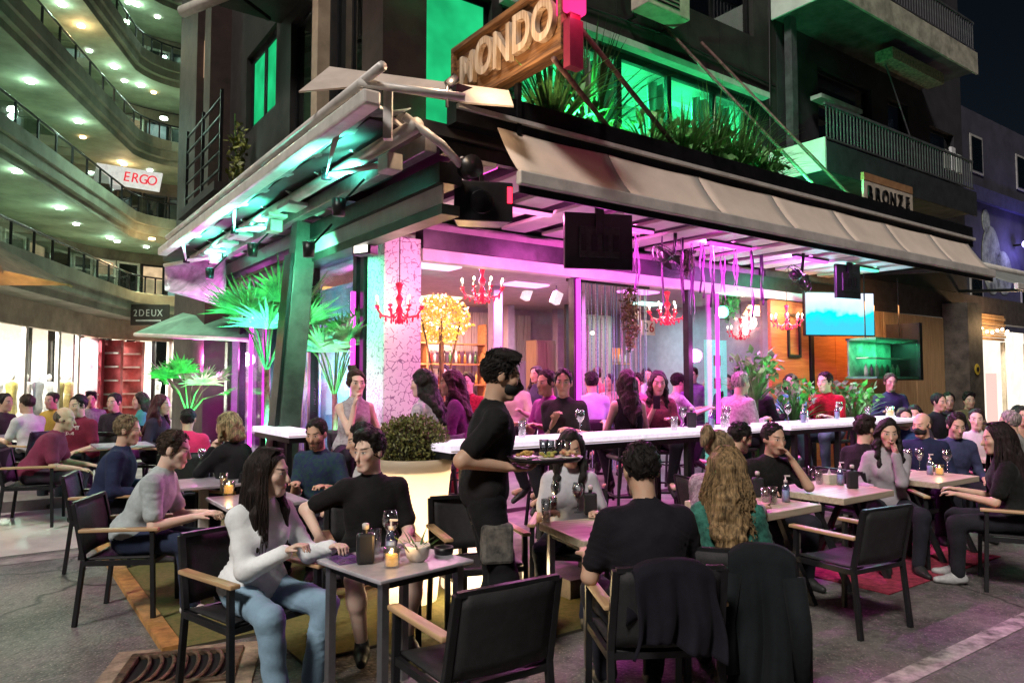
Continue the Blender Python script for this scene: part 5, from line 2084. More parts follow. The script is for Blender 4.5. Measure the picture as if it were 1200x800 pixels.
# canvas canopy at the left edge
q = at(10, 312, 12.0)
lc = thing('terrace_umbrella', 'warm lit square canvas umbrella in front of the arcade', 'umbrella', (q.x - .35, q.y, 0))
CANV = mat('canvas_warm', (.42, .27, .14), .8, var=.2, vs=2)
ring = [Vector((math.cos(t) * 1.25, math.sin(t) * 1.25, 3.22)) for t in [math.pi / 4 + k * math.pi / 2 for k in range(4)]]
for k in range(4):
    m_ = MB()
    m_._add([ring[k], ring[(k + 1) % 4], Vector((0, 0, 3.85))], [(0, 1, 2)])
    m_.build('canvas_panel', CANV, lc, solid=.006)
    MB().bar(ring[k] - Vector((0, 0, .03)), Vector((0, 0, 3.78)), .03).build('rib', TANW, lc)
MB().cyl((0, 0, 0), (0, 0, 3.8), .035, 10).build('pole', TANW, lc, smooth=True)
MB().lathe([(.3, 0), (.3, .07), (.06, .1)], 16).build('base', CONC, lc)
MB().sphere((.1, -.1, 3.2), .07).build('lamp_bulb', BULB, lc, smooth=True)
lamp('POINT', (.1, -.1, 3.1), 25, (1, .6, .25), lc, .07)
# green lower awning and folded fabric side by the tower
ga = thing('green_awning', 'low green lit awning in front of the arcade shops', 'awning', at(225, 380, 13.0))
o_ = at(225, 380, 13.0)
GAF = mat('green_awn', (.12, .34, .2), .7, var=.2, vs=2)
MB().plate([at(158, 391, 12.6), at(292, 396, 11.6), at(296, 352, 13.4), at(228, 362, 14.2)], .02).build('fabric', GAF, ga, off=o_)
MB().cyl(at(158, 392, 12.6), at(292, 398, 11.6), .035, 8).build('front_bar', WHITEM, ga, off=o_, smooth=True)
MB().cyl(at(285, 396, 12.0), Vector((at(285, 396, 12.0).x, at(285, 396, 12.0).y, 0)), .03, 8).build('leg', STEEL, ga, off=o_)
fs_ = thing('folded_side_blind', 'sagging folded plastic side blind hanging from the awning end', 'blind', at(230, 335, 10.6))
o_ = at(230, 335, 10.6)
MB().grid(lambda a, b: at(193 + a * 72, 312 + b * (28 + 34 * a) - 14 * a + 8 * math.sin(b * 3.1), 10.6 - .5 * a + .25 * math.sin(b * 5 + a * 2)), 12, 10).build('sheet', mat('blind_plastic', (.55, .45, .55), .35, var=.3, vs=4), fs_, off=o_, smooth=True, solid=.004)
MB().cyl(at(193, 311, 10.6), at(265, 298, 10.1), .03, 8).build('hem_bar', WHITEM, fs_, off=o_, smooth=True)
lamp('POINT', at(232, 348, 9.7) - o_, 18, MAG, fs_, .1)  # added magenta fill in front of the blind, no fixture
lamp('SPOT', at(262, 430, 11.0) - o_, 60, (.1, 1, .4), ga, .1, rot=at(225, 375, 13) - at(262, 430, 11.0), spot=2.0)

for k in range(9):                                          # bulbs along the slat header of the corner shop
    MB().sphere((4.1 + k * .27, -.2, 2.62 + .05 * math.sin(k * 1.3)), .03, 8, 5).build('header_bulb', BULB, sp, smooth=True)
lamp('POINT', (5.0, -.7, 2.7), 22, (1, .62, .3), sp, .1)
# ------------------------------------------------------------------ furniture
SLING = mat('sling_black', (.020, .019, .021), .6, var=.15, vs=20, bump=.35, bs=320)
FRAME = mat('chair_frame', (.018, .018, .020), .42, .3, var=.15, vs=12)
ARMW = wood('arm_wood', (.36, .22, .11), (.55, .36, .19), .45, axis=1)


def make_armchair():
    t = thing('armchair', 'black metal armchair', 'chair')
    for sx in (-1, 1):
        x = sx * .265
        MB().bar((x, .24, 0), (x, .22, .635), .034, .03).build('leg', FRAME, t, bevel=.003)
        MB().bar((x, -.27, 0), (x * .98, -.225, .45), .034, .03).bar((x * .98, -.225, .45), (x * .95, -.305, .83), .034, .03).build('leg', FRAME, t, bevel=.003)
        MB().bar((x, .225, .42), (x, -.225, .425), .024, .035).build('side_rail', FRAME, t)
        MB().box(x - .03, x + .03, -.255, .265, .636, .66).build('armrest', ARMW, t, bevel=.007)
    MB().bar((-.26, .225, .42), (.26, .225, .42), .03, .03).build('seat_rail', FRAME, t)
    MB().bar((-.25, -.225, .425), (.25, -.225, .425), .03, .03).build('seat_rail', FRAME, t)
    MB().grid(lambda a, b: (-.245 + .49 * a, -.225 + .455 * b, .448 - .022 * math.sin(math.pi * a) * (1 - .5 * b)), 8, 8).build('seat', SLING, t, smooth=True, solid=.012)
    MB().grid(lambda a, b: (-.245 + .49 * a, -.232 - .076 * b - .03 * math.sin(math.pi * a), .47 + .355 * b), 8, 6).build('backrest', SLING, t, smooth=True, solid=.012)
    MB().bar((-.25, -.305, .83), (.25, -.305, .83), .03, .024).build('back_rail', FRAME, t)
    return t


def make_stool():
    t = thing('bar_stool', 'black bar stool', 'stool')
    for sx in (-1, 1):
        for sy in (-1, 1):
            MB().bar((sx * .21, sy * .21, 0), (sx * .16, sy * .15, .70), .026).build('leg', FRAME, t)
    for a, b in (((-.2, .19, .28), (.2, .19, .28)), ((-.2, -.19, .34), (.2, -.19, .34)), ((-.2, -.19, .34), (-.2, .19, .34)), ((.2, -.19, .34), (.2, .19, .34))):
        MB().bar(a, b, .02).build('foot_rail', FRAME, t)
    MB().box(-.2, .2, -.19, .19, .70, .745).build('seat', SLING, t, bevel=.015)
    for sx in (-1, 1):
        MB().bar((sx * .17, -.17, .74), (sx * .18, -.24, 1.0), .022).build('back_post', FRAME, t)
    MB().grid(lambda a, b: (-.19 + .38 * a, -.222 - .02 * b - .03 * math.sin(math.pi * a), .86 + .17 * b), 6, 3).build('backrest', SLING, t, solid=.014, smooth=True)
    return t


CH0 = [make_armchair(), False]
ST0 = [make_stool(), False]


def put_chair(kind, loc, rotz, label, group, zo=0.0):
    src = CH0 if kind == 'arm' else ST0
    loc = (loc[0], loc[1], zo)
    if not src[1]:
        src[1] = True
        o = src[0]
        o.location = loc
        o.rotation_euler.z = rotz
        tag(o, label, group=group)
        return o
    return dup(src[0], loc, rotz, label, group)


TOPGREY = mat('table_top_grey', (.40, .38, .42), .22, var=.12, vs=6, spec=.55)
TOPWOOD = wood('table_top_wood', (.42, .34, .24), (.60, .52, .40), .4, axis=0)


def table(label, x, y, rot, w, d, z=.745, top=None, thick=.028, style='four', group='low terrace tables', zo=ROAD_Z):
    t = thing('terrace_table', label, 'table', (x, y, zo), math.radians(rot), group)
    MB().box(-w / 2, w / 2, -d / 2, d / 2, z - thick, z).build('tabletop', top or TOPWOOD, t, bevel=.006)
    if style == 'four':
        for sx in (-1, 1):
            for sy in (-1, 1):
                MB().box(sx * (w / 2 - .06) - .02, sx * (w / 2 - .06) + .02, sy * (d / 2 - .06) - .02, sy * (d / 2 - .06) + .02, 0, z - thick - .001).build('leg', mat('leg_alu', (.30, .30, .32), .35, .8, var=.1), t)
        MB().box(-w / 2 + .05, w / 2 - .05, -d / 2 + .05, d / 2 - .05, z - thick - .04, z - thick - .002).build('apron', FRAME, t)
    elif style == 'ped':
        MB().box(-.035, .035, -.035, .035, .021, z - thick - .001).build('pedestal', WHITEM, t)
        MB().box(-.2, .2, -.2, .2, 0, .02).build('base', FRAME, t, bevel=.004)
    else:
        for sx in (-1, 1):
            m_ = MB()
            m_.bar((sx * (w / 2 - .1), -d / 2 + .02, 0), (sx * (w / 2 - .1), -.03, z - thick - .002), .05, .04)
            m_.bar((sx * (w / 2 - .1), d / 2 - .02, 0), (sx * (w / 2 - .1), .03, z - thick - .002), .05, .04)
            m_.build('leg', FRAME, t)
        MB().bar((-w / 2 + .1, 0, z * .5), (w / 2 - .1, 0, z * .5), .04).build('stretcher', FRAME, t)
    return t


T1 = table('small grey topped table with candle between the girl and the boy', -.615, 3.86, 45, .59, .59, top=TOPGREY, thick=.02)
T2 = table('square pale wood table in front of the man seen from behind', .63, 4.72, 22.7, .72, .62, thick=.05)
T3 = table('pale wood table beyond the curly blonde woman', 1.85, 5.65, 35.8, .72, .72, thick=.055, style='a')
T4 = table('pale wood table with black canister and tissue box', 2.75, 6.35, 35.8, .8, .72, thick=.055, style='a')
T5 = table('pale wood table set with wine glasses near the red mat', 4.05, 7.25, 35.8, .85, .72, thick=.055, style='a')
T6 = table('grey table between the grey shirted man and the woman in black', -2.80, 6.65, 35.8, .62, .62, top=TOPGREY, style='ped', zo=TURF_Z)
T7 = table('grey table in front of the bearded man in a polo shirt', -1.98, 5.7, 35.8, .62, .62, top=TOPGREY, style='ped', zo=TURF_Z)
T8 = table('grey table between the maroon shirted men by the arcade', -4.75, 8.9, 35.8, .62, .62, top=TOPGREY, style='ped', zo=0.004)
T9 = table('grey table beside the man in a hot pink shirt', -4.35, 9.6, 35.8, .6, .6, top=TOPGREY, style='ped', zo=0.004)
T10 = table('pale wood table at the far right by the lit shop', 6.0, 8.9, 35.8, .8, .7, thick=.05, style='a')
T11 = table('grey table in front of the white shirted man by the arcade', -7.2, 10.2, 35.8, .62, .62, top=TOPGREY, style='ped', zo=0.004)

# lit bar tables
LIT = mat('lit_acrylic', (.72, .70, .74), .3, var=.16, vs=7, emit=(.95, .82, 1.0), es=.32)
for i, (x0, x1, y0, y1, lb) in enumerate(((-.65, 3.25, -2.42, -1.92, 'long glowing white bar table along the front of the terrace'), (3.5, 6.5, -2.42, -1.92, 'shorter glowing white bar table toward the television end'), (-1.12, -.82, -.35, .75, 'glowing white side bar table next to the leaning post'))):
    bt = bthing('bar_table', lb, 'table', (x0 + x1) / 2, (y0 + y1) / 2)
    hx, hy = (x1 - x0) / 2, (y1 - y0) / 2
    npn = max(1, round(hx * 2 / .98)) if hx > hy else 1
    for k in range(npn):
        MB().box(-hx + k * 2 * hx / npn + .003, -hx + (k + 1) * 2 * hx / npn - .003, -hy, hy, 1.0, 1.055).build('top_panel', LIT, bt, bevel=.006)
    MB().box(-hx + .01, hx - .01, -hy - .012, -hy - .001, 1.008, 1.018).build('edge_trim', WHITEM, bt)
    MB().box(-hx + .02, hx - .02, -hy + .02, hy - .02, .95, .999).build('apron', FRAME, bt)
    if hx > hy:
        ks = [(-hx + .15, 0), (-hx / 3, 0), (hx / 3, 0), (hx - .15, 0)]
    else:
        ks = [(0, -hy + .15), (0, hy - .15)]
    for (lx, ly) in ks:
        e = hy - .06 if hx > hy else hx - .06
        if hx > hy:
            MB().bar((lx, -e, 0), (lx, -e, .948), .05).bar((lx, e, 0), (lx, e, .948), .05).bar((lx, -e, .06), (lx, e, .06), .04).build('leg_frame', FRAME, bt)
        else:
            MB().bar((-e, ly, 0), (-e, ly, .948), .05).bar((e, ly, 0), (e, ly, .948), .05).bar((-e, ly, .06), (e, ly, .06), .04).build('leg_frame', FRAME, bt)

# glowing planter with clipped shrub
def glow_shell():
    m, nt, out = _new('planter_shell')
    N, L = nt.nodes, nt.links
    tr_ = N.new('ShaderNodeBsdfTranslucent')
    tr_.inputs[0].default_value = (.92, .80, .62, 1)
    pb = N.new('ShaderNodeBsdfPrincipled')
    pb.inputs['Base Color'].default_value = (.78, .72, .62, 1)
    pb.inputs['Roughness'].default_value = .4
    nz = N.new('ShaderNodeTexNoise')
    nz.inputs['Scale'].default_value = 35
    bp = N.new('ShaderNodeBump')
    bp.inputs['Strength'].default_value = .05
    L.new(nz.outputs['Fac'], bp.inputs['Height'])
    L.new(bp.outputs[0], pb.inputs['Normal'])
    mx = N.new('ShaderNodeMixShader')
    mx.inputs[0].default_value = .35
    L.new(tr_.outputs[0], mx.inputs[1])
    L.new(pb.outputs[0], mx.inputs[2])
    L.new(mx.outputs[0], out.inputs[0])
    return m


pl = thing('glowing_planter', 'tall cone shaped planter glowing warm white on the grass carpet', 'planter', (-.765, 5.62, TURF_Z))
MB().lathe([(.19, 0), (.195, .02), (.30, 1.02), (.31, 1.07), (.29, 1.075), (.27, .99)], 40, cap1=False).build('shell', glow_shell(), pl, smooth=True)
for z_ in (.2, .5, .84):
    lamp('POINT', (0, 0, z_), 4.6, (1.0, .72, .46), pl, .06)
MB().lathe([(.001, .97), (.275, .97)], 24, cap0=False, cap1=False).build('soil', mat('soil', (.05, .03, .02), .9, var=.3, vs=30), pl)
sh_ = thing('boxwood_shrub', 'dense rounded brownish green shrub growing in the glowing planter', 'shrub', (-.765, 5.62, .98 + TURF_Z))
sh_.scale = (1.08, 1.08, 1.08)
r3 = random.Random(8)
tw_ = MB()
for i in range(260):
    a, e = r3.uniform(0, 6.283), math.acos(r3.uniform(-.15, 1))
    d_ = Vector((math.cos(a) * math.sin(e), math.sin(a) * math.sin(e), math.cos(e)))
    tip = Vector((d_.x * .265, d_.y * .265, .18 + d_.z * .19)) * r3.uniform(.9, 1.05)
    tw_.tube([(d_.x * .05, d_.y * .05, .0), tuple(tip * .6), tuple(tip)], .0025, 3)
tw_.build('twigs', mat('twig', (.10, .06, .03), .8), sh_)
lv = MB()
leafy(lv, 6500, (0, 0, .17), (.262, .262, .212), .024, r3, .62)
leafy(lv, 1100, (0, 0, .17), (.275, .275, .226), .028, r3, .92)
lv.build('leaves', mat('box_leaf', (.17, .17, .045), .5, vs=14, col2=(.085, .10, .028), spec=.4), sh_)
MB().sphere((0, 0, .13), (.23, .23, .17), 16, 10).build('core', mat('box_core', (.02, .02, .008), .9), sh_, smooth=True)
gc_ = thing('light_cube', 'small glowing warm white cube lamp on the ground behind the waiter', 'lamp', (-.36, 5.85, TURF_Z + .002), .4)
MB().box(-.17, .17, -.17, .17, 0, .36).build('shell', mat('cube_glow', (.8, .75, .65), .4, var=.03, emit=(1, .8, .5), es=.5), gc_, bevel=.03)
MB().box(-.12, .12, -.12, .12, .361, .37).build('lid', WHITEM, gc_)
lamp('POINT', (-.12, -.32, .22), 12, (1, .74, .40), gc_, .12)

# ------------------------------------------------------------------ tableware
WG = glass('glass_clear', (.93, .95, .96), .22)
BLUEB = glass('bottle_blue', (.68, .76, .9), .2)
REDW = mat('red_drink', (.20, .01, .02), .15, var=.1)
CREAM = mat('cream_ceramic', (.62, .58, .52), .35, var=.06)


def wine_glass(label, p, s=1.0, drink=None, group='wine glasses on the tables'):
    t = thing('wine_glass', label, 'wine glass', p, 0, group)
    MB().lathe([(.033, 0), (.033, .003), (.005, .008), (.004, .09), (.02, .105), (.040, .14), (.042, .17), (.033, .21), (.031, .21), (.040, .17), (.038, .142), (.018, .108), (.001, .1)], 18, cap1=False).build('glass', WG, t, smooth=True)
    if drink:
        MB().lathe([(.001, .103), (.017, .108), (.036, .142), (.036, .148)], 14).build('drink', drink, t, smooth=True)
    t.scale = (s, s, s)
    return t


def tumbler(label, p, drink=None, h=.13, r=.033, group='drinking glasses on the tables'):
    t = thing('tumbler', label, 'glass', p, 0, group)
    MB().lathe([(r * .85, 0), (r, h), (r * .93, h), (r * .78, .008), (.001, .008)], 16, cap1=False).build('glass', WG, t, smooth=True)
    if drink:
        MB().lathe([(r * .76, .010), (r * .88, h * .7)], 14).build('drink', drink, t, smooth=True)
    return t


def pump_bottle(label, p, m=None, group='hand gel bottles on the tables'):
    t = thing('gel_bottle', label, 'bottle', p, 0, group)
    MB().lathe([(.030, 0), (.032, .008), (.032, .10), (.026, .125), (.012, .14), (.012, .15)], 16).build('bottle', m or BLUEB, t, smooth=True)
    MB().lathe([(.024, .004), (.026, .09), (.001, .09)], 12, cap1=False).build('gel', mat('gel', (.58, .64, .74), .2, var=.1), t, smooth=True)
    MB().lathe([(.014, .15), (.014, .168), (.005, .17), (.005, .195)], 12).build('collar', WHITEM, t, smooth=True)
    MB().box(-.008, .035, -.007, .007, .195, .205).build('nozzle', WHITEM, t, bevel=.002)
    return t


def canister(label, p, rot=0.0, group='black menu canisters'):
    t = thing('black_bottle', label, 'bottle', p, rot, group)
    MB().box(-.045, .045, -.03, .03, 0, .155).build('bottle', mat('matte_black', (.02, .021, .024), .45, var=.15), t, bevel=.014)
    MB().lathe([(.014, .155), (.014, .175)], 12).build('neck', BLACKP, t)
    MB().lathe([(.017, .175), (.018, .2), (.012, .205)], 14).build('cap', WHITEM, t, smooth=True)
    return t


def candle(label, p, s=1.0, group='candle lights on the tables'):
    t = thing('candle_glass', label, 'candle', p, 0, group)
    MB().lathe([(.034, 0), (.038, .085), (.035, .085), (.031, .006), (.001, .006)], 16, cap1=False).build('glass', WG, t, smooth=True)
    MB().lathe([(.027, .008), (.027, .055)], 14).build('wax', mat('wax_glow', (.8, .5, .2), .5, emit=(1.0, .45, .08), es=.8), t, smooth=True)
    MB().sphere((0, 0, .068), (.006, .006, .013), 8, 6).build('flame', emis('flame', (1, .7, .3), 6), t, smooth=True)
    lamp('POINT', (0, 0, .11), .8, (1, .55, .2), t, .012)
    t.scale = (s, s, s)
    return t


zt = .746 + ROAD_Z
zu = .746 + TURF_Z
canister('matte black bottle with white cap on the front table', gnd(428, 660, zt), .3)
candle('orange candle glass standing on the front table', gnd(459, 664, zt), 1.15)
pump_bottle('clear blue gel bottle behind the front candle', gnd(458, 654, zt))
wine_glass('wine glass with red petals on the front table', gnd(457, 646, zt), 1.05, REDW)
bw = thing('plant_bowl', 'pale ceramic bowl holding a small plant on the front table', 'bowl', gnd(489, 657, zt))
MB().lathe([(.035, 0), (.055, .02), (.068, .075), (.066, .085), (.06, .08), (.001, .07)], 24, cap1=False).build('bowl', CREAM, bw, smooth=True)
spiky_plant(16, .11, .06, .006, 5, .3).build('plant', GREENP, bw, loc=(0, 0, .06))
ash = thing('ashtray', 'round dark ashtray beside the plant bowl', 'ashtray', gnd(520, 648, zt))
MB().lathe([(.05, 0), (.055, .035), (.045, .035), (.04, .01), (.001, .01)], 20, cap1=False).build('dish', BLACKP, ash, smooth=True)
mn = thing('menu_card', 'dark violet menu card lying on the front table', 'menu', gnd(405, 655, zt), .6)
MB().box(-.07, .07, -.1, .1, 0, .004).build('sheet', mat('menu_violet', (.12, .05, .18), .25, var=.3, vs=12), mn)
tumbler('short tumbler behind the black bottle on the front table', gnd(440, 648, zt))
# table two
tumbler('dark drink glass by the wooden table edge', gnd(648, 604, zt), REDW)
wine_glass('left of a pair of wine glasses before the woman in white', gnd(652, 598, zt))
wine_glass('wine glass holding pink drink before the woman in white', gnd(677, 600, zt), 1, mat('pink_drink', (.5, .12, .2), .2))
canister('black bottle with amber label before the woman in white', gnd(692, 603, zt))
tumbler('tall clear glass at the wooden table corner', gnd(640, 611, zt), None, .15)
# table three and four
pump_bottle('blue gel bottle on the table beyond the blonde woman', gnd(921, 588, zt))
tumbler('dark cola glass on the table beyond the blonde woman', gnd(906, 590, zt), mat('cola', (.03, .01, .01), .15))
canister('black bottle on the table beyond the blonde woman', gnd(888, 582, zt))
tumbler('clear glass on the table beyond the blonde woman', gnd(897, 591, zt))
pump_bottle('blue gel bottle next to the tissue box', gnd(985, 568, zt))
canister('squat black canister next to the tissue box', gnd(999, 572, zt))
tb = thing('tissue_box', 'pale tissue box on the table with the black canister', 'box', gnd(972, 566, zt), .5)
MB().box(-.06, .06, -.045, .045, 0, .085).build('carton', mat('carton', (.55, .56, .42), .7, var=.1), tb, bevel=.004)
MB().plate([(-.03, 0, .086), (.03, .005, .086), (.01, .01, .13)], .004).build('tissue', WHITEP, tb)
for i, (px, py) in enumerate(((940, 564), (951, 562), (960, 567))):
    tumbler(('red tinted glass with straw side by side with two others', 'middle of three glasses on the canister table', 'low clear glass near the tissue box')[i], gnd(px, py, zt), (REDW, None, None)[i])
# table five
for i, px in enumerate((1064, 1078, 1110)):
    wine_glass(('wine glass nearest the girl in the pale jacket', 'wine glass before the masked man', 'wine glass before the man in the dark vest')[i], gnd(px, (552, 551, 553)[i], zt), 1.1)
pump_bottle('violet blue gel bottle among the wine glasses', gnd(1090, 556, zt))
candle('candle glass glowing among the wine glasses', gnd(1101, 556, zt), 1.2)
for i, (px, py) in enumerate(((1155, 500), (1172, 492), (1135, 485))):
    candle(('candle lamp on the far right wooden table', 'candle lamp before the grey shirted guest', 'candle lamp beyond the glowing bar table')[i], gnd(px, 530 + i, zt) if i < 2 else bl(6.2, -2.1, 1.056), 1.5)
# grey tables left
wine_glass('stemmed glass on the table by the woman in black', gnd(236, 549, zu))
pump_bottle('clear bottle on the table by the woman in black', gnd(255, 549, zu), WG)
canister('dark bottle on the table by the woman in black', gnd(247, 553, zu))
candle('candle glass on the table of the bearded man', gnd(268, 579, zu), 1.3)
tumbler('milky coffee glass on the table of the bearded man', gnd(262, 575, zu), mat('coffee', (.42, .25, .14), .5), .15)
tumbler('clear glass on the table of the maroon shirted men', (-4.75, 8.85, .751))
tumbler('clear glass beside the man in hot pink', (-4.3, 9.55, .751))
# bar table things
bi = [(-.3, 'g'), (.25, 't'), (.9, 'w'), (1.9, 't'), (2.25, 'w'), (2.35, 'c'), (2.5, 'g'), (2.62, 't'), (2.75, 'w'), (2.9, 't'), (3.85, 'w'), (4.0, 'g'), (4.1, 't'), (5.0, 'g'), (5.08, 'w'), (5.7, 't')]
wh = ['at the planter end', 'beside the pillar', 'near the man clutching his chest', 'before the woman in a tank top', 'first of the cluster by the table gap', 'in the cluster by the table gap', 'tall in the cluster by the table gap',
      'low in the cluster by the table gap', 'behind the cluster by the table gap', 'last before the table gap', 'just past the table gap', 'near the red shirted man', 'by the hand of the red shirted man', 'before the man in denim', 'beside the gel before the man in denim', 'at the far end']
for (x, k), w_ in zip(bi, wh):
    p = bl(x, -2.15 + .1 * math.sin(x * 9), 1.056)
    if k == 'g':
        pump_bottle('gel bottle on the glowing bar table ' + w_, p)
    elif k == 't':
        tumbler('glass on the glowing bar table ' + w_, p)
    elif k == 'w':
        wine_glass('wine glass on the glowing bar table ' + w_, p)
    else:
        canister('black bottle on the glowing bar table ' + w_, p)

# ------------------------------------------------------------------ interior and hanging things
REDG = mat('red_crystal', (.55, .02, .06), .15, var=.2, vs=20, spec=.7, emit=(1, .03, .10), es=.25)


def chandelier(label, p, s=1.0, pw=22):
    t = thing('chandelier', label, 'chandelier', p, rnd.uniform(0, 1), 'red chandeliers')
    MB().cyl((0, 0, .28), (0, 0, 3.12 - p[2] if p[2] < 3 else .5), .006, 6).build('chain', STEEL, t)
    MB().lathe([(.01, -.2), (.05, -.17), (.02, -.1), (.045, -.04), (.02, .02), (.05, .1), (.015, .16), (.03, .22), (.05, .28), (.01, .3)], 14).build('stem', REDG, t, smooth=True)
    for k in range(8):
        a = 2 * math.pi * k / 8
        ca, sa = math.cos(a), math.sin(a)
        ar = MB().tube([(ca * r_, sa * r_, z_) for r_, z_ in ((.03, -.06), (.12, -.12), (.22, -.10), (.28, -.02))], .009, 6).build('arm', REDG, t, smooth=True)
        MB().lathe([(.01, -.02), (.035, 0), (.02, .012)], 10, c=(ca * .28, sa * .28, 0)).build('cup', REDG, ar)
        MB().cyl((ca * .28, sa * .28, .012), (ca * .28, sa * .28, .07), .010, 8).build('candle', WHITEP, ar)
        MB().sphere((ca * .28, sa * .28, .095), (.014, .014, .028), 8, 6).build('bulb', BULB, ar, smooth=True)
        for j in range(3):
            MB().sphere((ca * (.1 + .07 * j), sa * (.1 + .07 * j), -.17 + .03 * j), (.014, .014, .026), 6, 5).build('drop', REDG, ar, smooth=True)
    lamp('POINT', (0, 0, .0), pw, (1, .55, .45), t, .12)
    t.scale = (s, s, s)
    return t


def onf(px, py, y):
    q = face(px, py, 'y', y)
    return bl(q.x, q.y, q.z)


chandelier('red crystal chandelier hanging left inside the bar above the waiter', onf(565, 338, .9), 1.0, 20)
chandelier('red crystal chandelier hanging in front of the mosaic pillar', onf(468, 360, -.35), .85, 6)
chandelier('red crystal chandelier hanging behind the violet streamers', onf(782, 365, .9), 1.1, 20)
chandelier('red crystal chandelier hanging beside the lit television', onf(922, 375, -.3), .8, 10)
chandelier('red crystal chandelier deep inside the right end of the bar', onf(868, 388, 2.2), .9, 12)
# golden tree
gt = bthing('golden_tree', 'ornamental tree with glittering golden crown inside the bar', 'ornamental tree', *face(517, 400, 'y', 1.6)[:2])
q = face(517, 375, 'y', 1.6)
MB().tube([(0, 0, .04), (.03, .02, .8), (0, 0, q.z - .1)], .035, 8).build('trunk', mat('tree_trunk', (.12, .06, .03), .8, var=.3, vs=10), gt, smooth=True)
for k in range(6):
    a = k * 1.05
    MB().tube([(0, 0, 1.2), (.12 * math.cos(a), .12 * math.sin(a), 1.6), (.3 * math.cos(a), .3 * math.sin(a), q.z)], .012, 5).build('limb', mat('tree_trunk', (.12, .06, .03)), gt)
lv = MB()
leafy(lv, 1500, (0, 0, q.z), (.40, .40, .34), .06, random.Random(3), .5)
lv.build('crown', mat('gold_leaf', (.62, .40, .08), .35, .5, var=.5, vs=30, emit=(1, .62, .12), es=.18), gt)
for k in range(46):
    a, e = rnd.uniform(0, 6.28), rnd.uniform(-.6, 1.4)
    MB().sphere((.39 * math.cos(a) * math.cos(e), .39 * math.sin(a) * math.cos(e), q.z + .33 * math.sin(e)), .013, 6, 4).build('fairy_light', emis('fairy', (1, .75, .35), 7), gt)
lamp('POINT', (0, -.5, q.z - .3), 12, (1, .66, .25), gt, .2)
MB().lathe([(.22, .04), (.28, .5), (.24, .5), (.2, .1)], 20).build('pot', mat('pot_red', (.4, .03, .03), .4), gt, smooth=True)
# bar counter and shelf
bc = bthing('bar_counter', 'glowing white bar counter inside the restaurant', 'counter', 3.6, 3.2)
MB().box(-1.4, 1.5, -.25, .25, .04, 1.05).build('body', WHITEP, bc)
MB().box(-1.5, 1.6, -.35, .3, 1.05, 1.10).build('counter_top', LIT, bc, bevel=.01)
MB().box(-1.38, 1.48, -.27, -.251, .3, .9).build('front_panel', mat('front_glow', (.7, .6, .7), .4, emit=(1, .75, .95), es=.7), bc)
bsf = bthing('bar_shelf', 'back bar shelf unit crowded with bottles and glasses', 'shelf', 3.6, 5.9)
for k in range(4):
    MB().box(-1.3, 1.5, -.15, .15, 1.0 + k * .42, 1.03 + k * .42).build('shelf', wood('shelf_wood', (.32, .14, .05), (.5, .25, .1), .5), bsf)
for sx in (-1.32, .1, 1.5):
    MB().box(sx, sx + .04, -.15, .15, .04, 2.7).build('upright', wood('shelf_wood', (.32, .14, .05), (.5, .25, .1), .5), bsf)
bc_ = [(.35, .18, .05), (.05, .15, .06), (.5, .5, .5), (.3, .03, .03), (.55, .4, .1), (.06, .05, .05)]
for k in range(3):
    for i in range(22):
        x = -1.22 + i * .123 + rnd.uniform(-.02, .02)
        if abs(x - .1) < .08:
            continue
        c = bc_[rnd.randrange(6)]
        o = MB().lathe([(.03, 0), (.034, .15), (.03, .18), (.012, .21), (.012, .27)], 8).build('spirit_bottle', mat('spirit_%s' % (c,), c, .15, spec=.6), loc=bsf.matrix_world @ Vector((x, rnd.uniform(-.05, .05), 1.031 + k * .42)) if False else bl(3.6 + x, 5.9 + rnd.uniform(-.05, .05), 1.031 + k * .42), smooth=True)
        tag(o, 'small spirit bottle standing on the back bar shelf', 'bottle', 'spirit bottles on the back bar')
# interior light panels
for i, (x, y, e, c) in enumerate(((1.6, 1.8, 42, (1, .36, .70)), (3.8, 2.6, 60, (1, .28, .80)), (6.0, 2.2, 50, (1, .22, .92)), (3.6, 5.0, 120, (1, .55, .40)), (1.2, 5.0, 110, (1, .46, .16)), (7.6, 3.5, 40, (.45, 1, .9)))):
    pn = bthing('ceiling_panel_light', ('panel light over the golden tree', 'panel light over the bar counter', 'panel light near the right end glass', 'warm panel light over the back bar', 'amber panel light in the left rear corner', 'cool panel light by the side wall')[i], 'ceiling light', x, y, 3.08)
    MB().box(-.35, .35, -.18, .18, 0, .03).build('diffuser', emis('pan_%d' % i, c, 1.4), pn)
    MB().box(-.37, .37, -.2, .2, .031, .038).build('frame', WHITEM, pn)
    lamp('AREA', (0, 0, -.02), e, c, pn, (.7, .36), rot=(0, 0, -1))
# pink light bars under the canopy, above the bar table
for i, (x, e, c) in enumerate(((.9, 11, (1, .24, .58)), (2.4, 20, (1, .13, .68)), (4.2, 25, (1, .08, .82)), (6.0, 17, (.8, .15, .95)), (7.4, 10, (.12, 1, .5)))):
    lb_ = bthing('canopy_light_bar', ('pink light bar under the canopy by the pillar', 'pink light bar under the canopy behind the hung screen', 'magenta light bar among the streamers', 'violet light bar over the table gap', 'green light bar at the canopy end')[i], 'light bar', x, -1.15, 3.2)
    e = e * 2.1
    MB().box(-.4, .4, -.03, .03, 0, .03).build('diffuser', emis('bar_%d' % i, c, .9), lb_)
    MB().box(-.41, .41, -.035, .035, .031, .06).build('housing', BLACKP, lb_)
    lamp('AREA', (0, 0, -.01), e, c, lb_, (.8, .06), rot=(0, 0, -1))
    lamp('AREA', (0, .06, .02), e * .35, c, lb_, (.8, .06), rot=(0, .5, .4))
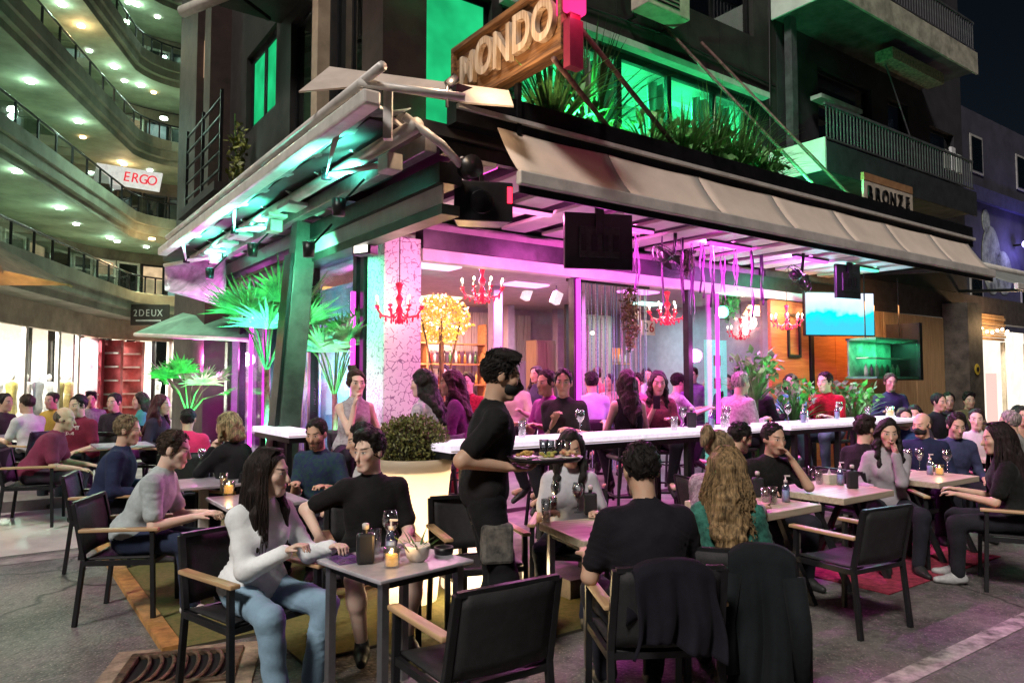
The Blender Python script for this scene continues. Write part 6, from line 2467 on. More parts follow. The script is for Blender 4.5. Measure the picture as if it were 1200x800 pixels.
# teal lights under the side awning, magenta by the neon
for i, (x, y, z, e, c, rt) in enumerate(((-1.05, -1.3, 2.95, 20, (.12, 1, .72), (-.1, .15, 1)), (-1.05, 1.1, 2.95, 34, (.10, 1, .62), (-.1, .2, 1)), (-1.0, 3.2, 2.95, 34, (.10, 1, .6), (-.1, 0, 1)), (-.95, -.35, 2.75, 26, (.15, 1, .5), (.25, .9, -.35)))):
    sl = bthing('awning_spotlight', ('black spotlight under the awning corner', 'black spotlight on the awning beside the leaning post', 'black spotlight toward the far end of the side awning', 'black spotlight aimed at the leaning post')[i], 'spotlight', x, y, z)
    e = e * 3.4
    MB().lathe([(.05, -.08), (.06, .06), (.05, .06)], 14).build('housing', BLACKP, sl, smooth=True)
    MB().bar((.0, .0, .0), (.22, 0, .26), .018).build('arm', STEEL, sl)
    MB().lathe([(.045, .061), (.045, .063)], 14).build('lens', emis('teal_lens', (.2, 1, .8), 5), sl)
    lamp('SPOT', Vector(rt).normalized() * .09, e, c, sl, .05, rot=rt, spot=2.4)
for i, (x, y, z, e, c) in enumerate(((-.45, .75, 1.3, 4, MAG), (-.4, 6.4, 1.9, 26, MAG), (.4, 5.0, 1.6, 30, MAG), (.35, 2.8, 1.5, 22, (.35, .75, 1.0)), (-.5, 4.4, 1.4, 14, MAG))):
    lamp('POINT', (x, y, z), e * 2.2, c, R, .12)
for x in (2.65, 5.35):
    lamp('POINT', (x, -.3, 1.9), 16, MAG, R, .1)
# palms lit from below
for i, (px, d_, lb, n_, hh, lr) in enumerate(((312, 8.6, 'large fan palm glowing teal in a terracotta planter', 13, 2.95, .66), (392, 8.3, 'smaller fan palm seen through the side glass', 10, 2.4, .48), (222, 11.5, 'bright green palm in front of the arcade shops', 10, 1.75, .45))):
    q = at(px, 450, d_)
    pm = thing('fan_palm', lb, 'palm', (q.x, q.y, 0), 0, 'fan palms')
    st_, lvs = fan_palm(n_, 20 + i, lr, hh)
    st_.build('stems', GREENP, pm, smooth=True)
    for l_ in lvs:
        l_.build('leaf', GREENB, pm)
    MB().tube([(0, 0, .4), (.02, 0, hh * .35), (0, 0, hh * .6)], [.045, .04, .03], 8).build('trunk', mat('palm_trunk', (.14, .08, .05), .85, var=.3, vs=20, bump=.5, bs=30), pm, smooth=True)
    MB().lathe([(.17, 0), (.24, .62), (.25, .66), (.22, .66), (.2, .55)], 4 if i == 0 else 20, M=Matrix.Rotation(math.pi / 4 + TH, 4, 'Z')).build('planter', mat('terracotta', (.32, .15, .07), .6, var=.2, vs=4), pm)
    lamp('SPOT', (.12, -.22, .75), (190, 60, 110)[i], ((.10, 1, .68), (.15, 1, .5), (.08, 1, .3))[i], pm, .05, rot=(-.1, .22, 1), spot=2.2)
# hung screens and loudspeaker
for i, (px, py, yl, w_, h_, lb, tilt) in enumerate(((701, 283, -1.7, .70, .55, 'large black screen back hung under the canopy', 6), (993, 330, -1.2, .5, .50, 'black screen back hung in front of the lit television', 8))):
    p = onf(px, py, yl)
    tv = thing('hung_screen', lb, 'television', p, TH * (.35 if i == 0 else .7))
    MB().box(-w_ / 2, w_ / 2, -.025, .025, -h_ / 2, h_ / 2).build('housing', BLACKP, tv, bevel=.01)
    MB().box(-w_ * .3, w_ * .3, -.05, -.026, -h_ * .3, h_ * .25).build('rear_cover', mat('rear_grey', (.02, .02, .022), .6, var=.3, vs=30), tv, bevel=.01)
    for k in range(4):
        MB().box(-w_ * .28 + k * w_ * .16, -w_ * .2 + k * w_ * .16, -.058, -.051, -h_ * .2, h_ * .1).build('vent', STEEL, tv)
    MB().box(-.04, .04, -.06, -.02, h_ * .1, 3.25 - p.z).build('mount', STEEL, tv)
p = onf(983, 368, -.5)
tv = thing('lit_television', 'television showing a bright blue and white picture', 'television', p, TH * .25)
MB().box(-.62, .62, -.03, .03, -.36, .36).build('housing', BLACKP, tv, bevel=.008)


def tv_mat():
    m, nt, out = _new('tv_picture')
    N, L = nt.nodes, nt.links
    tc = N.new('ShaderNodeTexCoord')
    sx = N.new('ShaderNodeSeparateXYZ')
    L.new(tc.outputs['Object'], sx.inputs[0])
    nz = N.new('ShaderNodeTexNoise')
    nz.inputs['Scale'].default_value = 4
    L.new(tc.outputs['Object'], nz.inputs['Vector'])
    ad = N.new('ShaderNodeMath')
    ad.operation = 'MULTIPLY_ADD'
    L.new(nz.outputs['Fac'], ad.inputs[0])
    ad.inputs[1].default_value = .35
    L.new(sx.outputs[2], ad.inputs[2])
    cr = N.new('ShaderNodeValToRGB')
    e = cr.color_ramp.elements
    e[0].position, e[0].color = 0.0, (.05, .55, .75, 1)
    e[1].position, e[1].color = .42, (.75, .8, 1, 1)
    x = cr.color_ramp.elements.new(.17)
    x.color = (.0, .75, .85, 1)
    x = cr.color_ramp.elements.new(.24)
    x.color = (.5, .9, .95, 1)
    L.new(ad.outputs[0], cr.inputs[0])
    em = N.new('ShaderNodeEmission')
    em.inputs[1].default_value = .62
    L.new(cr.outputs[0], em.inputs[0])
    L.new(em.outputs[0], out.inputs[0])
    return m


MB().box(-.60, .60, -.034, -.031, -.34, .34).build('picture', tv_mat(), tv)
MB().box(-.04, .04, -.02, .02, .36, 3.2 - p.z).build('mount', STEEL, tv)
lamp('AREA', (0, -.06, 0), 14, (.35, .85, 1), tv, (1.1, .6), rot=(0, -1, -.1))
p = onf(564, 241, -2.05)
spk = thing('loudspeaker', 'black loudspeaker with a red light hung at the canopy corner', 'loudspeaker', p, math.radians(12))
MB().prism([(-.24, -.12), (.24, -.12), (.18, .14), (-.18, .14)], -.15, .17).build('cabinet', BLACKP, spk, bevel=.012)
MB().lathe([(.10, 0), (.09, .012), (.03, .004)], 20, M=Matrix.Translation((-.02, -.122, 0)) @ Matrix.Rotation(math.pi / 2, 4, 'X')).build('cone', STEEL, spk)
MB().box(.19, .23, -.128, -.121, .0, .13).build('red_light', emis('spk_red', (1, .02, .05), 2.0), spk)
MB().bar((0, 0, .17), (0, .05, .5), .03).build('bracket', STEEL, spk)
# flood lamp and black heater on the left mullion
p = onf(428, 292, -.6)
fl = thing('wall_floodlight', 'tilted black floodlight fixed beside the mosaic pillar', 'floodlight', p, math.radians(-30))
MB().box(-.11, .11, -.06, .06, -.06, .07).build('housing', BLACKP, fl, bevel=.01)
MB().box(-.08, .08, -.066, -.061, -.04, .05).build('lens', emis('flood_lens', (1, .9, .8), 2.5), fl)
MB().bar((0, 0, .06), (.1, .25, .2), .025).build('bracket', STEEL, fl)
# fans with curved arms
for i, (px, py, yl, lb) in enumerate(((778, 300, -1.2, 'black ceiling fan on a curved pipe behind the hung screen'), (932, 322, -1.3, 'black ceiling fan on a curved pipe left of the lit television'))):
    p = onf(px, py, yl)
    fn = thing('orbit_fan', lb, 'fan', p, TH)
    MB().sphere((0, 0, 0), (.07, .09, .075), 12, 8).build('motor', BLACKP, fn, smooth=True)
    MB().tube([(.02, .05, .0), (.14, .05, -.02), (.22, .04, .08), (.22, .02, .22), (.2, 0, 3.25 - p.z)], .022, 8).build('curved_pipe', BLACKP, fn, smooth=True)
    hb = Matrix.Translation((-.06, -.12, -.05)) @ Matrix.Rotation(math.radians(62), 4, 'X')
    for rr_ in (.08, .15, .21):
        MB().tube([hb @ Vector((rr_ * math.cos(a), rr_ * math.sin(a), -.02 + .12 * (.21 - rr_))) for a in [k * 2 * math.pi / 28 for k in range(29)]], .004, 5).build('guard_ring', BLACKP, fn)
    for k in range(14):
        a = k * 2 * math.pi / 14
        MB().tube([hb @ Vector((.03 * math.cos(a), .03 * math.sin(a), .03)), hb @ Vector((.21 * math.cos(a), .21 * math.sin(a), -.02)), hb @ Vector((.2 * math.cos(a), .2 * math.sin(a), -.09))], .003, 4).build('guard_wire', BLACKP, fn)
    for k in range(3):
        a = k * 2.094
        MB().plate([hb @ Vector((.03 * math.cos(a), .03 * math.sin(a), 0)), hb @ Vector((.18 * math.cos(a - .4), .18 * math.sin(a - .4), -.01)), hb @ Vector((.19 * math.cos(a + .3), .19 * math.sin(a + .3), .02))], .003).build('blade', BLACKP, fn)
# violet streamers
VIO = mat('streamer_violet', (.10, .03, .13), .5, var=.3, vs=14, sheen=.3)
rs_ = random.Random(6)
for i, px in enumerate((748, 776, 800, 812, 824, 836, 848, 863, 880, 893)):
    p = onf(px, 280, -.9 - .08 * (i % 3))
    ln = (.75, .95, .8, 1.0, .7, .9, .75, .55, .9, .7)[i]
    t = thing('hanging_streamer', 'long twisted violet fabric streamer hanging from the canopy ceiling', 'streamer', (p.x, p.y, 3.25), rs_.uniform(0, 3), 'violet streamers')
    for k in range(2):
        ph = rs_.uniform(0, 6)
        MB().grid(lambda a, b: ((a - .5) * .026 * math.cos(ph + b * 4) + .012 * math.sin(b * 11 + ph) + k * .03, (a - .5) * .026 * math.sin(ph + b * 4) + k * .02, -ln * b * (1 - .1 * k)), 3, 18).build('ribbon', VIO, t, smooth=True, solid=.002)
# hanging foliage columns inside
for i, (px, py, yl, rr_, hh, lb) in enumerate(((738, 372, 1.2, .13, .55, 'olive leaf garland column beside the neon tube'), (853, 352, .25, .17, .36, 'bright green hanging foliage beside the right neon tube'), (805, 300, -.4, .08, .3, 'dark hanging vine over the streamers'))):
    p = onf(px, py, yl)
    t = thing('hanging_plant', lb, 'hanging plant', p, 0, 'hanging foliage inside the bar')
    lv = leafy(MB(), 520, (0, 0, 0), (rr_, rr_, hh), .07, random.Random(i + 50), .3)
    lv.build('leaves', (mat('leaf_olive', (.16, .13, .05), .5, var=.4, vs=8), GREENB, GREEND)[i], t)
    MB().cyl((0, 0, -hh), (0, 0, 3.1 - p.z), .008, 5).build('cord', STEEL, t)
    if i == 1:
        lamp('POINT', (0, -.4, -.2), 8, (.1, 1, .5), t, .1)
# ivy and plants around the right
for i, (px, py, d_, lb) in enumerate(((885, 430, 9.0, 'white flowered plant with long leaves by the green panel'), (1000, 462, 10.2, 'bright green leafy plant behind the red shirted man'), (930, 462, 9.6, 'green lit leafy plant below the orange wall'))):
    p = at(px, py, d_)
    t = thing('potted_plant', lb, 'plant', (p.x, p.y, 0), 0, 'potted plants at the right front')
    MB().lathe([(.12, 0), (.17, .5), (.15, .5), (.13, .4)], 16).build('pot', BLACKP, t, smooth=True)
    spiky_plant(50, .75, .5, .02, i + 70).build('leaves', GREENB, t, loc=(0, 0, p.z - .4), smooth=True)
    MB().cyl((0, 0, .4), (0, 0, p.z - .2), .03, 6).build('stem', GREENP, t)
    leafy(MB(), 140, (0, 0, p.z), (.3, .3, .22), .11, random.Random(i), .1).build('bushy_leaves', GREENB, t)
    lamp('POINT', (.1, -.5, p.z + .1), 4, (.15, 1, .4), t, .08)
gp = bthing('green_wall_panel', 'tall mint green lit panel at the end of the glass front', 'panel', 5.75, .35, .05)
MB().box(-.18, .30, 0, .05, 0, 2.1).build('panel', mat('mint', (.3, .62, .5), .5, var=.1, emit=(.1, .9, .6), es=.35), gp)
for z in (1.35, 1.7):
    MB().box(-.02, .14, -.012, -.001, z, z + .16).build('small_picture', mat('small_pic', (.35, .2, .16), .6, var=.3, vs=12), gp)
# wall clock style numerals and pictures on the back wall
nsn = bthing('number_sign', 'small sign with the number twenty six on the rear wall', 'sign', face(760, 384, 'y', 2.0).x, 2.0, face(760, 384, 'y', 2.0).z)
MB().box(-.16, .16, 0, .02, -.13, .13).build('plate', WHITEP, nsn)
for i, ch in enumerate('26'):
    me = text_mesh(ch, .24, .01, 'numeral')
    me.transform(Matrix.Rotation(math.pi / 2, 4, 'X'))
    link('numeral', me, STEEL if i == 0 else mat('num_red', (.4, .03, .05), .5), nsn, loc=(-.07 + .14 * i, -.008, 0))
MB().cyl((0, .01, .13), (0, .01, 1.0), .005, 5).build('cord', STEEL, nsn)
pc = bthing('flower_picture', 'white picture with red flowers behind the side glass', 'picture', .9, 1.75, 1.5)
MB().box(0, .03, -.35, .35, -.45, .6).build('canvas', mat('pic_white', (.62, .62, .66), .6, var=.08), pc)
for (y, z, r_) in ((.05, .12, .11), (-.15, -.2, .07), (.2, -.1, .05)):
    MB().sphere((-.01, y, z), (.012, r_, r_), 12, 6).build('red_flower', mat('pic_red', (.5, .02, .04), .6), pc)

# more of the interior: bead curtain, dark art panel, cabinets, pendants
bcn = bthing('bead_curtain', 'teal bead curtain strands hanging behind the right glass', 'curtain', 4.4, 1.3, .05)
for i in range(34):
    MB().cyl((-.75 + i * .048, .03 * math.sin(i * 1.7), .1), (-.75 + i * .048, .03 * math.sin(i * 1.7), 2.95), .008, 5).build('strand', mat('bead_teal%d' % (i % 3), ((.3, .5, .5), (.5, .5, .42), (.16, .34, .36))[i % 3], .3, var=.3, vs=60), bcn)
MB().box(-.8, .9, -.04, .04, 2.95, 3.0).build('rail', STEEL, bcn)
q = face(674, 380, 'y', 4.2)
ap = bthing('art_panel', 'tall black panel with pale painted figure inside the bar', 'picture', q.x, 4.2, .05)
MB().box(-.24, .24, 0, .05, .7, 3.0).build('panel', mat('art_black', (.02, .016, .018), .5), ap)
for (x, z, a, b) in ((0, 2.55, .07, .12), (.03, 2.3, .05, .16), (-.04, 2.0, .06, .08)):
    MB().sphere((x, -.004, z), (a, .008, b), 10, 6).build('painted_figure', mat('art_pale', (.6, .56, .55), .6), ap)
for i, (px, yl, w_, h_, c, lb) in enumerate(((640, 4.6, .5, 2.3, (.20, .13, .08), 'brown wooden tall cabinet left of the black art panel'), (703, 4.7, .75, 2.9, (.33, .22, .2), 'rosewood tall cabinet right of the black art panel'), (605, 5.2, .7, 1.9, (.45, .42, .5), 'lilac painted dresser behind the waiter'))):
    q = face(px, 430, 'y', yl)
    cbt = bthing('cabinet', lb, 'cabinet', q.x, yl, .04)
    MB().box(-w_ / 2, w_ / 2, 0, .35, 0, h_).build('carcass', wood('cab_%d' % i, tuple(k * .7 for k in c), c, .5, axis=2), cbt, bevel=.01)
    for k in (-1, 1):
        MB().box(k * w_ / 4 - w_ / 4 + .015, k * w_ / 4 + w_ / 4 - .015, -.02, -.001, .1, h_ - .06).build('door', wood('cab_%d' % i, c, c), cbt, bevel=.006)
        MB().sphere((k * .04, -.035, h_ * .5), .014, 6, 4).build('knob', STEEL, cbt)
for i, (px, py, yl) in enumerate(((652, 349, 2.4), (617, 345, 3.4), (694, 390, 1.8))):
    p = onf(px, py, yl)
    pd = thing('pendant_lamp', ('square white pendant lamp tilted over the bar', 'small pendant lamp near the lilac dresser', 'thin black pendant with tiny bulb')[i], 'lamp', p, .5)
    if i < 2:
        MB().box(-.07, .07, -.07, .07, -.1, .1, Matrix.Rotation(.4, 4, 'Y')).build('shade', mat('shade_white', (.7, .66, .68), .6, emit=(1, .85, .9), es=.35), pd, bevel=.01)
    else:
        MB().sphere((0, 0, 0), .03, 8, 6).build('bulb', BULB, pd, smooth=True)
    MB().cyl((0, 0, .1 if i < 2 else .02), (0, 0, 3.1 - p.z), .008, 5).build('cord', STEEL, pd)
q = face(712, 425, 'y', 5.0)
osf = bthing('lit_shelf', 'orange lit shelf of glassware above the bartenders', 'shelf', q.x, 5.0, q.z)
MB().box(-.7, .7, 0, .25, -.03, 0).build('board', wood('shelf_wood', (.32, .14, .05), (.5, .25, .1)), osf)
MB().box(-.68, .68, .2, .22, .001, .35).build('glow_back', emis('orange_glow', (1, .33, .12), .5, .4), osf)
for i in range(16):
    MB().lathe([(.03, 0), (.035, .06), (.02, .12), (.012, .2)], 8, c=(-.62 + i * .083, .08, .001)).build('carafe', mat('carafe%d' % (i % 2), ((.5, .2, .12), (.6, .5, .45))[i % 2], .2), osf, smooth=True)
for sx in (-.5, .5):
    MB().cyl((sx, .1, .0), (sx, .1, 3.1 - q.z), .01, 5).build('hanger', STEEL, osf)
# ivy and railing on the side of the building
iv = bthing('climbing_ivy', 'yellow green ivy trailing from the upper side ledge', 'ivy', -.35, 4.6, 4.2)
for k in range(5):
    leafy(MB(), 70, (.02 * k, -.1 + .05 * k, .3 * k - .1), (.13, .16, .3), .10, random.Random(90 + k), .1).build('leaf_clump', mat('ivy_leaf', (.24, .26, .06), .5, var=.4, vs=7), iv)
MB().tube([(0, 0, -.4), (.05, .05, .5), (.02, .1, 1.5)], .012, 5).build('stem', GREENP, iv)
sr = bthing('side_balcony_rail', 'black metal balcony railing beside the ivy', 'railing', -.12, 4.2, 4.2)
for k in range(5):
    MB().bar((-.75, -.9, .2 + k * .25), (-.75, 1.2, .2 + k * .25), .025).build('rail', STEEL, sr)
for y in (-.9, .15, 1.2):
    MB().bar((-.75, y, 0), (-.75, y, 1.3), .04).build('post', STEEL, sr)
MB().box(-.85, .1, -1.0, 1.3, -.12, -.001).build('floor_slab', DARKW, sr)
# ------------------------------------------------------------------ people
def bd(px, yl):
    q = face(px, 450, 'y', yl)
    return bl(q.x, q.y).y


def P(label, short, px, d, yaw, chair='arm', **kw):
    if chair == 'stool':
        kw.setdefault('seat', .745)
        kw.setdefault('rf', (.12, .30, .42))
        kw.setdefault('lf', (-.12, .30, .42))
        kw.setdefault('rh', (.16, .34, 1.06))
        kw.setdefault('lh', (-.16, .34, 1.06))
    zo = kw.setdefault('zoff', 0.0 if chair == 'stool' else ROAD_Z)
    o = human(label, px, d, yaw, **kw)
    if chair:
        put_chair(chair, o.location, o.rotation_euler.z, ('black armchair under the ' if chair == 'arm' else 'black bar stool under the ') + short,
                  'black terrace armchairs' if chair == 'arm' else 'bar stools at the glowing table', zo)
    return o


NAVY = (.018, .024, .06)
NEAR, MID, FAR = .0080, .0129, .018
girl = P('girl in white long sleeved top and light jeans sitting sideways at the front table', 'girl in white and jeans', 318, 4.0, -128, fem=True, tone=PALE, hair='long', hcol=(.020, .012, .010), hstr=420,
         hkw=dict(length=.40, curl=.006, wave=7, az=(58, 180), spread=.6, rad=.0034), top=(.80, .83, .84), sleeve='long', bottom=(.24, .37, .48), pants_kind='denim', shoes=(.55, .55, .55), lean=10, head=(30, 6), h=NEAR,
         rh=(.04, .36, .80), lh=(-.22, .40, .78), rf=(.12, .42, .085), lf=(-.14, .36, .085), curl=.7, scale=.97, longhair=.36)
boy = P('young man in black T-shirt and shorts looking toward the girl', 'young man in black', 434, 4.72, -160, zoff=TURF_Z, hair='messy', hcol=HBLK, tone=PALE, top=BLK, shorts=True, bottom=(.02, .02, .024), head=(-52, 6), h=NEAR,
        rh=(.34, .14, .70), lh=(-.16, .33, .70), rf=(.10, .33, .085), lf=(-.18, .30, .085), lean=4, elbow=((1, -.3, -.6), None))
waiter = human('standing waiter in black T-shirt and black face mask carrying a food tray', 588, 4.30, -78, zoff=TURF_Z, seat=None, scale=1.07, hair='quiff', hcol=HBLK, tone=TAN, top=BLK, bottom=(.012, .012, .014), mask=(.015, .015, .016),
               head=(-4, 14), lean=6, h=NEAR, rh=(.19, .10, 1.175), lh=(-.14, .30, 1.165), palms=((0, 0, 1), (0, 0, 1)), curl=.3, elbow=((.25, -1, -.25), (-.6, -.5, -.8)), beard=0, heavy=1.0)
# waiter's waist pouch
wp = MB().box(.105, .212, -.04, .14, .64, .86)
wp.build('apron_pouch', mat('pouch', (.16, .15, .13), .8, vs=16, col2=(.03, .03, .03), bump=.3, bs=40), waiter, bevel=.02)
man1 = P('man in grey T-shirt leaning forward on an armchair at the kerb', 'man in grey T-shirt', 207, 5.4, -82, hair='short', hcol=HBRN, tone=PALE, top=(.40, .45, .46), bottom=(.025, .035, .07), pants_kind='denim', shoes=(.6, .58, .54),
         lean=24, head=(0, 14), h=NEAR, rh=(.14, .46, .70), lh=(-.02, .50, .70), rf=(.14, .45, .085), lf=(-.12, .62, .085), scale=1.03)
manb = P('broad man in black seen from behind at the wooden table', 'broad man seen from behind', 750, 3.78, 6, hair='fade', hcol=HBLK, tone=TAN, top=(.012, .011, .015), sleeve='short', heavy=1.14, scale=1.04, lean=10, head=(4, 12), h=NEAR,
         rh=(.22, .38, .74), lh=(-.24, .36, .74))
blon = P('woman with long curly blonde hair and green dress seen from behind', 'curly blonde woman', 850, 4.08, -14, fem=True, hair='back', hcol=(.25, .16, .075), hstr=520, hkw=dict(length=.40, curl=.034, wave=24, az=(40, 180), rad=.0042, spread=1.1),
         top=(.05, .20, .15), topkind='print', topcol2=(.015, .06, .05), sleeve='long', skirt=True, lean=8, head=(-8, 8), h=NEAR, rh=(.16, .36, .74), lh=(-.16, .36, .74), longhair=.34, scale=.97)
P('woman in white V neck T-shirt facing the wooden table', 'woman in white T-shirt', 668, 5.3, 172, fem=True, hair='long', longhair=.22, hcol=HBLK, tone=TAN, top=(.50, .50, .54), bottom=(.03, .04, .07), lean=12, head=(10, 14), h=MID,
  rh=(.12, .36, .76), lh=(-.20, .34, .76))
P('woman with tied up fair hair and patterned top beside the blonde woman', 'woman with tied up hair', 842, 5.1, -48, fem=True, hair='pony', hcol=(.26, .18, .10), tone=TAN, top=(.16, .10, .14), topkind='print', topcol2=(.45, .38, .42), sleeve='long', h=MID,
  mask=(.55, .55, .55), lean=12, head=(0, 6), rh=(.16, .40, .78), lh=(-.14, .42, .78))
P('bearded man in black T-shirt looking right with lowered head', 'bearded man with lowered head', 866, 6.5, -75, hair='short', hcol=HBLK, tone=TAN, top=(.014, .014, .02), beard=.75, lean=16, head=(0, 20), h=MID)
P('man in black T-shirt resting his cheek on his hand', 'man resting his cheek', 905, 6.2, -168, hair='fade', hcol=HBLK, tone=TAN, top=BLK, lean=16, head=(6, 6), h=MID, rh=(.2, .34, .76), lh=(-.09, .30, 1.02), beard=.35, elbow=(None, (-.5, .5, -1)))
prm = P('young man in black T-shirt with white chest print turned right', 'young man with chest print', 1012, 7.15, -62, hair='messy', hcol=HDBR, tone=SKIN, top=BLK, lean=6, head=(-6, 6), h=MID)
for k, (x_, z_, w_) in enumerate(((-.06, .90, .05), (.02, .91, .05), (.0, .84, .11))):
    MB().box(x_ - w_ / 2, x_ + w_ / 2, .168 + .004 * k, .186, z_ - .02, z_ + .02).build('chest_print', mat('letter_white', (.75, .72, .68)), prm, bevel=.004)
P('girl in pale jacket laughing with her hand at her mouth', 'girl in pale jacket', 1038, 6.7, 168, fem=True, hair='long', longhair=.25, hcol=HBLK, tone=SKIN, top=(.36, .33, .36), sleeve='long', lean=8, head=(0, 8), h=MID, lh=(-.02, .26, 1.02), rh=(.2, .3, .72))
P('man in navy shirt with black mask pulled on', 'masked man in navy', 1078, 7.95, 150, hair='bald', hcol=(.12, .08, .06), tone=SKIN, top=NAVY, sleeve='long', lean=8, head=(-30, 10), h=MID, mask=(.02, .02, .02))
P('man in dark vest over pale sleeves looking down', 'man in dark vest', 1118, 8.0, 172, hair='short', hcol=HDBR, tone=SKIN, top=(.05, .055, .12), sleeve='long', lean=10, head=(0, 18), h=MID)
P('woman in black with long straight dark hair turned to her table', 'woman with straight dark hair', 1165, 6.05, 62, fem=True, hair='back', longhair=.42, hcol=(.022, .012, .012), hstr=200, hkw=dict(length=.46, curl=.006, wave=6, spread=.8, rad=.004), tone=SKIN, top=BLK, sleeve='short', lean=8, head=(10, 8), h=MID,
  rh=(.18, .38, .74), lh=(-.14, .4, .74), bottom=(.02, .02, .025), shoes=(.4, .4, .4))
P('guest in grey shirt with cropped hair by the far right table', 'guest in grey shirt', 1180, 8.6, 50, hair='short', hcol=HGRY, tone=TAN, top=(.25, .25, .23), lean=12, head=(0, 6), h=FAR)
P('guest in tan shirt sitting beyond the far right table', 'guest in tan shirt', 1196, 9.9, 160, hair='short', hcol=HDBR, tone=TAN, top=(.3, .2, .12), h=FAR)
# left terrace
P('fair haired person in navy shirt turned away on an armchair', 'person in navy shirt', 152, 6.8, -72, scale=1.04, hair='short', hcol=(.22, .16, .09), tone=SKIN, top=(.022, .03, .07), sleeve='long', lean=12, head=(-4, 8), h=MID, heavy=1.1, rh=(.2, .34, .66), lh=(-.15, .38, .7))
P('balding man in maroon T-shirt leaning on his knees', 'balding man in maroon', 78, 8.2, -70, zoff=-.06, hair='bald', hcol=(.16, .12, .09), tone=SKIN, top=(.20, .035, .075), lean=26, head=(-6, 10), h=MID, heavy=1.12, rh=(.14, .46, .60), lh=(-.12, .5, .62), bottom=(.06, .04, .06))
tom = P('man in dark red lettered T-shirt facing the street', 'man in lettered T-shirt', 93, 9.2, 162, zoff=.004, hair='short', hcol=HBLK, tone=SKIN, top=(.17, .018, .04), lean=6, head=(0, 8), h=MID, heavy=1.08)
for k, (tx, sz, zz) in enumerate((('TOMMY', .075, .93), ('JEANS', .05, .86))):
    me = text_mesh(tx, sz, .004, 'lettering')
    me.transform(Matrix.Rotation(math.pi, 4, 'Z') @ Matrix.Rotation(math.pi / 2, 4, 'X'))
    link('lettering', me, mat('letter_white', (.75, .72, .68)), tom, loc=(0, .178 + .015 * k, zz))
P('man in white T-shirt at the arcade side table', 'man in white T-shirt', 33, 10.0, 72, zoff=.004, hair='short', hcol=HBRN, tone=TAN, top=(.6, .58, .58), lean=10, h=FAR, rh=(.15, .42, .72), lh=(-.15, .42, .72))
P('person in dark top at the edge of the arcade tables', 'person at the arcade edge', 8, 10.6, -100, zoff=.004, hair='short', hcol=HBLK, tone=TAN, top=(.05, .04, .04), h=FAR)
P('dark haired guest behind the lettered T-shirt man', 'dark haired far guest', 135, 10.6, 175, zoff=.004, hair='short', hcol=HBLK, tone=TAN, top=(.03, .02, .03), h=FAR)
P('woman with dark red hair beside the man in hot pink', 'woman with dark red hair', 191, 9.6, -95, zoff=.004, fem=True, hair='long', hcol=(.06, .012, .018), tone=TAN, top=(.03, .02, .035), sleeve='long', h=FAR)
P('man in hot pink shirt with his back to the street', 'man in hot pink', 222, 8.7, 18, zoff=TURF_Z, hair='short', hcol=HBLK, tone=TAN, top=(.62, .03, .12), h=FAR, heavy=1.08)
P('woman in black with blond bob holding her hands to her chin', 'woman with blond bob', 268, 7.0, 66, zoff=TURF_Z, scale=1.04, fem=True, hair='bob', hcol=(.30, .21, .11), tone=SKIN, top=(.014, .014, .016), sleeve='long', lean=10, head=(6, 10), h=MID, rh=(.10, .28, .98), lh=(-.02, .30, 1.0), elbow=((.6, .2, -1), (-.6, .2, -1)), heavy=1.1)
P('bearded man in dark green and navy polo shirt resting his arms on the table', 'bearded man in polo', 372, 6.45, 166, zoff=TURF_Z, hair='fade', hcol=HBLK, tone=TAN, top=(.02, .06, .05), topkind='print', topcol2=(.02, .02, .09), lean=12, head=(4, 14), h=MID, beard=.95, heavy=1.1,
  rh=(.05, .40, .78), lh=(-.22, .36, .76))
P('man in white T-shirt partly hidden behind the young man in black', 'half hidden man in white', 424, 5.75, 110, zoff=TURF_Z, hair='short', hcol=HBLK, tone=SKIN, top=(.55, .54, .56), lean=10, head=(0, 14), h=MID)
# bar side
S = dict(chair='stool', h=MID)
P('man in dark T-shirt with one hand on his chest at the glowing table', 'man with hand on chest', 660, bd(660, -1.42), 152, hair='short', hcol=HBLK, tone=TAN, top=(.03, .026, .03), lean=4, head=(20, 4), rh=(.02, .20, 1.15), lh=(-.2, .34, 1.06), heavy=1.1, **S)
P('woman in strappy black top with bare shoulders seen from behind', 'woman in strappy top', 734, bd(734, -1.35), 10, fem=True, hair='back', longhair=.30, hcol=HDBR, tone=PALE, top=(.012, .012, .014), sleeve='none', lean=6, **S)
phw = P('long haired woman holding up a phone behind the glowing table', 'woman holding a phone', 771, bd(771, -1.2), 172, fem=True, hair='long', longhair=.34, hcol=HDBR, tone=PALE, top=(.30, .10, .12), lean=6, head=(8, 10), rh=(.05, .28, 1.22), lh=(-.12, .3, 1.08), **S)
P('white haired man in white shirt at the glowing table', 'white haired man', 868, bd(868, -1.5), -62, hair='short', hcol=(.5, .47, .45), tone=PALE, top=(.60, .55, .60), sleeve='long', lean=12, head=(0, 6), heavy=1.12, **S)
P('man in black shirt next to the white haired man', 'man beside the white haired man', 890, bd(890, -1.05), -58, hair='fade', hcol=(.05, .04, .04), tone=TAN, top=(.016, .016, .018), sleeve='long', lean=6, **S)
P('man in bright red T-shirt at the glowing table', 'man in red T-shirt', 966, bd(966, -1.5), 128, hair='short', hcol=HDBR, tone=PALE, top=(.52, .012, .03), lean=4, head=(-4, 4), heavy=1.12, bottom=(.10, .12, .2), **S)
P('man in denim shirt at the far end of the glowing table', 'man in denim shirt', 1043, bd(1043, -1.4), 168, hair='short', hcol=(.10, .07, .05), tone=SKIN, top=(.04, .055, .10), sleeve='long', **S)
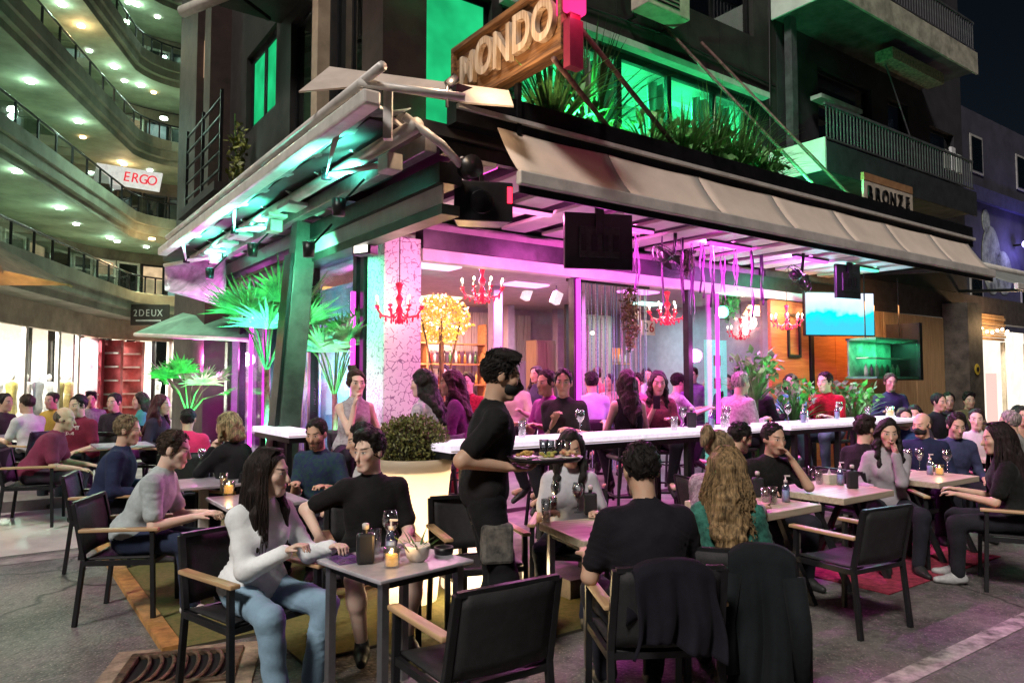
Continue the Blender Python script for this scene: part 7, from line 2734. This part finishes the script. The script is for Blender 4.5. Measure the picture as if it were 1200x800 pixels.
P('woman with hair tied back touching her mouth at the side bar table', 'woman touching her mouth', 418, 7.05, -152, fem=True, hair='pony', hcol=HBRN, tone=PALE, top=(.45, .42, .45), sleeve='none', rh=(.05, .22, 1.28), lh=(-.2, .3, 1.06), **S)
P('dark haired woman in white jacket beside the mosaic pillar', 'woman in white jacket', 495, bd(495, -.9), 70, fem=True, hair='back', longhair=.25, hcol=HBLK, tone=PALE, top=(.60, .52, .56), sleeve='long', **S)
P('woman in violet top seated behind the planter shrub', 'woman in violet top', 528, bd(528, -.5), 95, fem=True, hair='long', hcol=(.05, .012, .02), tone=TAN, top=(.16, .03, .14), sleeve='long', **S)
P('man in pale blue shirt reaching to the right inside the front', 'man in pale blue shirt', 795, bd(795, .2), -78, hair='short', hcol=HBLK, tone=PALE, top=(.50, .52, .62), lh=(-.1, .50, 1.12), rh=(.1, .50, 1.12), **S)
P('dark haired woman facing the man in pale blue', 'woman facing pale blue man', 832, bd(832, .5), 88, fem=True, hair='back', hcol=HBLK, tone=PALE, top=(.10, .09, .13), sleeve='long', **S)
P('person with round dark curly hair and light blue shirt seen from behind', 'person with curly hair', 693, bd(693, .3), 5, hair='messy', hcol=HBLK, tone=TAN, top=(.42, .46, .62), **S)
P('guest in rose shirt between the two women at the bar', 'guest in rose shirt', 745, bd(745, .2), 150, hair='short', hcol=HDBR, tone=TAN, top=(.45, .16, .28), **S)
P('guest in magenta shirt left of the man with hand on chest', 'guest in magenta shirt', 640, bd(640, -.9), 130, hair='short', hcol=HDBR, tone=TAN, top=(.35, .05, .3), **S)
human('bartender in dark top behind the glowing counter', 672, bd(672, 3.9), 150, seat=None, hair='short', hcol=(.10, .02, .03), tone=PALE, top=(.03, .02, .05), h=FAR, sleeve='long')
human('bartender in blue shirt bending at the counter', 738, bd(738, 4.0), 170, seat=None, hair='short', hcol=HDBR, tone=TAN, top=(.08, .16, .42), h=FAR, lean=18, scale=.98)
# far right guests
for i, (px, d, yaw, tp, hr, lb) in enumerate(((1070, 9.8, 150, (.05, .04, .06), 'long', 'long haired guest beyond the end of the glowing table'), (1099, 10.2, 200, (.012, .012, .016), 'short', 'guest in black beyond the shop column'),
                                             (1110, 10.9, 160, (.03, .02, .03), 'short', 'guest with a short haircut right beside the shop column'), (1134, 11.2, 170, (.16, .12, .08), 'messy', 'guest with tousled hair in front of the bright shop'), (1190, 9.6, 120, (.05, .06, .05), 'short', 'guest in dark green before the bright shop'))):
    P(lb, lb, px, d * 1.05, yaw, zoff=0.0 if d > 10 else ROAD_Z, fem=(hr == 'long'), hair=hr, hcol=HBLK, tone=TAN, top=tp, h=FAR)

# a few more guests in the crowd
P('guest in pale pink shirt deep inside beside the counter', 'guest in pale pink shirt', 714, bd(714, 1.7), 140, hair='short', hcol=HBLK, tone=TAN, top=(.55, .3, .36), chair='stool', h=FAR)
P('dark haired guest in lilac top behind the pale blue shirted man', 'dark haired guest in lilac top', 852, bd(852, 1.6), 170, fem=True, hair='long', hcol=HBLK, tone=PALE, top=(.4, .3, .5), chair='stool', h=FAR)
P('guest in crimson shirt under the golden tree', 'guest in crimson shirt', 548, bd(548, .9), 160, hair='short', hcol=HDBR, tone=PALE, top=(.45, .03, .06), chair='stool', h=FAR)
P('guest in turquoise top below the orange wall', 'guest in turquoise top', 926, bd(926, .0) - .6, 150, fem=True, hair='bob', hcol=HDBR, tone=PALE, top=(.08, .35, .36), chair='stool', h=FAR)
P('guest in white shirt between the dark vest man and the straight haired woman', 'guest in white shirt near the vest man', 1142, 9.1, 150, hair='short', hcol=HDBR, tone=PALE, top=(.5, .48, .46), h=FAR)
P('guest in blue shirt behind the masked man', 'guest in blue shirt behind the masked man', 1058, 9.3, 175, hair='short', hcol=HBLK, tone=TAN, top=(.06, .1, .3), h=FAR)
P('guest in mustard shirt in front of the arcade windows', 'guest in mustard shirt', 62, 11.6, 170, hair='short', hcol=HDBR, tone=TAN, top=(.4, .26, .05), zoff=.004, h=FAR)
P('guest in teal shirt near the arcade banner', 'guest in teal shirt', 165, 11.4, 120, fem=True, hair='back', hcol=HBLK, tone=TAN, top=(.05, .25, .25), zoff=.004, h=FAR)
P('guest in grey hooded top by the shop window figures', 'guest in grey hooded top', 108, 12.2, -150, hair='messy', hcol=HBLK, tone=TAN, top=(.25, .25, .26), sleeve='long', zoff=.004, h=FAR)
for i, (px, yl, yaw, tp, hr, fm, st, lb) in enumerate(((602, 1.5, 165, (.5, .42, .4), 'short', False, False, 'guest in cream shirt inside between the pillar and the counter'), (628, 2.3, 140, (.06, .05, .1), 'long', True, True, 'standing woman in dark dress near the lilac dresser'),
        (700, 2.4, 20, (.5, .1, .12), 'short', False, True, 'standing man in coral shirt with his back turned at the counter'), (758, 2.5, 190, (.55, .5, .55), 'bob', True, True, 'standing woman in white blouse beside the number sign'),
        (812, 1.9, 150, (.2, .05, .3), 'messy', False, True, 'standing man in plum shirt behind the bead curtain'), (880, 1.4, 170, (.3, .32, .1), 'short', False, False, 'guest in olive shirt behind the mint panel'), (520, 2.4, 175, (.4, .2, .1), 'short', False, True, 'standing man in rust shirt under the amber light'))):
    P(lb, lb, px, bd(px, yl), yaw, chair=None if st else 'stool', fem=fm, hair=hr, hcol=(HBLK, HDBR, HBRN)[i % 3], tone=(PALE, TAN)[i % 2], top=tp, sleeve=('short', 'long')[i % 2], h=FAR, zoff=.04, **(dict(seat=None) if st else {}))
put_chair('arm', (-.24, 5.0), math.radians(-160), 'armchair standing between the glowing planter and the waiter', 'black terrace armchairs', TURF_Z)

# ------------------------------------------------------------------ empty chairs, jackets, tray
put_chair('arm', (-.18, 3.32), math.radians(34), 'empty black armchair with pale wood arms pulled up to the front table', 'black terrace armchairs', ROAD_Z)
c_ = gnd(985, 672)
put_chair('arm', (2.36, 5.16), math.radians(29), 'empty black armchair standing on the asphalt beyond the hung jacket', 'black terrace armchairs', ROAD_Z)


def jacket(label, loc, rotz, col, w=.5, lo=.16, seed=1, side=0.0, arms=True):
    t = thing('jacket', label, 'jacket', loc, rotz, 'jackets hung over chairs')
    r = random.Random(seed)
    ph = [r.uniform(0, 6) for _ in range(5)]

    def fn(a, b):
        x = (a - .5) * w
        s_ = -.25 + b * (1.25 - .0)
        top = .85
        if s_ < 0:                       # inside
            y, z = -.255, top + s_ * .9
        elif s_ < .12:
            t_ = s_ / .12 * math.pi
            y, z = -.305 + .05 * math.cos(t_), top + .03 * math.sin(t_)
        else:
            z = top - (s_ - .12) / (1.0 - .12) * (top - lo) * (1 + .09 * math.sin(a * 5 + ph[0]))
            k = (top - z) / (top - lo)
            fold = .035 * k * math.sin(a * 17 + ph[1] + 1.5 * k) + .018 * k * math.sin(a * 31 + ph[2])
            y = -.36 - .04 * k + fold
            x = x * (1 - .12 * k + .16 * k * k) + .03 * k * math.sin(ph[3] + 4 * k) + side * k
        e_ = abs(2 * a - 1)
        z -= .05 * e_ ** 3
        kk = max(0, min(1, (top - z) / .5))
        x *= .84 + .16 * kk
        return (x, y + .02 * math.sin(a * 9 + ph[4]) * kk, z)
    MB().grid(fn, 34, 30).build('garment', cloth_mat(col), t, smooth=True, solid=.014)
    for sx in (-1, 1) if arms else ():
        MB().tube([(sx * w * .40, -.36, .74), (sx * (w * .48), -.40, .52), (sx * (w * .45) + side * .4, -.41, .28)], [.055, .05, .042], 9).build('sleeve', cloth_mat(col), t, smooth=True)
    return t


jacket('black jacket hanging low over the chair back of the blonde woman', (blon.location.x + .16, blon.location.y - .07, ROAD_Z), blon.rotation_euler.z - .1, (.010, .012, .014), .36, .12, 2, .04)
jacket('black coat hung over the chair back of the broad man', (manb.location.x, manb.location.y - .02, ROAD_Z), manb.rotation_euler.z, (.010, .009, .014), .43, .52, 5, 0.0, False)
mar = [o for o in bpy.data.objects if o.get('label', '').startswith('balding man')][0]
jacket('black jacket draped on the chair of the balding man in maroon', (mar.location.x - .05, mar.location.y, -.06), mar.rotation_euler.z, (.012, .012, .013), .55, .2, 7)

tr = thing('serving_tray', 'round black tray of food carried by the waiter', 'tray', (.185, 4.12, 1.075))
MB().lathe([(.001, 0), (.20, 0), (.215, .02), (.21, .022), (.197, .006), (.001, .006)], 36, cap0=False, cap1=False).build('disc', BLACKP, tr, smooth=True)
FOOD = [(.55, .38, .10), (.35, .14, .05), (.45, .10, .06), (.20, .28, .06), (.6, .45, .25)]
for i, (x, y, z) in enumerate(((-.11, -.07, 0), (.02, -.11, 0), (.13, -.05, 0))):
    b = thing('snack_dish', ('small dish of chips on the waiter tray', 'small dish of salad on the waiter tray', 'small dish of pink snacks on the waiter tray')[i], 'dish', (.185 + x, 4.12 + y, 1.082))
    MB().lathe([(.03, 0), (.062, .012), (.066, .022), (.06, .02), (.001, .012)], 20, cap1=False).build('dish', CREAM, b, smooth=True)
    m_ = MB()
    rf_ = random.Random(i)
    for k in range(16):
        a, r_ = rf_.uniform(0, 6.28), rf_.uniform(0, .045)
        m_.sphere((r_ * math.cos(a), r_ * math.sin(a), .025 + rf_.uniform(0, .022)), (rf_.uniform(.010, .018), rf_.uniform(.010, .018), rf_.uniform(.006, .012)), 6, 4)
    m_.build('food', mat('food%d' % i, FOOD[(0, 3, 4)[i]], .7, vs=30, col2=FOOD[(1, 0, 2)[i]]), b, smooth=True)
for i, (x, y) in enumerate(((.03, .05), (.09, .08), (.12, .02), (.0, .1))):
    tumbler('water glass on the waiter tray', (.185 + x, 4.12 + y, 1.082), None, .10, .028, 'glasses on the waiter tray')
ph = thing('mobile_phone', 'dark mobile phone held up by the long haired woman', 'phone', (0, 0, 0))
wv = phw['_wr'][:3]
w = Vector((wv[0] - .02, wv[1] + .10, wv[2] + .06))
cz = math.cos(phw.rotation_euler.z)
sz = math.sin(phw.rotation_euler.z)
ph.location = (phw.location.x + w.x * cz - w.y * sz, phw.location.y + w.x * sz + w.y * cz, w.z)
ph.rotation_euler = (.25, 0, phw.rotation_euler.z)
MB().box(-.038, .038, -.005, .005, -.07, .08).build('case', BLACKP, ph, bevel=.004)
MB().box(-.034, .034, -.0065, -.0055, -.065, .075).build('screen', emis('phone_screen', (.7, .8, 1), .5), ph)
for o in bpy.data.objects:
    for k_ in ('_hc', '_wr'):
        if k_ in o.keys():
            del o[k_]
for src in (CH0, ST0):
    if not src[1]:
        bpy.data.objects.remove(src[0])
